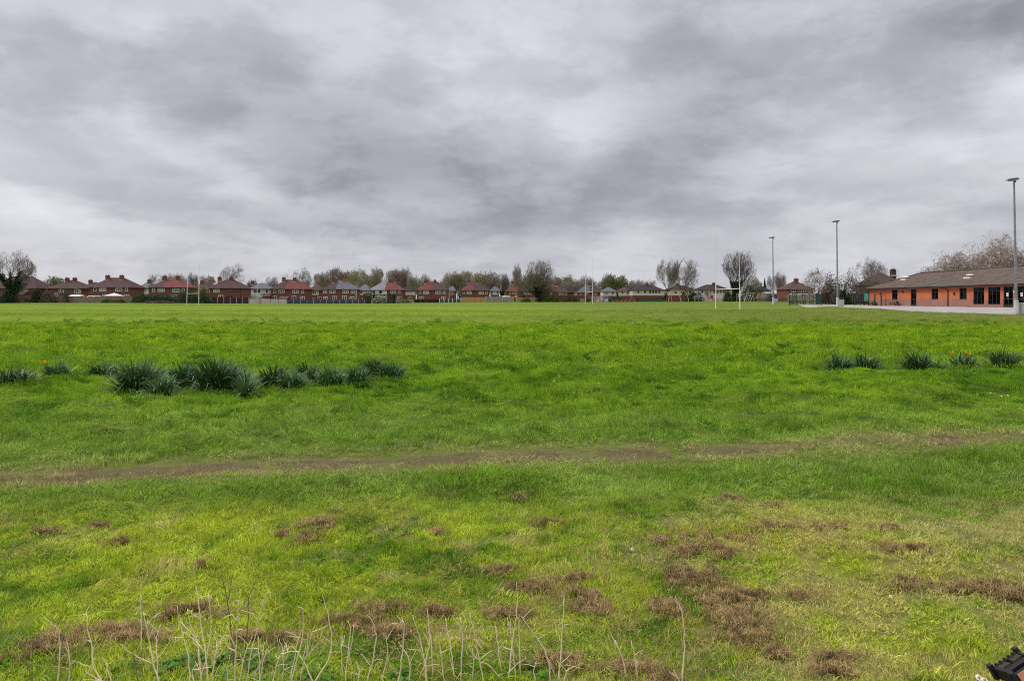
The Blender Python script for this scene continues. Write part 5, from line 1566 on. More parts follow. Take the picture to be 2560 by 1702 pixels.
# windows, doors and the room behind them
for (fa, nb, zb_, kd) in OPEN:
    a, b = ly(nb), ly(fa)
    f_ = MB()
    t = 0.075
    xo, xi = 0.06, 0.14
    f_.box(xo, xi, a, a + t, zb_, TOPZ); f_.box(xo, xi, b - t, b, zb_, TOPZ)
    f_.box(xo, xi, a + t, b - t, zb_, zb_ + t); f_.box(xo, xi, a + t, b - t, TOPZ - t, TOPZ)
    nmid = {'win': 1, 'door': 1, 'big': 2, 'door2': 1}[kd]
    for k in range(1, nmid + 1):
        yc = a + (b - a) * k / (nmid + 1)
        f_.box(xo + .002, xi - .002, yc - 0.04, yc + 0.04, zb_ + t, TOPZ - t)
    if kd != 'win' or True:
        zt = TOPZ - 0.48
        f_.box(xo + .004, xi - .004, a + t, b - t, zt - 0.035, zt + 0.035)
    if kd.startswith('door'):
        f_.box(xo + .004, xi - .004, a + t, b - t, zb_ + t, zb_ + 0.25)
        f_.box(xo + .004, xi - .004, a + t, b - t, zb_ + 0.95, zb_ + 1.03)
    w_ = f_.build('door' if kd.startswith('door') else 'window', M_FRAME, club)
    MB().box(0.095, 0.105, a + 0.02, b - 0.02, zb_ + 0.02, TOPZ - 0.02).build('pane', M_GLASS, w_)
    if kd == 'win':
        MB().box(-0.05, 0.055, a - 0.05, b + 0.05, zb_ - 0.07, zb_ - .002).build('sill', M_FRAME, w_)
        MB().box(0.150, 0.165, b - 0.62, b - 0.09, zb_ + .01, TOPZ - 0.5).build('curtain', M_CURT, w_)
    if kd == 'big':
        MB().box(0.20, 0.22, a + 0.75 * (b - a), a + (b - a) * 0.93, zb_ + .01, TOPZ - 0.05).build('curtain', M_CURT, w_)
    if kd == 'door2':
        pp = MB()
        pp.box(0.084, 0.092, a + 0.45 * (b - a) + 0.08, a + 0.45 * (b - a) + 0.50, zb_ + 1.25, zb_ + 1.72)
        pp.build('paper_notice', M_PAPER, w_)
        hl = MB()
        for yy in (-0.10, 0.10):
            hl.tube([(0.02, (a + b) / 2 + yy, zb_ + 0.85), (0.02, (a + b) / 2 + yy, zb_ + 1.15)], 0.015, 6)
        hl.build('handle', M_GALV, w_)
room = MB()
room.box(3.2, 3.25, ly(Y0) + .4, ly(Y1) - .4, -0.2, HE)
room.box(T_ + .01, WX - T_ - .01, ly(Y0) + .4, ly(Y1) - .4, 0.0, 0.03)
room.box(T_ + .01, WX - T_ - .01, ly(Y0) + .4, ly(Y1) - .4, HE - 0.02, HE - .001)
for yy in (98.0, 91.6, 80.1): room.box(T_ + .01, 3.19, ly(yy), ly(yy) + 0.12, 0.04, HE - 0.03)
room.build('interior', M_ROOM, club)
def club_box(name, dpos, z0, z1, hw, x0_, x1_, mt):
    return MB().box(x0_, x1_, ly(dpos) - hw, ly(dpos) + hw, z0, z1).build(name, mt, club)
# downpipe with swan neck, wall lamps, vents, alarm box
MB().tube([(-ov - .06, ly(92.9), HE - 0.12), (-0.30, ly(92.6), HE - 0.22), (-0.08, ly(92.3), HE - 0.45), (-0.08, ly(92.3), -0.1)], 0.055, 8).build('drainpipe', M_PIPE, club)
MB().tube([(-0.08, ly(Y1 - .15), HE - 0.1), (-0.08, ly(Y1 - .15), -0.1)], 0.05, 8).build('drainpipe', M_PIPE, club)
MB().tube([(-0.14, ly(103.0), HE - 0.55), (-0.002, ly(103.0), HE - 0.55)], [0.13, 0.16], 12).build('wall_lamp', M_PIPE, club)
MB().box(-0.10, -0.002, ly(91.0) - .12, ly(91.0) + .12, 1.55, 1.95).build('wall_vent', M_PIPE, club)
MB().box(-0.12, -0.002, ly(80.05) - .18, ly(80.05) + .18, 1.75, 2.0).build('lamp_box', mat('yellowish_lamp', (0.72, 0.62, 0.38), None, 2, 0.5), club)
# low brick step before the doors
stp = MB().box(-2.2, -0.014, ly(85.2), ly(78.4), -0.5, 0.05)
stp.build('step', M_B2, club)
# orange chairs inside the big windows
def chair(d, x, lab):
    rt = empty('chair', (BX + x, d, BZ + 0.03), lab, 'chair', 'orange chairs inside the club')
    MB().box(-0.21, 0.21, -0.21, 0.21, 0.44, 0.48).build('seat', M_CHAIRO, rt)
    MB().box(0.19, 0.23, -0.21, 0.21, 0.55, 0.92).build('backrest', M_CHAIRO, rt)
    for sx in (-.19, .19):
        for sy in (-.19, .19):
            MB().tube([(sx, sy, 0), (sx, sy, 0.438)], 0.012, 5).build('leg', M_GALV, rt)
for (d, x, lab) in ((86.9, 0.75, 'orange chair inside the left big club window, farther side'), (85.9, 0.75, 'orange chair inside the left big club window, nearer side'), (84.2, 0.75, 'orange chair inside the right big club window, farther side'), (83.3, 0.8, 'orange chair inside the right big club window, nearer side')):
    chair(d, x, lab)

# ------------------------------------------------------------------ paving along the club
M_PAVE = mat('pale_paving', (0.38, 0.345, 0.325), (0.30, 0.275, 0.26), 0.5, 0.9, detail=8)
def strip(name, pts_l, pts_r, mt, off, kind='structure', n=60, nx_=8):
    V, Fq = [], []
    tl = np.linspace(0, 1, n)
    dl = np.linspace(0, 1, len(pts_l))
    Lp = np.stack([np.interp(tl, dl, [p[i] for p in pts_l]) for i in (0, 1)], 1)
    Rp = np.stack([np.interp(tl, dl, [p[i] for p in pts_r]) for i in (0, 1)], 1)
    s = np.linspace(0, 1, nx_)[None, :, None]
    XY = Lp[:, None] * (1 - s) + Rp[:, None] * s
    z = gz(XY[..., 0], XY[..., 1]) + off
    V = np.concatenate([XY, z[..., None]], -1).reshape(-1, 3)
    r, c = np.meshgrid(np.arange(n - 1), np.arange(nx_ - 1), indexing='ij')
    a = (r * nx_ + c).ravel()
    o = np_obj(name, V, np.stack([a, a + 1, a + nx_ + 1, a + nx_], 1), mt, smooth=True)
    return tag(o, kind=kind)
strip('pavement', [(44.3, 40), (44.2, 60), (43.9, 80), (44.6, 96), (47.5, 112), (50.2, 122)], [(62, 40), (62, 60), (62, 80), (62, 96), (62, 112), (62, 122)], M_PAVE, 0.03, n=90, nx_=14)
# faint old pitch markings
M_LINE = mat('faded_line_paint', (0.26, 0.33, 0.09), (0.20, 0.27, 0.05), 0.6, 0.95)
def pline(p, q, w):
    d0, d1 = d_for(p[1]), d_for(q[1])
    A, Bq = Vector((W(p[0], d0), d0)), Vector((W(q[0], d1), d1))
    nn = (Bq - A).normalized()
    nn = Vector((-nn.y, nn.x)) * w
    strip('pitch_line', [tuple(A - nn), tuple(Bq - nn)], [tuple(A + nn), tuple(Bq + nn)], M_LINE, 0.012, n=40, nx_=2)
pline((1090, 806), (1099, 766), 0.035)
pline((800, 783), (960, 769), 0.10)

# ------------------------------------------------------------------ mesh enclosure, picnic tables, sign, rails
M_GREEN = mat('dark_green_metal', (0.020, 0.062, 0.050), (0.014, 0.045, 0.038), 2, 0.5)
M_DKWOOD = mat('black_brown_picnic_wood', (0.022, 0.020, 0.018), (0.034, 0.030, 0.026), 3, 0.8)
def mesh_fence(label, pts, h, npost):
    A, Bq = Vector(pts[0]), Vector(pts[1])
    c = (A + Bq) / 2
    zb = G(c.x, c.y)
    rt = empty('mesh_fence', (c.x, c.y, zb), label, 'fence')
    m = MB()
    L_ = (Bq - A).length
    dv = (Bq - A) / L_
    p3 = lambda s, z: (A.x + dv.x * s - c.x, A.y + dv.y * s - c.y, z)
    for k in range(npost):
        s = L_ * k / (npost - 1)
        MB().tube([p3(s, -0.2), p3(s, h + 0.05)], 0.05, 6).build('post', M_GREEN, rt)
    nv = int(L_ / 0.16)
    for k in range(nv):
        s = L_ * (k + .5) / nv
        m.tube([p3(s, 0.03), p3(s, h)], 0.0035, 3, cap=False)
    for k in range(9):
        z = 0.05 + (h - 0.08) * k / 8
        m.tube([p3(0, z), p3(L_, z)], 0.005, 3, cap=False)
    m.build('wire_mesh', M_GREEN, rt)
pt = lambda px, d: (W(px, d), d)
mesh_fence('front of the dark green mesh enclosure around picnic tables', (pt(1973, 116), pt(2053, 113)), 2.0, 5)
mesh_fence('left side of the dark green mesh enclosure running back', (pt(1973, 116), pt(1990, 128)), 2.0, 3)
mesh_fence('back of the dark green mesh enclosure around picnic tables', (pt(1990.5, 128), pt(2040, 127)), 2.0, 4)
mesh_fence('right side of the dark green mesh enclosure running back', (pt(2053.5, 113), pt(2041, 126)), 2.0, 3)
mesh_fence('short green mesh panel right of the second lamp post', (pt(2137, 112), pt(2151, 111)), 2.0, 2)
def picnic(px, d, rz, label, first=[None]):
    x, zb = W(px, d), G(W(px, d), d)
    if first[0] is not None:
        return dup(first[0], (x, d, zb), rz, None, label)
    rt = empty('picnic_table', (x, d, zb), label, 'picnic table', 'dark picnic tables by the club', rz)
    t = MB()
    for k in range(5): t.box(-0.9, 0.9, -0.37 + k * 0.15, -0.235 + k * 0.15, 0.70, 0.745)
    t.build('table_top', M_DKWOOD, rt)
    for s in (-1, 1):
        MB().box(-0.9, 0.9, s * 0.70 - 0.14, s * 0.70 + 0.14, 0.42, 0.465).build('bench_seat', M_DKWOOD, rt)
    for s in (-0.62, 0.62):
        m = MB()
        m.tube([(s, -0.72, 0), (s, -0.28, 0.70)], 0.045, 4); m.tube([(s, 0.72, 0), (s, 0.28, 0.70)], 0.045, 4)
        m.box(s - 0.05, s + 0.05, -0.8, 0.8, 0.34, 0.419)
        m.build('leg_frame', M_DKWOOD, rt)
    first[0] = rt
    return rt
for (px, d, rz, lab) in ((1989, 119, 0.1, 'dark picnic table at the left inside the mesh enclosure'), (2021, 118, -0.1, 'dark picnic table at the right inside the mesh enclosure'),
                         (2068, 116, 0.05, 'dark picnic table just left of the middle lamp post'), (2102, 115, 0.0, 'dark picnic table half hidden behind the middle lamp post cabinet'),
                         (2147, 113, 0.0, 'dark picnic table behind the short green mesh panel'), (2174, 111, 0.1, 'dark picnic table in front of the blue and green sign'),
                         (2241, 104.5, 0.1, 'dark picnic table near the club wall by the railing')):
    picnic(px, d, rz, lab)
def pframe():
    d = 108
    xa, xb = W(2187, d), W(2219, d)
    zb = G(xa, d)
    rt = empty('metal_frame', ((xa + xb) / 2, d, zb), 'dark green open metal frame before the left end of the club', 'frame')
    hw, h = (xb - xa) / 2, ZP(735.5, d) - zb
    for s in (-hw, 0.0, hw):
        MB().box(s - 0.07 - (0.06 if s > 0 else 0), s + 0.07, -0.07, 0.07, -0.2, h - 0.06).build('post', M_GREEN, rt)
    MB().box(-hw - .08, hw + .08, -0.06, 0.06, h - 0.059, h + 0.02).build('top_rail', M_GREEN, rt)
    MB().tube([(-0.1, 0, h + 0.021), (-0.1, 0, h + 0.3)], 0.09, 8).build('finial', M_GREEN, rt)
pframe()
def sign():
    d = 116.5
    xa, xb = W(2160.5, d), W(2172.5, d)
    zb = G(xa, d)
    rt = empty('sign_board', ((xa + xb) / 2, d, zb), 'blue and green sign board left of the club gable end', 'sign')
    hw, zt, zl = (xb - xa) / 2, ZP(733, d) - zb, ZP(753, d) - zb
    m = MB().box(-hw, hw, 0, 0.04, zl, zt)
    bd = m.build('board', mat('sign_blue', (0.05, 0.30, 0.46), (0.07, 0.36, 0.50), 1, 0.5), rt)
    g1 = mat('sign_green', (0.14, 0.42, 0.09), None, 2, 0.5)
    g2 = mat('sign_teal', (0.03, 0.36, 0.26), None, 2, 0.5)
    hh = zt - zl
    MB().box(-hw, hw, -0.006, -.001, zl, zl + hh * 0.30).build('green_field', g1, bd)
    MB().box(-hw, hw, -0.006, -.001, zt - hh * 0.40, zt).build('teal_field', g2, bd)
    m = MB()      # pale smudged emblem shapes
    m.tube([(0, -0.010, zt - hh * 0.22), (0, -0.007, zt - hh * 0.22)], hw * 0.45, 12)
    m.build('emblem', mat('sign_pale', (0.45, 0.62, 0.30), None, 2, 0.5), bd)
    m = MB()
    for k in range(3): m.box(-hw * 0.7, hw * (0.7 - 0.12 * k), -0.010, -.007, zl + hh * (0.36 + 0.07 * k), zl + hh * (0.385 + 0.07 * k))
    m.build('pale_bars', M_WHITE, bd)
    for s in (-hw + .08, hw - .08):
        MB().box(s - 0.04, s + 0.04, 0.041, 0.11, -0.2, zt).build('post', M_GREEN, rt)
sign()
def bollard():
    d = 103
    x, zb = W(2269.5, d), G(W(2269.5, d), d)
    rt = empty('garden_lamp', (x, d, zb), 'slim black lamp with cream globe near the club wall', 'lamp')
    h = ZP(731, d) - zb
    MB().tube([(0, 0, -0.1), (0, 0, h - 0.3)], [0.055, 0.045], 10).build('post', M_PIPE, rt)
    m = MB()
    m.tube([(0, 0, h - 0.3), (0, 0, h - 0.24), (0, 0, h - 0.10), (0, 0, h)], [0.08, 0.14, 0.14, 0.05], 12)
    m.build('lamp_shade', mat('cream_globe', (0.75, 0.66, 0.45), None, 2, 0.4), rt)
bollard()
def railing():
    d0, d1 = 106, 101.5
    A, Bq = Vector((57.4, d0)), Vector((57.2, d1))
    zb = G(57.3, 104)
    rt = empty('railing', (57.3, 103.7, zb), 'dark metal railing of the ramp along the club wall', 'railing')
    c = Vector((57.3, 103.7))
    for z in (0.25, 0.6, 1.0):
        MB().tube([(A.x - c.x, A.y - c.y, z), (Bq.x - c.x, Bq.y - c.y, z)], 0.025, 6).build('rail', M_PIPE, rt)
    for k in range(5):
        p = A.lerp(Bq, k / 4)
        MB().tube([(p.x - c.x, p.y - c.y, -0.1), (p.x - c.x, p.y - c.y, 0.99)], 0.022, 6).build('post', M_PIPE, rt)
railing()

# ------------------------------------------------------------------ playground
M_YEL = mat('yellow_play_paint', (0.62, 0.46, 0.13), (0.52, 0.38, 0.10), 2, 0.5)
M_GREYT = mat('grey_steel_tube', (0.44, 0.44, 0.43), (0.34, 0.34, 0.33), 2, 0.5)
M_BEIGE = mat('beige_tube', (0.52, 0.45, 0.36), None, 2, 0.6)
M_PINK = mat('magenta_panel', (0.36, 0.035, 0.15), None, 2, 0.5)
M_SYEL = mat('yellow_slide', (0.66, 0.40, 0.03), None, 2, 0.4)
M_CHAIN = mat('dark_chain', (0.05, 0.05, 0.05), None, 2, 0.5)
def play(name, label, px, d, cat='play frame'):
    x, zb = W(px, d), G(W(px, d), d)
    rt = empty(name, (x, d, zb), label, cat)
    return rt, (lambda a, b, dy=0.0: (W(a, d) - x, dy, ZP(b, d) - zb))
rt, q = play('arched_swing', 'yellow swing frame with curved legs below the two round trees', 1696, 212, 'swing')
bl = lambda py: py
for (pts, dy) in (([(1671, 755), (1672.5, 743), (1675, 731), (1679, 726.5)], 0.0), ([(1700.5, 755), (1699, 744), (1695, 734), (1689.5, 726.5)], -1.2), ([(1722, 754.6), (1720, 744), (1716, 733), (1711.5, 727)], 0.0)):
    MB().tube([q(a, b, dy * (1 - i / 3.0)) for i, (a, b) in enumerate(pts)], 0.075, 8).build('leg', M_YEL, rt)
MB().tube([q(1678, 726.4), q(1712.5, 726.8)], 0.08, 8).build('top_bar', M_YEL, rt)
for a in (1683, 1687): MB().tube([q(a, 726.6), q(a, 748)], 0.012, 4).build('chain', M_CHAIN, rt)
MB().box(q(1682.6, 0)[0], q(1687.4, 0)[0], -0.1, 0.1, q(0, 749)[2], q(0, 748.2)[2]).build('seat', M_CHAIN, rt)
rt, q = play('leaning_pole', 'grey leaning steel pole left in the yellow swing frame', 1679, 214, 'pole')
MB().tube([q(1680, 755.2), q(1678, 740), q(1677.3, 736)], 0.06, 8).build('pole', M_GREYT, rt)
MB().tube([q(1677.3, 735.9), q(1675.6, 734.5)], 0.05, 8).build('arm', M_GREYT, rt)
rt, q = play('climbing_frame', 'pale grey climbing frame left of the pink slide tower', 1748, 208)
for (a0, b0, a1, b1, dy) in ((1735, 754.6, 1737.5, 740, 0), (1742, 754.6, 1739, 740, 1.5), (1756, 754.6, 1758.5, 740, 0), (1763, 754.6, 1760, 739, 1.5), (1746, 754.6, 1748.5, 740, 0)):
    MB().tube([q(a0, b0, dy), q(a1, b1, dy * .6)], 0.05, 6).build('leg', M_GREYT, rt)
for (a0, b0, a1, b1, dy) in ((1736.5, 740, 1760.5, 739.2, 0), (1738, 742.5, 1760, 742, 0.9), (1737, 746.5, 1757, 746, 0), (1744, 738, 1752, 736.5, 0.5)):
    MB().tube([q(a0, b0, dy), q(a1, b1, dy)], 0.045, 6).build('rung', M_GREYT, rt)
rt, q = play('slide_tower', 'magenta slide tower with short yellow slide', 1780, 206, 'slide')
MB().box(q(1776.5, 0)[0], q(1782.5, 0)[0], -0.4, 0.5, q(0, 747)[2], q(0, 738)[2]).build('panel', M_PINK, rt)
for a in (1777, 1782):
    MB().tube([q(a, 755.2, 0.45), q(a, 738, 0.45)], 0.05, 6).build('post', M_GREYT, rt)
m = MB()
for (s0, s1) in (((1781, 747.5), (1788, 754.5)),):
    P0, P1 = q(*s0, -0.3), q(*s1, -0.3)
    m.poly([P0, P1, (P1[0], 0.3, P1[2]), (P0[0], 0.3, P0[2])])
    m.poly([(P0[0], -.3, P0[2] + .25), (P1[0], -.3, P1[2] + .2), P1, P0]); m.poly([(P0[0], .3, P0[2]), (P1[0], .3, P1[2]), (P1[0], .3, P1[2] + .2), (P0[0], .3, P0[2] + .25)])
m.build('slide', M_SYEL, rt)
MB().box(q(1778, 0)[0], q(1785, 0)[0], -0.42, -0.3, q(0, 754)[2], q(0, 750)[2]).build('step', M_SYEL, rt)
rt, q = play('goal_frame', 'beige square goal frame crossing the nearest right rugby post', 1851, 196, 'goal')
for a in (1842, 1860): MB().tube([q(a, 754.6), q(a, 734.2)], 0.06, 8).build('post', M_BEIGE, rt)
MB().tube([q(1841.6, 734.2), q(1860.4, 734.2)], 0.06, 8).build('crossbar', M_BEIGE, rt)
rt, q = play('swing_set', 'grey steel swing set with splayed legs right of the beige goal', 1874, 193, 'swing')
for (a0, a1, dy) in ((1858, 1868, -0.8), (1872, 1867, 1.5), (1874, 1884, -0.8), (1889, 1883, 1.5)):
    MB().tube([q(a0, 754, dy), q(a1, 733.6, 0)], 0.055, 8).build('leg', M_GREYT, rt)
MB().tube([q(1865, 733.4), q(1887, 732.8)], 0.06, 8).build('top_bar', M_GREYT, rt)
for a in (1872, 1876):
    MB().tube([q(a, 733.4), q(a, 748)], 0.012, 4).build('chain', M_CHAIN, rt)
MB().box(q(1871.6, 0)[0], q(1876.4, 0)[0], -0.1, 0.1, q(0, 749)[2], q(0, 748.2)[2]).build('seat', M_CHAIN, rt)
# low playground fence in three runs
def rail_fence(label, l, r, d0, d1, h=1.1):
    A, Bq = Vector((W(l, d0), d0)), Vector((W(r, d1), d1))
    c = (A + Bq) / 2
    rt = empty('bow_top_fence', (c.x, c.y, G(c.x, c.y)), label, 'fence', None)
    L_ = (Bq - A).length
    dv = (Bq - A) / L_
    p3 = lambda s, z: (A.x + dv.x * s - c.x, A.y + dv.y * s - c.y, z)
    m = MB()
    for k in range(int(L_ / 0.16)):
        m.tube([p3(k * 0.16, 0.05), p3(k * 0.16, h)], 0.014, 3, cap=False)
    m.build('bars', M_GREEN, rt)
    for z in (0.12, h - 0.1):
        MB().tube([p3(0, z), p3(L_, z)], 0.03, 5).build('rail', M_GREEN, rt)
    n = max(2, int(L_ / 3))
    for k in range(n + 1):
        MB().tube([p3(L_ * k / n, -0.2), p3(L_ * k / n, h + 0.1)], 0.04, 5).build('post', M_GREEN, rt)
rail_fence('dark green playground fence behind the climbing frame', 1722, 1790, 222, 218)
rail_fence('dark green playground fence behind the nearest rugby posts', 1791, 1862, 217, 205)
rail_fence('low dark green fence left of the farthest lamp post', 1890, 1968, 190, 165, 1.0)

# ------------------------------------------------------------------ parked vehicles behind the fences
M_CARW = mat('white_car_paint', (0.74, 0.73, 0.72), None, 2, 0.25)
M_CARG = mat('grey_car_paint', (0.28, 0.30, 0.32), None, 2, 0.25)
M_TYRE = mat('tyre_rubber', (0.02, 0.02, 0.02), None, 3, 0.9)
def car(label, px, d, paint, rz=0.0, van=False):
    x, zb = W(px, d), G(W(px, d), d)
    rt = empty('parked_van' if van else 'parked_car', (x, d, zb), label, 'van' if van else 'car', 'vehicles parked behind the fences', rz)
    hw = 0.86
    if van:
        prof = [(-2.3, .35), (2.25, .35), (2.35, .8), (2.2, 1.1), (1.5, 1.35), (0.95, 2.0), (0.6, 2.15), (-2.2, 2.15), (-2.32, 1.9)]
        glass = [(1.42, 1.36), (0.95, 1.92), (0.35, 1.92), (0.35, 1.36)]
    else:
        prof = [(-2.05, .32), (2.0, .32), (2.1, .6), (1.95, .82), (1.05, .95), (0.35, 1.42), (-0.2, 1.50), (-1.2, 1.45), (-1.85, 1.0), (-2.1, .85)]
        glass = [(0.92, .98), (0.34, 1.36), (-1.15, 1.38), (-1.6, .98)]
    m = MB()
    n = len(prof)
    tap = lambda z: hw * (1 - 0.16 * max(0, z - 0.9) / 0.6) if not van else hw
    m.poly([(a, -tap(b), b) for a, b in prof])
    m.poly([(a, tap(b), b) for a, b in prof], flip=True)
    for i in range(n):
        j = (i + 1) % n
        A, Bq = prof[i], prof[j]
        m.poly([(A[0], tap(A[1]), A[1]), (Bq[0], tap(Bq[1]), Bq[1]), (Bq[0], -tap(Bq[1]), Bq[1]), (A[0], -tap(A[1]), A[1])])
    m.build('body', paint, rt)
    for s in (-1, 1):
        g = MB()
        f_ = [(a, s * (tap(b) + 0.012), b) for a, b in glass]
        g.poly(f_, flip=s > 0)
        g.poly([(a, s * (tap(b) + 0.002), b) for a, b in glass], flip=s < 0)
        g.build('side_window', M_PANE, rt)
    for wx in (-1.35, 1.3):
        for s in (-1, 1):
            w_ = MB().tube([(wx, s * 0.72, 0.31), (wx, s * 0.90, 0.31)], 0.31, 16).build('wheel', M_TYRE, rt)
            MB().tube([(wx, s * 0.901, 0.31), (wx, s * 0.92, 0.31)], 0.18, 12).build('rim', M_GALV, w_)
    return rt
car('grey parked car right of the painted mural wall', 1534, 285, M_CARG, 0.0)
car('white parked van seen left of the cherry trunk', 2031, 176, M_CARW, 0.05, True)
car('white parked van just right of the cherry trunk', 2052, 178, M_CARW, 1.3, True)
car('white parked car left of the second lamp post', 2078, 176, M_CARW, 0.0)
car('white parked car seen above the brown shrubs right of first lamp post', 1957, 212, M_CARW, 0.3)
car('white parked van before the brown-roofed house, left of the other vans', 1998, 174, M_CARW, 0.0, True)

# ------------------------------------------------------------------ person in an orange top
def person():
    d = 214
    x = W(935.2, d)
    zb = G(x, d)
    rt = empty('person', (x, d, zb), 'person in orange top and blue-grey trousers standing between clipped hedges', 'person', None, rad(8))
    J = {'pel': (0, 0, .95), 'wst': (0, 0, 1.08), 'chs': (0, -.01, 1.30), 'nck': (0, 0, 1.47), 'hd0': (0, -.01, 1.56), 'hd1': (0, -.015, 1.64), 'hd2': (0, -.005, 1.72),
         'shl': (-.17, 0, 1.40), 'ell': (-.25, 0.02, 1.12), 'wrl': (-.23, -.10, .90), 'shr': (.17, 0, 1.40), 'elr': (.25, .02, 1.12), 'wrr': (.22, -.12, .92),
         'hil': (-.09, 0, .90), 'knl': (-.11, -.02, .50), 'anl': (-.12, .02, .09), 'tol': (-.13, -.15, .03), 'hir': (.09, 0, .90), 'knr': (.12, -.04, .50), 'anr': (.13, .03, .09), 'tor': (.15, -.14, .03),
         'hal': (-.22, -.14, .82), 'har': (.21, -.16, .84)}
    R = {'pel': .13, 'wst': .12, 'chs': .145, 'nck': .055, 'hd0': .075, 'hd1': .095, 'hd2': .07, 'shl': .065, 'ell': .045, 'wrl': .032, 'shr': .065, 'elr': .045, 'wrr': .032,
         'hil': .095, 'knl': .062, 'anl': .04, 'tol': .035, 'hir': .095, 'knr': .062, 'anr': .04, 'tor': .035, 'hal': .03, 'har': .03}
    E = [('pel', 'wst'), ('wst', 'chs'), ('chs', 'nck'), ('nck', 'hd0'), ('hd0', 'hd1'), ('hd1', 'hd2'), ('chs', 'shl'), ('shl', 'ell'), ('ell', 'wrl'), ('wrl', 'hal'), ('chs', 'shr'), ('shr', 'elr'), ('elr', 'wrr'), ('wrr', 'har'),
         ('pel', 'hil'), ('hil', 'knl'), ('knl', 'anl'), ('anl', 'tol'), ('pel', 'hir'), ('hir', 'knr'), ('knr', 'anr'), ('anr', 'tor')]
    def skin(name, keys, grow_, mt):
        ks = [k for k in J if k in keys]
        ix = {k: i for i, k in enumerate(ks)}
        me = bpy.data.meshes.new(name)
        me.from_pydata([J[k] for k in ks], [(ix[a], ix[b]) for a, b in E if a in ix and b in ix], [])
        me.materials.append(mt)
        o = bpy.data.objects.new(name, me)
        link(o, rt)
        o.modifiers.new('skin', 'SKIN')
        if not me.skin_vertices: me.attributes
        sv = me.skin_vertices[0].data
        for k in ks:
            sv[ix[k]].radius = (R[k] + grow_, R[k] + grow_)
        sv[ix['pel' if 'pel' in ix else ks[0]]].use_root = True
        sb = o.modifiers.new('sub', 'SUBSURF'); sb.levels = 1; sb.render_levels = 2
        return o
    skin('body', list(J), 0.0, mat('skin', (0.48, 0.30, 0.22), None, 3, 0.6))
    skin('jacket', ['pel', 'wst', 'chs', 'shl', 'ell', 'wrl', 'shr', 'elr', 'wrr'], 0.022, mat('orange_jacket', (0.85, 0.36, 0.06), None, 3, 0.8))
    J['pel'] = (0, 0, .93)
    skin('trousers', ['pel', 'hil', 'knl', 'anl', 'hir', 'knr', 'anr'], 0.016, mat('blue_trousers', (0.10, 0.12, 0.17), None, 3, 0.85))
    rg = np.random.RandomState(2)
    a = rg.normal(size=(260, 3)); a /= np.linalg.norm(a, axis=1, keepdims=True)
    a = a[(a[:, 2] > -0.1) & ((a[:, 1] > -0.35) | (a[:, 2] > 0.55))]
    V, Fq = cards(a * np.array([.10, .11, .12]) + np.array([0, 0, 1.66]), 0.05, rg, 1.6)
    np_obj('hair', V, Fq, mat('brown_hair', (0.10, 0.06, 0.04), None, 3, 0.7), rt)
person()
# ------------------------------------------------------------------ daffodil clumps
M_DAFF = mat('daffodil_leaves', (0.042, 0.105, 0.024), (0.085, 0.165, 0.050), 6.0, 0.42, spec=0.25, rand=0.25, trans=0.2)
M_DAFF2 = mat('light_daffodil_leaves', (0.095, 0.175, 0.060), (0.070, 0.135, 0.048), 6.0, 0.45, spec=0.25, rand=0.12, trans=0.15)
M_DYEL = mat('daffodil_yellow', (0.90, 0.50, 0.02), (0.85, 0.42, 0.01), 5, 0.6, trans=0.2)
M_STEM = mat('flower_stem', (0.10, 0.20, 0.06), None, 4, 0.6)
def strap_leaves(seed, n, w, h, dep, flop, wid=0.016):
    rg = np.random.RandomState(seed)
    V, Fq = [], []
    K = 6
    for i in range(n):
        a = rg.rand() * 6.283
        q = math.sqrt(rg.rand()) * 0.80
        bx, by = math.cos(a) * q * w, math.sin(a) * q * dep
        L_ = h * (0.78 + 0.38 * rg.rand()) * (1.08 - 0.38 * q * q)
        out = a + rg.normal() * 1.3
        tilt = 0.02 + 0.30 * q + 0.22 * rg.rand() + (1.1 * rg.rand() if rg.rand() < flop + 0.15 else 0)
        bend = (0.5 + 1.0 * rg.rand()) * (1.9 if rg.rand() < flop + 0.2 else 0.6)
        p = np.array([bx, by, -0.02])
        th = tilt
        out0 = out
        tw = rg.rand() * 6.283
        ww = wid * (0.7 + 0.6 * rg.rand())
        b0 = len(V)
        kink = rg.randint(2, 5) if rg.rand() < flop * 0.8 else 99
        for k in range(K):
            d_ = np.array([math.sin(th) * math.cos(out), math.sin(th) * math.sin(out), math.cos(th)])
            side = np.array([-math.sin(out + tw * 0.12), math.cos(out + tw * 0.12), 0.15 * math.sin(tw)])
            s = ww * (1.0 if k < K - 2 else (0.8 if k == K - 2 else 0.25)) / 2
            V += [p - side * s, p + side * s]
            p = p + d_ * L_ / (K - 1)
            p[2] = max(p[2], 0.012)
            th += bend / K * (0.4 + 0.35 * k) + (1.1 if k == kink else 0)
        for k in range(K - 1):
            c = b0 + 2 * k
            Fq.append((c, c + 1, c + 3, c + 2))
    return np.array(V), np.array(Fq)
def flower(parent, x, y, z):
    """daffodil head: six petals and trumpet, on a stem from the ground"""
    MB().tube([(x * 0.6, y * 0.6, 0), (x * 0.9, y * 0.9, z * 0.7), (x, y, z)], 0.005, 5).build('flower_stem', M_STEM, parent)
    m = MB()
    for k in range(6):
        a = k * math.pi / 3
        u, v = Vector((math.cos(a), -0.15, math.sin(a))), Vector((-math.sin(a), 0, math.cos(a)))
        c = Vector((x, y - 0.02, z))
        m.poly([c, c + u * 0.020 + v * 0.013, c + u * 0.040, c + u * 0.020 - v * 0.013])
    m.tube([(x, y - 0.02, z), (x, y - 0.04, z - .004), (x, y - 0.055, z - .008)], [0.010, 0.013, 0.020], 10, cap=False)
    return m.build('flower_head', M_DYEL, parent)
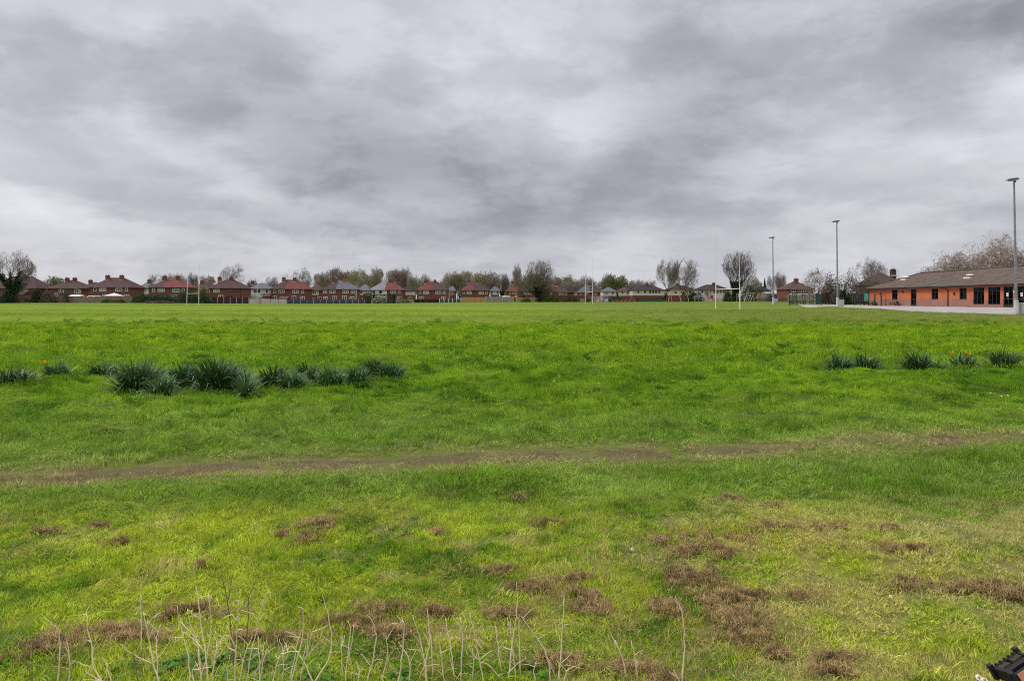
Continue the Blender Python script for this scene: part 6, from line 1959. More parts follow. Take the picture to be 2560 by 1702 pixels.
DAFF = [  # px, base row, height px, width px, leaf material, flop, leaves, label, flowers [(px,py)]
 (18, 972, 60, 125, 0, .45, 300, 'dark daffodil clump cut off by the left edge of the photo', []),
 (143, 952, 48, 66, 0, .30, 170, 'round dark daffodil clump with orange-yellow flowers at its left', [(126, 904), (117, 934)]),
 (256, 942, 44, 62, 0, .45, 140, 'daffodil clump with leaves flopping left, at the back of the big left group', []),
 (345, 974, 76, 112, 0, .35, 340, 'large dark daffodil clump, second biggest of the left group', []),
 (405, 986, 58, 56, 1, .35, 120, 'lighter loose daffodil clump in front of the second biggest one', []),
 (458, 962, 54, 62, 0, .20, 170, 'upright dark daffodil clump between the two largest', []),
 (540, 973, 76, 96, 0, .28, 330, 'largest and darkest daffodil clump, middle of the left group', []),
 (596, 958, 54, 50, 0, .35, 120, 'dark daffodil clump leaning on the right of the largest one', []),
 (614, 982, 62, 42, 1, .20, 46, 'sparse fan-shaped pale daffodil clump right of the largest one', []),
 (684, 970, 58, 66, 0, .30, 190, 'dark dense daffodil clump right of the fan-shaped pale one', []),
 (733, 976, 56, 60, 1, .35, 130, 'lighter green daffodil clump touching a dark dense neighbour', []),
 (768, 954, 48, 40, 0, .15, 110, 'small upright daffodil clump behind the lighter green one', []),
 (824, 967, 54, 72, 0, .30, 170, 'rounded daffodil clump with one brown fallen stem, third from the right of its row', []),
 (892, 962, 50, 52, 0, .25, 150, 'compact daffodil clump standing alone with a flopped bit before it', []),
 (936, 940, 46, 42, 0, .12, 110, 'upright thin daffodil clump at the back right end of the left row', []),
 (980, 952, 48, 62, 0, .22, 160, 'rightmost daffodil clump of the left row', []),
 (2096, 925, 42, 56, 1, .50, 130, 'daffodil clump with pale drooping tips, leftmost of the right row', []),
 (2166, 925, 42, 54, 0, .40, 130, 'daffodil clump with a single yellow flower in the right row', [(2165, 898)]),
 (2295, 926, 46, 76, 0, .30, 190, 'mound-shaped daffodil clump with a low yellow flower', [(2300, 910)]),
 (2345, 930, 34, 46, 1, .65, 70, 'low floppy daffodil clump right of the mound-shaped one', []),
 (2408, 922, 40, 62, 1, .45, 110, 'loose daffodil clump with the tallest yellow flowers', [(2414, 885), (2404, 879), (2371, 881)]),
 (2420, 938, 22, 54, 1, .9, 46, 'flattened daffodil leaves in front of the tallest yellow flowers', []),
 (2508, 916, 40, 76, 0, .35, 150, 'spreading dark daffodil clump at the right end of the right row', []),
]
for k, (px, by, hp, wp, mt, fl, nl, lab, flw) in enumerate(DAFF):
    d = d_for(by)
    x = W(px, d)
    zb = G(x, d) - 0.01
    s = d / F
    V, Fq = strap_leaves(300 + k, int(nl * 1.5), wp * s * 0.40, hp * s * (1.08 if px < 1500 else 1.22), min(wp * s * 0.4, 0.34), fl, 0.0205)
    rt = empty('daffodil_clump', (x, d, zb), lab, 'daffodils', 'daffodil clumps in the grass')
    np_obj('leaves', V, Fq, M_DAFF2 if mt else M_DAFF, rt)
    for (fx, fy) in flw:
        flower(rt, W(fx, d) - x, -0.12, ZP(fy, d - .12) - zb)
for (px, py, lab) in ((104, 956, 'fallen orange-yellow daffodil head lying left of a round dark clump'),):
    d = d_for(py)
    rt = empty('daffodil_flower', (W(px, d), d, G(W(px, d), d)), lab, 'flower')
    flower(rt, 0, 0, 0.07)
# small flowers in the turf
M_DAISY = mat('daisy_petals', (0.85, 0.85, 0.83), None, 4, 0.6)
M_DCENT = mat('daisy_centre', (0.75, 0.45, 0.03), None, 4, 0.7)
def daisy(px, py, label, r=0.016, z=0.055, yellow=False, name='daisy', tilt=0.9):
    d = d_for(py + (z / EYE) * (py - HY) * 0)  # on the ground under that row
    d = F * (EYE - z) / (py - HY)
    x = W(px, d)
    zb = G(x, d)
    rt = empty(name, (x, d, zb), label, 'flower', None if py > 1400 else 'small flowers in the grass')
    MB().tube([(0, 0.01, -.01), (0, 0, z)], 0.0022, 5).build('stem', M_STEM, rt)
    R_ = Matrix.Translation((0, 0, z)) @ Matrix.Rotation(tilt, 4, 'X')
    m = MB()
    n = 16
    for k in range(n):
        a = 2 * math.pi * k / n
        u, v = Vector((math.cos(a), math.sin(a), 0)), Vector((-math.sin(a), math.cos(a), 0))
        m.poly([tuple(R_ @ Vector((u * r * 0.3 + v * r * .10 + Vector((0, 0, .001))))), tuple(R_ @ (u * r * 0.75 + v * r * 0.20)), tuple(R_ @ (u * r + Vector((0, 0, .002)))), tuple(R_ @ (u * r * 0.75 - v * r * 0.20)), tuple(R_ @ (u * r * 0.3 - v * r * .10 + Vector((0, 0, .001))))], flip=True)
    m.build('petals', M_DYEL if yellow else M_DAISY, rt)
    m = MB().tube([tuple(R_ @ Vector((0, 0, -0.001))), tuple(R_ @ Vector((0, 0, 0.005))), tuple(R_ @ Vector((0, 0, 0.008)))], [r * 0.40, r * 0.40, r * 0.15], 10)
    m.build('centre', M_DCENT, rt)
daisy(2446, 1692, 'white daisy with yellow centre beside the bicycle pedal', 0.0115, 0.10, tilt=0.75)
daisy(2461, 1699, 'smaller white daisy half hidden under the bicycle pedal', 0.011, 0.09, tilt=0.4)
daisy(1385, 952, 'lone yellow dandelion in the mid grass near the centre', 0.022, 0.07, True, 'dandelion')
for (px, py, lab) in ((302, 863, 'white flower speck above the largest left daffodil clumps'), (598, 861, 'white flower speck above the middle of the left daffodil row'), (946, 830, 'white speck far off above the right end of left daffodil row'),
                      (1618, 858, 'white speck in the grass right of centre'), (1581, 806, 'white speck near the edge of the mown pitch'), (2520, 988, 'rightmost white daisy in the mid grass below the right daffodils'), (2504, 990, 'white daisy left of the rightmost one below the right daffodils'), (2476, 982, 'white daisy farthest left of three below the right daffodils'),
                      (1580, 1372, 'white petal speck by the bright foreground grass'), (2226, 1490, 'small white daisy in the dry grass at right'), (1071, 794, 'white speck on the pitch left of the faint line'), (669, 793, 'white speck on the pitch at left')):
    daisy(px, py, lab, 0.035 if py < 900 else (0.012 if py < 1100 else 0.008), 0.07 if py < 1100 else 0.05)

# ------------------------------------------------------------------ dead grass left by mowing
M_THATCH = mat('dead_grass', (0.46, 0.325, 0.145), (0.165, 0.113, 0.052), 22.0, 0.9, rand=0.15, coord='World', trans=0.15)
def strands(seed, n, w, dep, h, wid=0.0019, ln=0.027, flat=0.45):
    rg = np.random.RandomState(seed)
    # ragged: gaussian fall-off broken up by noise so that turf shows through
    n2 = n * 4
    gx, gy = rg.normal(size=n2) * 0.72, rg.normal(size=n2) * 0.72
    wide = rg.rand(n2) < (0.30 if w > 0.05 else 0.05)
    gx, gy = np.where(wide, gx * 1.9, gx), np.where(wide, gy * 1.9, gy)
    X, Y = gx * w, gy * dep
    q = np.hypot(gx, gy)
    nz = 0.6 * vnoise(X + seed * 3.7, Y + seed, 0.075) + 0.4 * vnoise(X + seed, Y, 0.03)
    ok = np.where((nz > 0.35 + 0.10 * q) | ((nz > 0.52) & (q < 2.6)))[0][:n]
    n = len(ok)
    X, Y, q, nz = X[ok], Y[ok], q[ok], nz[ok]
    top = h * np.exp(-0.8 * q * q) * np.clip((nz - 0.30) * 3.0, 0.1, 1.4)
    Z = top * (0.35 + 0.65 * rg.rand(n)) + 0.012
    C = np.stack([X, Y, Z], 1)
    a = rg.rand(n) * 6.283
    D = np.stack([np.cos(a), np.sin(a), flat * rg.normal(size=n)], 1)
    L_ = ln * (0.5 + rg.rand(n))
    S = np.stack([-np.sin(a), np.cos(a), 0.6 * rg.normal(size=n)], 1)
    S *= (wid * (0.6 + 0.8 * rg.rand(n)))[:, None] / 2
    cv = np.stack([np.zeros(n), np.zeros(n), 0.012 * rg.normal(size=n)], 1)
    P0, P1, P2 = C - D * L_[:, None] / 2, C + cv, C + D * L_[:, None] / 2
    V = np.stack([P0 - S * .6, P0 + S * .6, P1 - S, P1 + S, P2 - S * .5, P2 + S * .5], 1).reshape(-1, 3)
    b = (np.arange(n) * 6)[:, None]
    return V, np.concatenate([b + np.array([[0, 1, 3, 2]]), b + np.array([[2, 3, 5, 4]])])
HEAPS = [ # px, py, half width px, half height px, label
 (800, 1310, 36, 16, 'dead grass heap with two lobes left of centre, back lobe'),
 (782, 1336, 26, 17, 'dead grass heap with two lobes left of centre, front lobe'),
 (1785, 1352, 58, 22, 'broad brown dead grass heap at the top right of the foreground patches'),
 (1722, 1388, 30, 14, 'small heap just below left of the broad top right heap'),
 (1790, 1385, 32, 16, 'small heap just below the broad top right heap'),
 (1378, 1300, 26, 8, 'flat dry patch at the upper centre of the foreground'),
 (1930, 1326, 62, 8, 'thin left streak of dead grass at the upper right'),
 (2090, 1328, 60, 8, 'thin right streak of dead grass at the upper right'),
 (2226, 1334, 20, 7, 'tiny dead grass patch right of the thin streaks'),
 (1745, 1440, 56, 26, 'upper lump of the long brown heap right of centre'),
 (1805, 1490, 62, 28, 'middle lump of the long brown heap right of centre'),
 (1840, 1535, 55, 27, 'lower lump of the long brown heap right of centre'),
 (1868, 1575, 50, 24, 'bottom lump of the long brown heap right of centre'),
 (1920, 1485, 62, 14, 'thin arm of dead grass right of the long brown heap'),
 (1930, 1620, 34, 11, 'small brown wisp below the long brown heap'),
 (1668, 1512, 34, 20, 'separate lump left of the long brown heap, mid height'),
 (1690, 1448, 22, 10, 'tiny lump left of the long brown heap, upper'),
 (1325, 1470, 44, 14, 'left dry wisp in the centre foreground'),
 (1435, 1450, 50, 11, 'right dry wisp in the centre foreground'),
 (1260, 1428, 40, 13, 'faint dry wisp upper left of the centre foreground'),
 (1470, 1512, 38, 18, 'lump of dead grass right of the centre stalks'),
 (1465, 1484, 34, 13, 'lump of dead grass behind the lump right of the centre stalks'),
 (1275, 1530, 36, 18, 'bright brown lump behind the centre stalks'),
 (1095, 1530, 32, 17, 'rounded brown lump right of the wide brown heap'),
 (880, 1545, 62, 17, 'left part of the wide brown heap at lower left centre'),
 (960, 1512, 52, 15, 'right part of the wide brown heap at lower left centre'),
 (975, 1575, 58, 16, 'flat brown patch in front of the wide brown heap'),
 (490, 1528, 48, 15, 'brown heap among the tall stalks at left'),
 (420, 1545, 20, 9, 'small brown lump left of the heap among the tall stalks'),
 (300, 1585, 66, 19, 'far end of the long dead grass ridge at lower left'),
 (185, 1605, 70, 20, 'middle of the long dead grass ridge at lower left'),
 (75, 1640, 70, 20, 'near end of the long dead grass ridge at lower left'),
 (330, 1610, 60, 12, 'pale wisp in front of the long dead grass ridge'),
 (650, 1590, 64, 13, 'brown patch behind the dense middle stalks'),
 (1380, 1660, 64, 20, 'flat dead grass bed at the bottom centre, left part'),
 (1560, 1660, 80, 20, 'flat dead grass bed at the bottom centre, right part'),
 (1660, 1682, 40, 16, 'brown clump at the right end of the bottom centre bed'),
 (2490, 1478, 62, 19, 'long brown heap at the right edge, back part'),
 (2540, 1498, 40, 16, 'dark brown heap cut by the right edge'),
 (2290, 1462, 60, 13, 'thin dry heap left of the right edge heaps'),
 (2400, 1482, 46, 11, 'dry wisp joining the right edge heaps'),
 (2080, 1645, 46, 15, 'brown lump at the lower right left of the daisies'),
 (2090, 1672, 36, 14, 'lowest brown lump at the lower right'),
 (1296, 1242, 14, 5, 'tiny brown lump below the footpath at the centre'),
 (1828, 1252, 18, 8, 'tiny brown streak below the footpath right of centre'),
 (1930, 1270, 22, 6, 'small brown lump above the thin streaks at the upper right'),
 (712, 1330, 10, 8, 'tiny brown lump left of the two-lobed heap'),
 (1092, 1325, 10, 7, 'tiny brown lump between two-lobed heap and centre'),
 (110, 1332, 30, 7, 'small dry streak at the far left of the foreground'),
 (250, 1318, 20, 6, 'small dry streak right of the far left one'),
 (310, 1360, 22, 7, 'small brown streak below the dry streaks at left'),
 (495, 1412, 12, 7, 'tiny brown lump above the left stalks'),
 (2260, 1395, 40, 8, 'thin dry streak in the right of the foreground'),
 (1655, 1358, 26, 9, 'small patch left of the broad top right heap'),
]
for k, (px, py, hw, hh, lab) in enumerate(HEAPS):
    d = d_for(py + hh * 0.4)
    s = d / F
    w = hw * s * 1.1
    dep = min(hh * s * (py - HY) / F * 0 + hh * s * d / EYE * 0.75, w * 1.3)
    h = min(0.036, hh * s * 0.42)
    rt_o = np_obj('dead_grass_heap', *strands(500 + k, int(min(6500, 350 + 2600 * w * dep / 0.02)), w, dep, h), M_THATCH)
    x = W(px, d)
    rt_o.location = (x, d, G(x, d) + float(bumpz(x, d)) + 0.008)
    tag(rt_o, lab, 'dead grass', 'heaps of dead mown grass')
# loose scattered bits: uncountable
rg = np.random.RandomState(77)
N = 70000
d_ = 1.9 + 3.3 * rg.rand(N) ** 0.9
x_ = (rg.rand(N) * 2 - 1) * (0.8 * d_ + 0.3)
dens = vnoise(x_ * 1.0 + 13, d_, 0.55) * 0.6 + vnoise(x_, d_ + 40, 0.21) * 0.4 + 0.10 * np.clip(x_ / 2, -0.6, 1) 
kp = (dens > 0.55) & (rg.rand(N) < np.clip((dens - 0.55) * 7, 0, 1)) & (d_ < 4.7)
x_, d_ = x_[kp], d_[kp]
N = len(x_)
a = rg.rand(N) * 6.283
C = np.stack([x_, d_, gz(x_, d_) + 0.012 + 0.03 * rg.rand(N)], 1)
D = np.stack([np.cos(a), np.sin(a), 0.4 * rg.normal(size=N)], 1) * (0.007 + 0.014 * rg.rand(N))[:, None]
S = np.stack([-np.sin(a), np.cos(a), 0.5 * rg.normal(size=N)], 1) * 0.0011
V = np.stack([C - D, C + S, C + D, C - S], 1).reshape(-1, 3)
o = np_obj('dead_grass_scatter', V, (np.arange(N) * 4)[:, None] + np.array([[0, 1, 2, 3]]), M_THATCH)
tag(o, 'loose bits of dead mown grass strewn over the foreground turf', 'dead grass', kind='stuff')

# ------------------------------------------------------------------ dry weed stalks
M_STALK = mat('pale_dry_stalk', (0.86, 0.70, 0.53), (0.66, 0.50, 0.36), 9.0, 0.8, rand=0.1)
M_STALKB = mat('brown_dry_stalk', (0.26, 0.165, 0.115), (0.19, 0.12, 0.085), 9.0, 0.85, rand=0.1)
def stalk(label, off, main, branches=(), d=2.42, brown=False, r=0.0026):
    cv = lambda p: (off + p[0] / 2.743, 1400 + p[1] / 2.743)
    mp = [cv(p) for p in main]
    rg = random.Random(int(sum(p[0] for p in main)))
    x0 = W(mp[0][0], d)
    zb = G(x0, d) - 0.02
    rt = empty('dry_stalk', (x0, d, zb), label, 'dry stalk', 'dry weed stalks in the foreground')
    lean = rg.uniform(-0.10, 0.10)
    htop = ZP(mp[-1][1], d)
    def p3(p):
        z = ZP(p[1], d)
        dd = d + lean * z
        return Vector((W(p[0], dd) - x0, dd - d, ZP(p[1], dd) - zb))
    pts = [p3(p) for p in mp]
    if pts[0].z > 0.02:
        pts = [Vector((pts[0].x + rg.uniform(-.01, .01), pts[0].y, 0.0))] + pts
    def smooth(pl):
        out = []
        for i in range(len(pl) - 1):
            a_, b_ = pl[i], pl[i + 1]
            for k in range(3):
                t_ = k / 3
                jit = Vector((rg.uniform(-1, 1), rg.uniform(-1, 1), 0)) * 0.0022 * (1 if k else 0)
                out.append(a_.lerp(b_, t_) + jit)
        out.append(pl[-1])
        return out
    sp = smooth(pts)
    n = len(sp)
    mt = M_STALKB if brown else M_STALK
    MB().tube(sp, [r * (1.15 - 0.75 * i / (n - 1)) for i in range(n)], 6).build('stem', mt, rt, smooth=True)
    ext = []
    for k in range(2):      # finer broken side shoots
        i = rg.randint(n // 3, n - 2)
        o_ = Vector((rg.uniform(-1, 1), rg.uniform(-.7, .7), rg.uniform(0.2, 1.2)))
        ext.append([sp[i], sp[i] + o_ * 0.022, sp[i] + o_ * 0.045 + Vector((rg.uniform(-.01, .01), 0, -0.004))])
    for e_ in ext:
        MB().tube(e_, [r * 0.45, r * 0.35, r * 0.25], 4).build('twig', mt, rt)
    for b_ in branches:
        bp = smooth([p3(cv(p)) for p in b_])
        nb = len(bp)
        MB().tube(bp, [r * (0.72 - 0.45 * i / (nb - 1)) for i in range(nb)], 5).build('twig', mt, rt, smooth=True)
    return rt
stalk('dry stalk with hooked tip at left of all the pale stalks', 0, [(395, 828), (408, 640), (405, 480), (380, 450), (345, 436)], d=2.40)
stalk('forked dry stalk with curled top left of centre-left cluster', 0, [(700, 828), (640, 740), (632, 600), (600, 480), (595, 375), (570, 372)], [[(632, 735), (560, 710), (490, 685)], [(628, 560), (600, 545), (545, 602)]], d=2.41)
stalk('short stub stalk between hooked tip and forked stalk', 0, [(690, 828), (650, 800), (585, 760)], [], d=2.39)
stalk('thin straight stalk with dark wispy top', 0, [(960, 655), (970, 450), (965, 330), (963, 235)], d=2.65)
stalk('three-armed dry stalk with long arm reaching left', 0, [(1090, 828), (1050, 710), (1025, 560), (1000, 440), (985, 350)], [[(1050, 710), (950, 665), (880, 625), (830, 570)], [(1052, 705), (1110, 640), (1160, 560), (1180, 488), (1135, 465)], [(1022, 560), (1050, 450), (1078, 360)]], d=2.42)
stalk('slim bent stalk right beside the three-armed one', 0, [(1082, 828), (1075, 640), (1072, 520), (1102, 440)], d=2.44)
stalk('branching stalk at the left of the dense middle cluster', 0, [(1300, 828), (1295, 660), (1258, 520), (1228, 420), (1215, 310)], [[(1235, 415), (1330, 520), (1400, 620)], [(1260, 530), (1180, 530)]], d=2.43)
stalk('tall pale stalk with long curved tip in the dense middle cluster', 0, [(1425, 828), (1412, 680), (1390, 520), (1372, 380), (1360, 260), (1345, 175)], [[(1395, 612), (1330, 545), (1265, 490), (1195, 565), (1180, 610)], [(1368, 400), (1310, 360)]], d=2.41)
stalk('pale stalk leaning right, crossing the tall curved one', 0, [(1370, 828), (1410, 700), (1438, 560), (1448, 420), (1430, 230)], d=2.45)
stalk('low zigzag stalk at the foot of the dense middle cluster', 0, [(1330, 828), (1320, 750), (1385, 742), (1440, 735), (1480, 690)], [[(1385, 742), (1360, 610)]], d=2.38)
stalk('thick candelabra-shaped pale stalk, the stoutest of all', 0, [(1612, 828), (1612, 690), (1622, 560), (1632, 430), (1635, 270)], [[(1612, 622), (1565, 600), (1545, 545), (1465, 482)], [(1612, 600), (1575, 500), (1560, 420)], [(1628, 420), (1590, 370), (1520, 400)], [(1632, 350), (1668, 280)]], d=2.42, r=0.0034)
stalk('tallest brown forked stalk rising above the dense middle cluster', 0, [(1600, 828), (1598, 640), (1580, 450), (1560, 280), (1530, 150), (1515, 45)], [[(1565, 265), (1580, 170), (1602, 60)], [(1560, 375), (1500, 320), (1455, 285)], [(1535, 190), (1470, 160), (1430, 120)]], d=2.55, brown=True)
stalk('long leaning stalk ending in a feathery fork', 0, [(1690, 828), (1710, 690), (1745, 540), (1772, 430), (1800, 300), (1845, 205)], [[(1772, 420), (1735, 365), (1655, 340)], [(1800, 300), (1810, 350)], [(1840, 215), (1860, 225)]], d=2.43)
stalk('upright stalk with right-angled arm below the feathery fork', 0, [(1782, 828), (1775, 640), (1770, 520)], [[(1776, 605), (1740, 602), (1690, 604)]], d=2.40)
stalk('short curved stalk right of the right-angled arm', 0, [(1780, 828), (1800, 700), (1820, 650), (1845, 580)], [[(1800, 690), (1840, 610)]], d=2.44)
stalk('thin stalk leaning right behind the feathery fork', 0, [(1670, 828), (1680, 640), (1700, 430), (1705, 250), (1718, 200)], d=2.6, brown=True, r=0.0026)
stalk('thin brown stalk with bent head right of the feathery fork', 0, [(1800, 828), (1835, 600), (1870, 450), (1885, 370)], [[(1870, 450), (1838, 420)]], d=2.55, brown=True, r=0.0028)
stalk('stalk with a flat hook top between two leaning groups', 0, [(2005, 800), (2060, 600), (2080, 440), (2077, 330), (2040, 315)], d=2.43)
stalk('stalk with a long pale arm reaching right', 0, [(2060, 828), (2085, 700), (2115, 600), (2140, 490)], [[(2138, 492), (2200, 472), (2252, 440)], [(2100, 640), (2115, 500)]], d=2.44)
stalk('boldly S-curved white stalk at right of the middle cluster', 0, [(2160, 828), (2210, 750), (2252, 690), (2272, 600), (2275, 500), (2250, 360), (2228, 300), (2212, 240)], d=2.40, r=0.0030)
stalk('bowed stalk crossing under the S-curved one', 0, [(2145, 828), (2080, 690), (2040, 630), (2000, 590), (1950, 620)], [[(2080, 690), (2100, 560)]], d=2.39)
stalk('short forked stalk left of the bowed one', 0, [(1870, 828), (1895, 720), (1925, 640), (2000, 622), (2060, 628)], [[(1910, 680), (1890, 650)], [(1925, 640), (1900, 530)]], d=2.38)
stalk('dark brown bent stalk at the lower left, curling at top', 0, [(225, 828), (180, 700), (150, 600), (125, 560), (105, 575)], [[(180, 720), (240, 700), (290, 685)]], d=2.40, brown=True)
stalk('thin dark stalk with seed head over the dead grass ridge', 0, [(290, 620), (270, 560), (240, 500), (185, 510)], d=2.6, brown=True, r=0.0024)
stalk('thin upright stalk right of the S-curved one', 0, [(2345, 800), (2345, 650), (2338, 520)], d=2.5, r=0.0024)
stalk('slim stalk with two splayed tips at left of centre', 860, [(10, 828), (30, 600), (45, 480), (25, 410)], [[(20, 720), (55, 560), (68, 430)]], d=2.44)
stalk('curved white stalk with a side spur, left of centre', 860, [(160, 828), (200, 690), (222, 540), (210, 450), (180, 395), (160, 375)], [[(182, 725), (150, 680), (115, 640)]], d=2.40)
stalk('short plain stalk right of the curved white one', 860, [(265, 800), (292, 690), (300, 620), (288, 510)], d=2.46)
stalk('crook-shaped white stalk like a walking stick', 860, [(370, 828), (392, 720), (405, 600), (415, 440), (402, 418), (375, 435), (330, 432)], d=2.40)
stalk('stalk with a sideways angled arm left of two parallel ones', 860, [(566, 828), (550, 680), (520, 520), (470, 375)], [[(548, 690), (525, 615), (445, 612), (430, 600)]], d=2.42)
stalk('stalk bending back at its tip between two parallel ones', 860, [(560, 828), (560, 690), (585, 590), (588, 510), (576, 488)], [[(555, 720), (508, 828)]], d=2.41)
stalk('straight thin stalk topped far above its neighbours near centre', 860, [(612, 828), (602, 600), (580, 450), (572, 330)], d=2.47)
stalk('wavy short stalk second right of the far-topped one', 860, [(690, 828), (672, 700), (660, 600), (664, 490)], d=2.44)
stalk('gently leaning stalk third right of the far-topped one', 860, [(760, 828), (742, 660), (715, 520), (695, 395)], d=2.45)
stalk('upright knotted stalk with a low left spur', 860, [(800, 828), (812, 600), (810, 480), (800, 390)], [[(800, 770), (765, 828)], [(814, 560), (826, 535)]], d=2.42)
stalk('forked stalk with a thick arching arm near the bottom', 860, [(955, 828), (930, 680), (905, 560), (885, 470), (862, 350)], [[(925, 690), (880, 630), (848, 585)], [(1080, 820), (1010, 730), (970, 705), (940, 700)], [(905, 540), (955, 620)]], d=2.40)
stalk('slim stalk with a dead leaf lump left of the tall centre stalk', 860, [(1088, 800), (1062, 650), (1045, 520), (1038, 450)], d=2.47)
stalk('tallest thin stalk at the picture centre', 860, [(1125, 828), (1150, 600), (1175, 430), (1190, 290), (1185, 150)], d=2.43)
stalk('stalk leaning left across the tallest centre stalk', 860, [(1175, 828), (1162, 650), (1145, 520), (1120, 390)], [[(1120, 775), (1180, 715), (1250, 668)], [(1160, 620), (1090, 590)]], d=2.41)
stalk('plain upright stalk right of the tallest centre stalk', 860, [(1215, 828), (1206, 650), (1200, 420)], d=2.46)
stalk('long arching stalk sweeping to the upper left, right of centre', 860, [(1417, 828), (1405, 700), (1370, 600), (1310, 510), (1240, 420), (1215, 385)], [[(1448, 795), (1410, 690), (1372, 600)]], d=2.42)
stalk('three-tipped stalk with a curled right tip', 860, [(1470, 828), (1490, 600), (1500, 440), (1510, 240)], [[(1485, 565), (1465, 490), (1440, 420)], [(1488, 705), (1530, 670), (1562, 635)], [(1496, 480), (1515, 440), (1545, 435), (1565, 460)]], d=2.42)
stalk('short bent stalk lying low right of the three-tipped one', 860, [(1505, 828), (1525, 760), (1570, 725), (1630, 740)], d=2.38)
stalk('left of two faint slanting stalks at bottom right of centre', 860, [(1942, 828), (1905, 660), (1860, 545)], d=2.48, r=0.0026)
stalk('right of two faint slanting stalks at bottom right of centre', 860, [(2012, 828), (1992, 650), (1970, 550)], d=2.48, r=0.0026)
stalk('rightmost tall curved dry stalk, standing alone', 860, [(2320, 828), (2332, 650), (2335, 480), (2315, 340), (2270, 245)], d=2.43)
stalk('tiny stalk tip left of the rightmost tall stalk', 860, [(2300, 828), (2280, 790), (2258, 750)], d=2.40)

stalk('pale stalk with one low arm, between hooked tip stalk and ridge', 0, [(470, 828), (480, 700), (470, 600), (455, 560)], [[(478, 720), (520, 680)]], d=2.43)
stalk('short stalk leaning left beside the forked curled one', 0, [(760, 828), (735, 740), (720, 690), (700, 660)], [], d=2.42)
stalk('brown leaning twig just left of the three-armed stalk', 0, [(945, 828), (930, 700), (900, 600)], [[(932, 710), (975, 660)]], d=2.41, brown=True)
stalk('thin wavy stalk hugging the left of the tall curved one', 0, [(1385, 828), (1365, 690), (1355, 560), (1300, 430), (1285, 330)], [[(1358, 600), (1330, 560)]], d=2.46)
stalk('pale stalk bending over to the right in the dense middle cluster', 0, [(1455, 828), (1470, 660), (1500, 560), (1545, 510), (1590, 525)], [[(1480, 620), (1520, 600)]], d=2.44)
stalk('short pale stalk left of the stout candelabra stalk', 0, [(1560, 828), (1555, 740), (1575, 660)], [[(1556, 750), (1530, 700)]], d=2.40)
stalk('slanting stalk between candelabra and long leaning stalks', 0, [(1640, 828), (1660, 720), (1690, 610), (1730, 520)], [[(1665, 700), (1650, 640)]], d=2.43)
stalk('dry stalk bent like a tick right of the right-angled arm', 0, [(1745, 828), (1755, 760), (1790, 700), (1815, 560)], [], d=2.42)
stalk('upright dull stalk right of the short forked one', 0, [(1935, 828), (1945, 720), (1935, 600), (1915, 540)], [[(1944, 700), (1975, 640)]], d=2.45)
stalk('thin pale stalk left of the flat hook top', 0, [(1985, 828), (2015, 700), (2030, 600), (2060, 500)], [], d=2.44)
stalk('broken low stalk left of the curved white one', 860, [(95, 828), (105, 760), (85, 700)], [[(104, 770), (130, 735)]], d=2.40)
stalk('thin stalk between the crook and the angled arm', 860, [(450, 828), (455, 740), (440, 660), (400, 590), (372, 560)], [], d=2.43)
stalk('slim bare stalk right of the knotted one', 860, [(880, 828), (890, 700), (878, 600)], [[(889, 690), (910, 640)]], d=2.44)
stalk('low pale stalk left of the long arching one', 860, [(1310, 828), (1300, 750), (1320, 690)], [], d=2.41)

# ------------------------------------------------------------------ broad-leaved weeds at the bottom
M_WEED = mat('dark_weed_leaves', (0.075, 0.175, 0.026), (0.12, 0.24, 0.04), 8, 0.6, spec=0.15, trans=0.25)
def weed(label, px, py, wpx, n, seed, size=0.020):
    d = d_for(py)
    x = W(px, d)
    rg = np.random.RandomState(seed)
    V, Fq = [], []
    w = wpx / F * d / 2
    for i in range(n):
        a, q = rg.rand() * 6.283, math.sqrt(rg.rand())
        c = np.array([math.cos(a) * q * w, math.sin(a) * q * min(w, 0.10) - 0.02, 0.012 + 0.06 * rg.rand() * (1.1 - q)])
        out = np.array([math.cos(a), math.sin(a), 0.25 * rg.normal()])
        out /= np.linalg.norm(out)
        side = np.cross(out, [0, 0, 1.0]); side /= np.linalg.norm(side)
        upv = np.cross(side, out)
        L_ = size * (0.6 + 0.8 * rg.rand())
        wd = L_ * (0.36 + 0.14 * rg.rand())
        b0 = len(V)
        for k, (t_, s) in enumerate(((0, .15), (.2, .85), (.45, 1.0), (.7, .75), (.9, .35), (1.0, .03))):
            p = c + out * L_ * t_ - upv * L_ * 0.35 * t_ * t_
            ed = wd * s * (1 + 0.12 * (-1) ** k)
            V += [p - side * ed * (0.8 + .4 * rg.rand()) + upv * ed * 0.5, p, p + side * ed * (0.8 + .4 * rg.rand()) + upv * ed * 0.5]
        for k in range(5):
            c0 = b0 + 3 * k
            Fq += [(c0, c0 + 1, c0 + 4, c0 + 3), (c0 + 1, c0 + 2, c0 + 5, c0 + 4)]
    o = np_obj('leafy_weed', np.array(V), np.array(Fq), M_WEED)
    o.location = (x, d, G(x, d))
    tag(o, label, 'weed', 'broad-leaved weeds among the stalks')
weed('broad-leaved green weed left of the three-armed stalk', 320, 1690, 90, 40, 1)
weed('large leafy weed at the foot of the dense middle cluster', 470, 1672, 150, 110, 2, 0.022)
weed('leafy weed right under the thick candelabra stalk', 600, 1662, 130, 90, 3, 0.022)
weed('leafy weed below the long leaning stalk', 690, 1672, 110, 50, 4)
weed('small leafy weed at the bottom under the crook-shaped stalk', 1000, 1700, 70, 45, 5)
weed('small leafy weed at the bottom right of the centre stalks', 1330, 1695, 80, 50, 6)
weed('low leafy weed at the foot of the S-curved stalk', 800, 1690, 90, 50, 7)

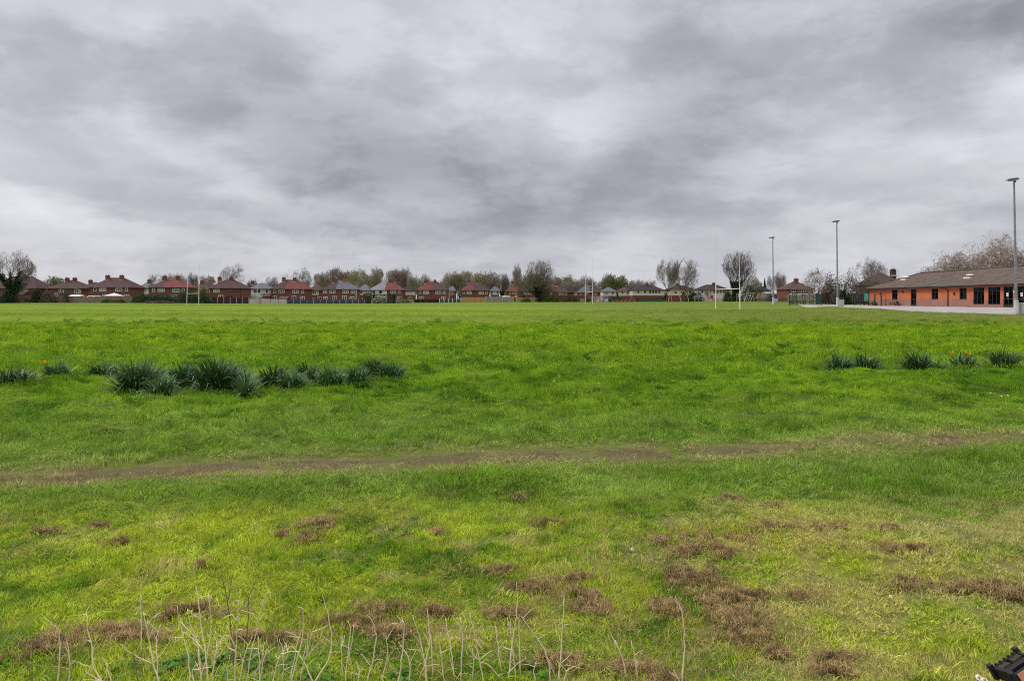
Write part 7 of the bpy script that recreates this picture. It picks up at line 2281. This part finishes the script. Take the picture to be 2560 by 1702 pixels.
# ------------------------------------------------------------------ bicycle lying on the grass, only its pedal in the picture
M_BLACK = mat('black_plastic', (0.008, 0.008, 0.010), (0.014, 0.014, 0.017), 8, 0.5)
M_AMBER = mat('amber_reflector', (0.62, 0.24, 0.10), (0.50, 0.18, 0.10), 20, 0.25, spec=0.8)
M_TREAD = mat('dusty_tread', (0.075, 0.060, 0.040), (0.045, 0.038, 0.028), 40, 0.9)
bx, by = 1.86, 1.78
bz = G(bx, by)
bike = empty('bicycle', (bx, by, bz), 'black bicycle whose pedal with amber reflectors shows in the bottom right corner', 'bicycle')
def ring(cx, cy, z, R, r, n=40):
    return [(cx + R * math.cos(2 * math.pi * k / n), cy + R * math.sin(2 * math.pi * k / n), z) for k in range(n + 1)]
for (cx, cy) in ((-0.50, -0.05), (0.58, -0.05)):
    w_ = MB().tube(ring(cx, cy, 0.07, 0.33, 0, 40), 0.020, 8).build('wheel', M_TYRE, bike)
    MB().tube(ring(cx, cy, 0.07, 0.305, 0, 40), 0.010, 6).build('rim', M_GALV, w_)
    m = MB()
    for k in range(20):
        a = 2 * math.pi * k / 20
        m.tube([(cx + .02 * math.cos(a), cy + .02 * math.sin(a), 0.07), (cx + .30 * math.cos(a + .2), cy + .30 * math.sin(a + .2), 0.07)], 0.0012, 3)
    m.build('spokes', M_GALV, w_)
m = MB()
m.tube([(0, 0, .08), (-0.50, -0.05, .08)], 0.010, 8)
m.tube([(0, 0, .08), (-0.13, -0.50, .08)], 0.016, 8)
m.tube([(0, 0, .08), (0.44, -0.42, .08)], 0.018, 8)
m.tube([(-0.12, -0.45, .08), (0.42, -0.50, .08)], 0.016, 8)
m.tube([(-0.12, -0.45, .08), (-0.50, -0.05, .08)], 0.008, 8)
m.tube([(0.41, -0.55, .08), (0.47, -0.36, .08), (0.58, -0.05, .08)], 0.015, 8)
m.build('frame', M_BLACK, bike)
m = MB()
m.tube([(-0.13, -0.50, .08), (-0.15, -0.60, .08)], 0.013, 8)
m.box(-0.30, -0.02, -0.66, -0.61, 0.02, 0.15)
m.build('saddle', M_BLACK, bike)
MB().tube([(0.40, -0.60, .08), (0.42, -0.62, .36)], 0.012, 8).build('handlebar', M_BLACK, bike)
MB().tube([(0, 0, .10), (0, 0, .108)], 0.09, 24).build('chainring', M_GALV, bike)
# the crank rises towards the picture's corner; pedal at its end
PC = Vector((W(2543, 2.24), 2.24, ZP(1668, 2.24))) - Vector((bx, by, bz))
MB().tube([(0, 0, .115), tuple(PC * 0.55 + Vector((0.0, 0, 0.05))), tuple(PC + Vector((0.03, -0.03, -0.02)))], [0.016, 0.014, 0.014], 10).build('crank', M_BLACK, bike)
ex = Vector((0.90, 0.20, 0.40)).normalized()
uz = Vector((-0.40, 0.22, 0.85))
uz = (uz - ex * uz.dot(ex)).normalized()
ey = uz.cross(ex)
PM = Matrix.Translation(PC) @ Matrix((ex, ey, uz)).transposed().to_4x4()
m = MB()
hx, hy, hz = 0.056, 0.046, 0.019
bw = 0.010
m.box(-hx, hx, -hy, -hy + bw, -hz, hz * 0.7, PM); m.box(-hx, hx, hy - bw, hy, -hz, hz, PM)
m.box(-hx, -hx + bw * 1.6, -hy + bw + .0005, hy - bw - .0005, -hz, hz, PM); m.box(hx - bw, hx, -hy + bw + .0005, hy - bw - .0005, -hz, hz, PM)
m.box(-hx + bw * 1.6, hx - bw, -0.012, 0.012, -0.014, 0.012, PM)
for sx in (-1, 1):
    m.box(sx * hx - 0.008, sx * hx + 0.008, hy - 0.012, hy + 0.006, -hz, hz + 0.012, PM)
    m.box(sx * hx - 0.008, sx * hx + 0.008, -hy - 0.004, -hy + 0.012, -hz - 0.003, hz + 0.004, PM)
for k in (-2, -1, 0, 1, 2):
    m.box(k * 0.018 - 0.004, k * 0.018 + 0.004, hy - bw + .001, hy - .001, hz + .0003, hz + 0.006, PM)
ped = m.build('pedal', M_BLACK, bike, bevel=0.0045)
for (xa, xb) in ((-hx + 0.014, -0.006), (0.006, hx - 0.012)):
    MB().box(xa, xb, -hy - 0.004, -hy - 0.0004, -hz * 0.72, hz * 0.52, PM).build('reflector', M_AMBER, ped)
    MB().box(xa + .004, xb + .002, 0.0125, hy - bw - .0006, -0.004, hz * 0.8, PM).build('tread', M_TREAD, ped)
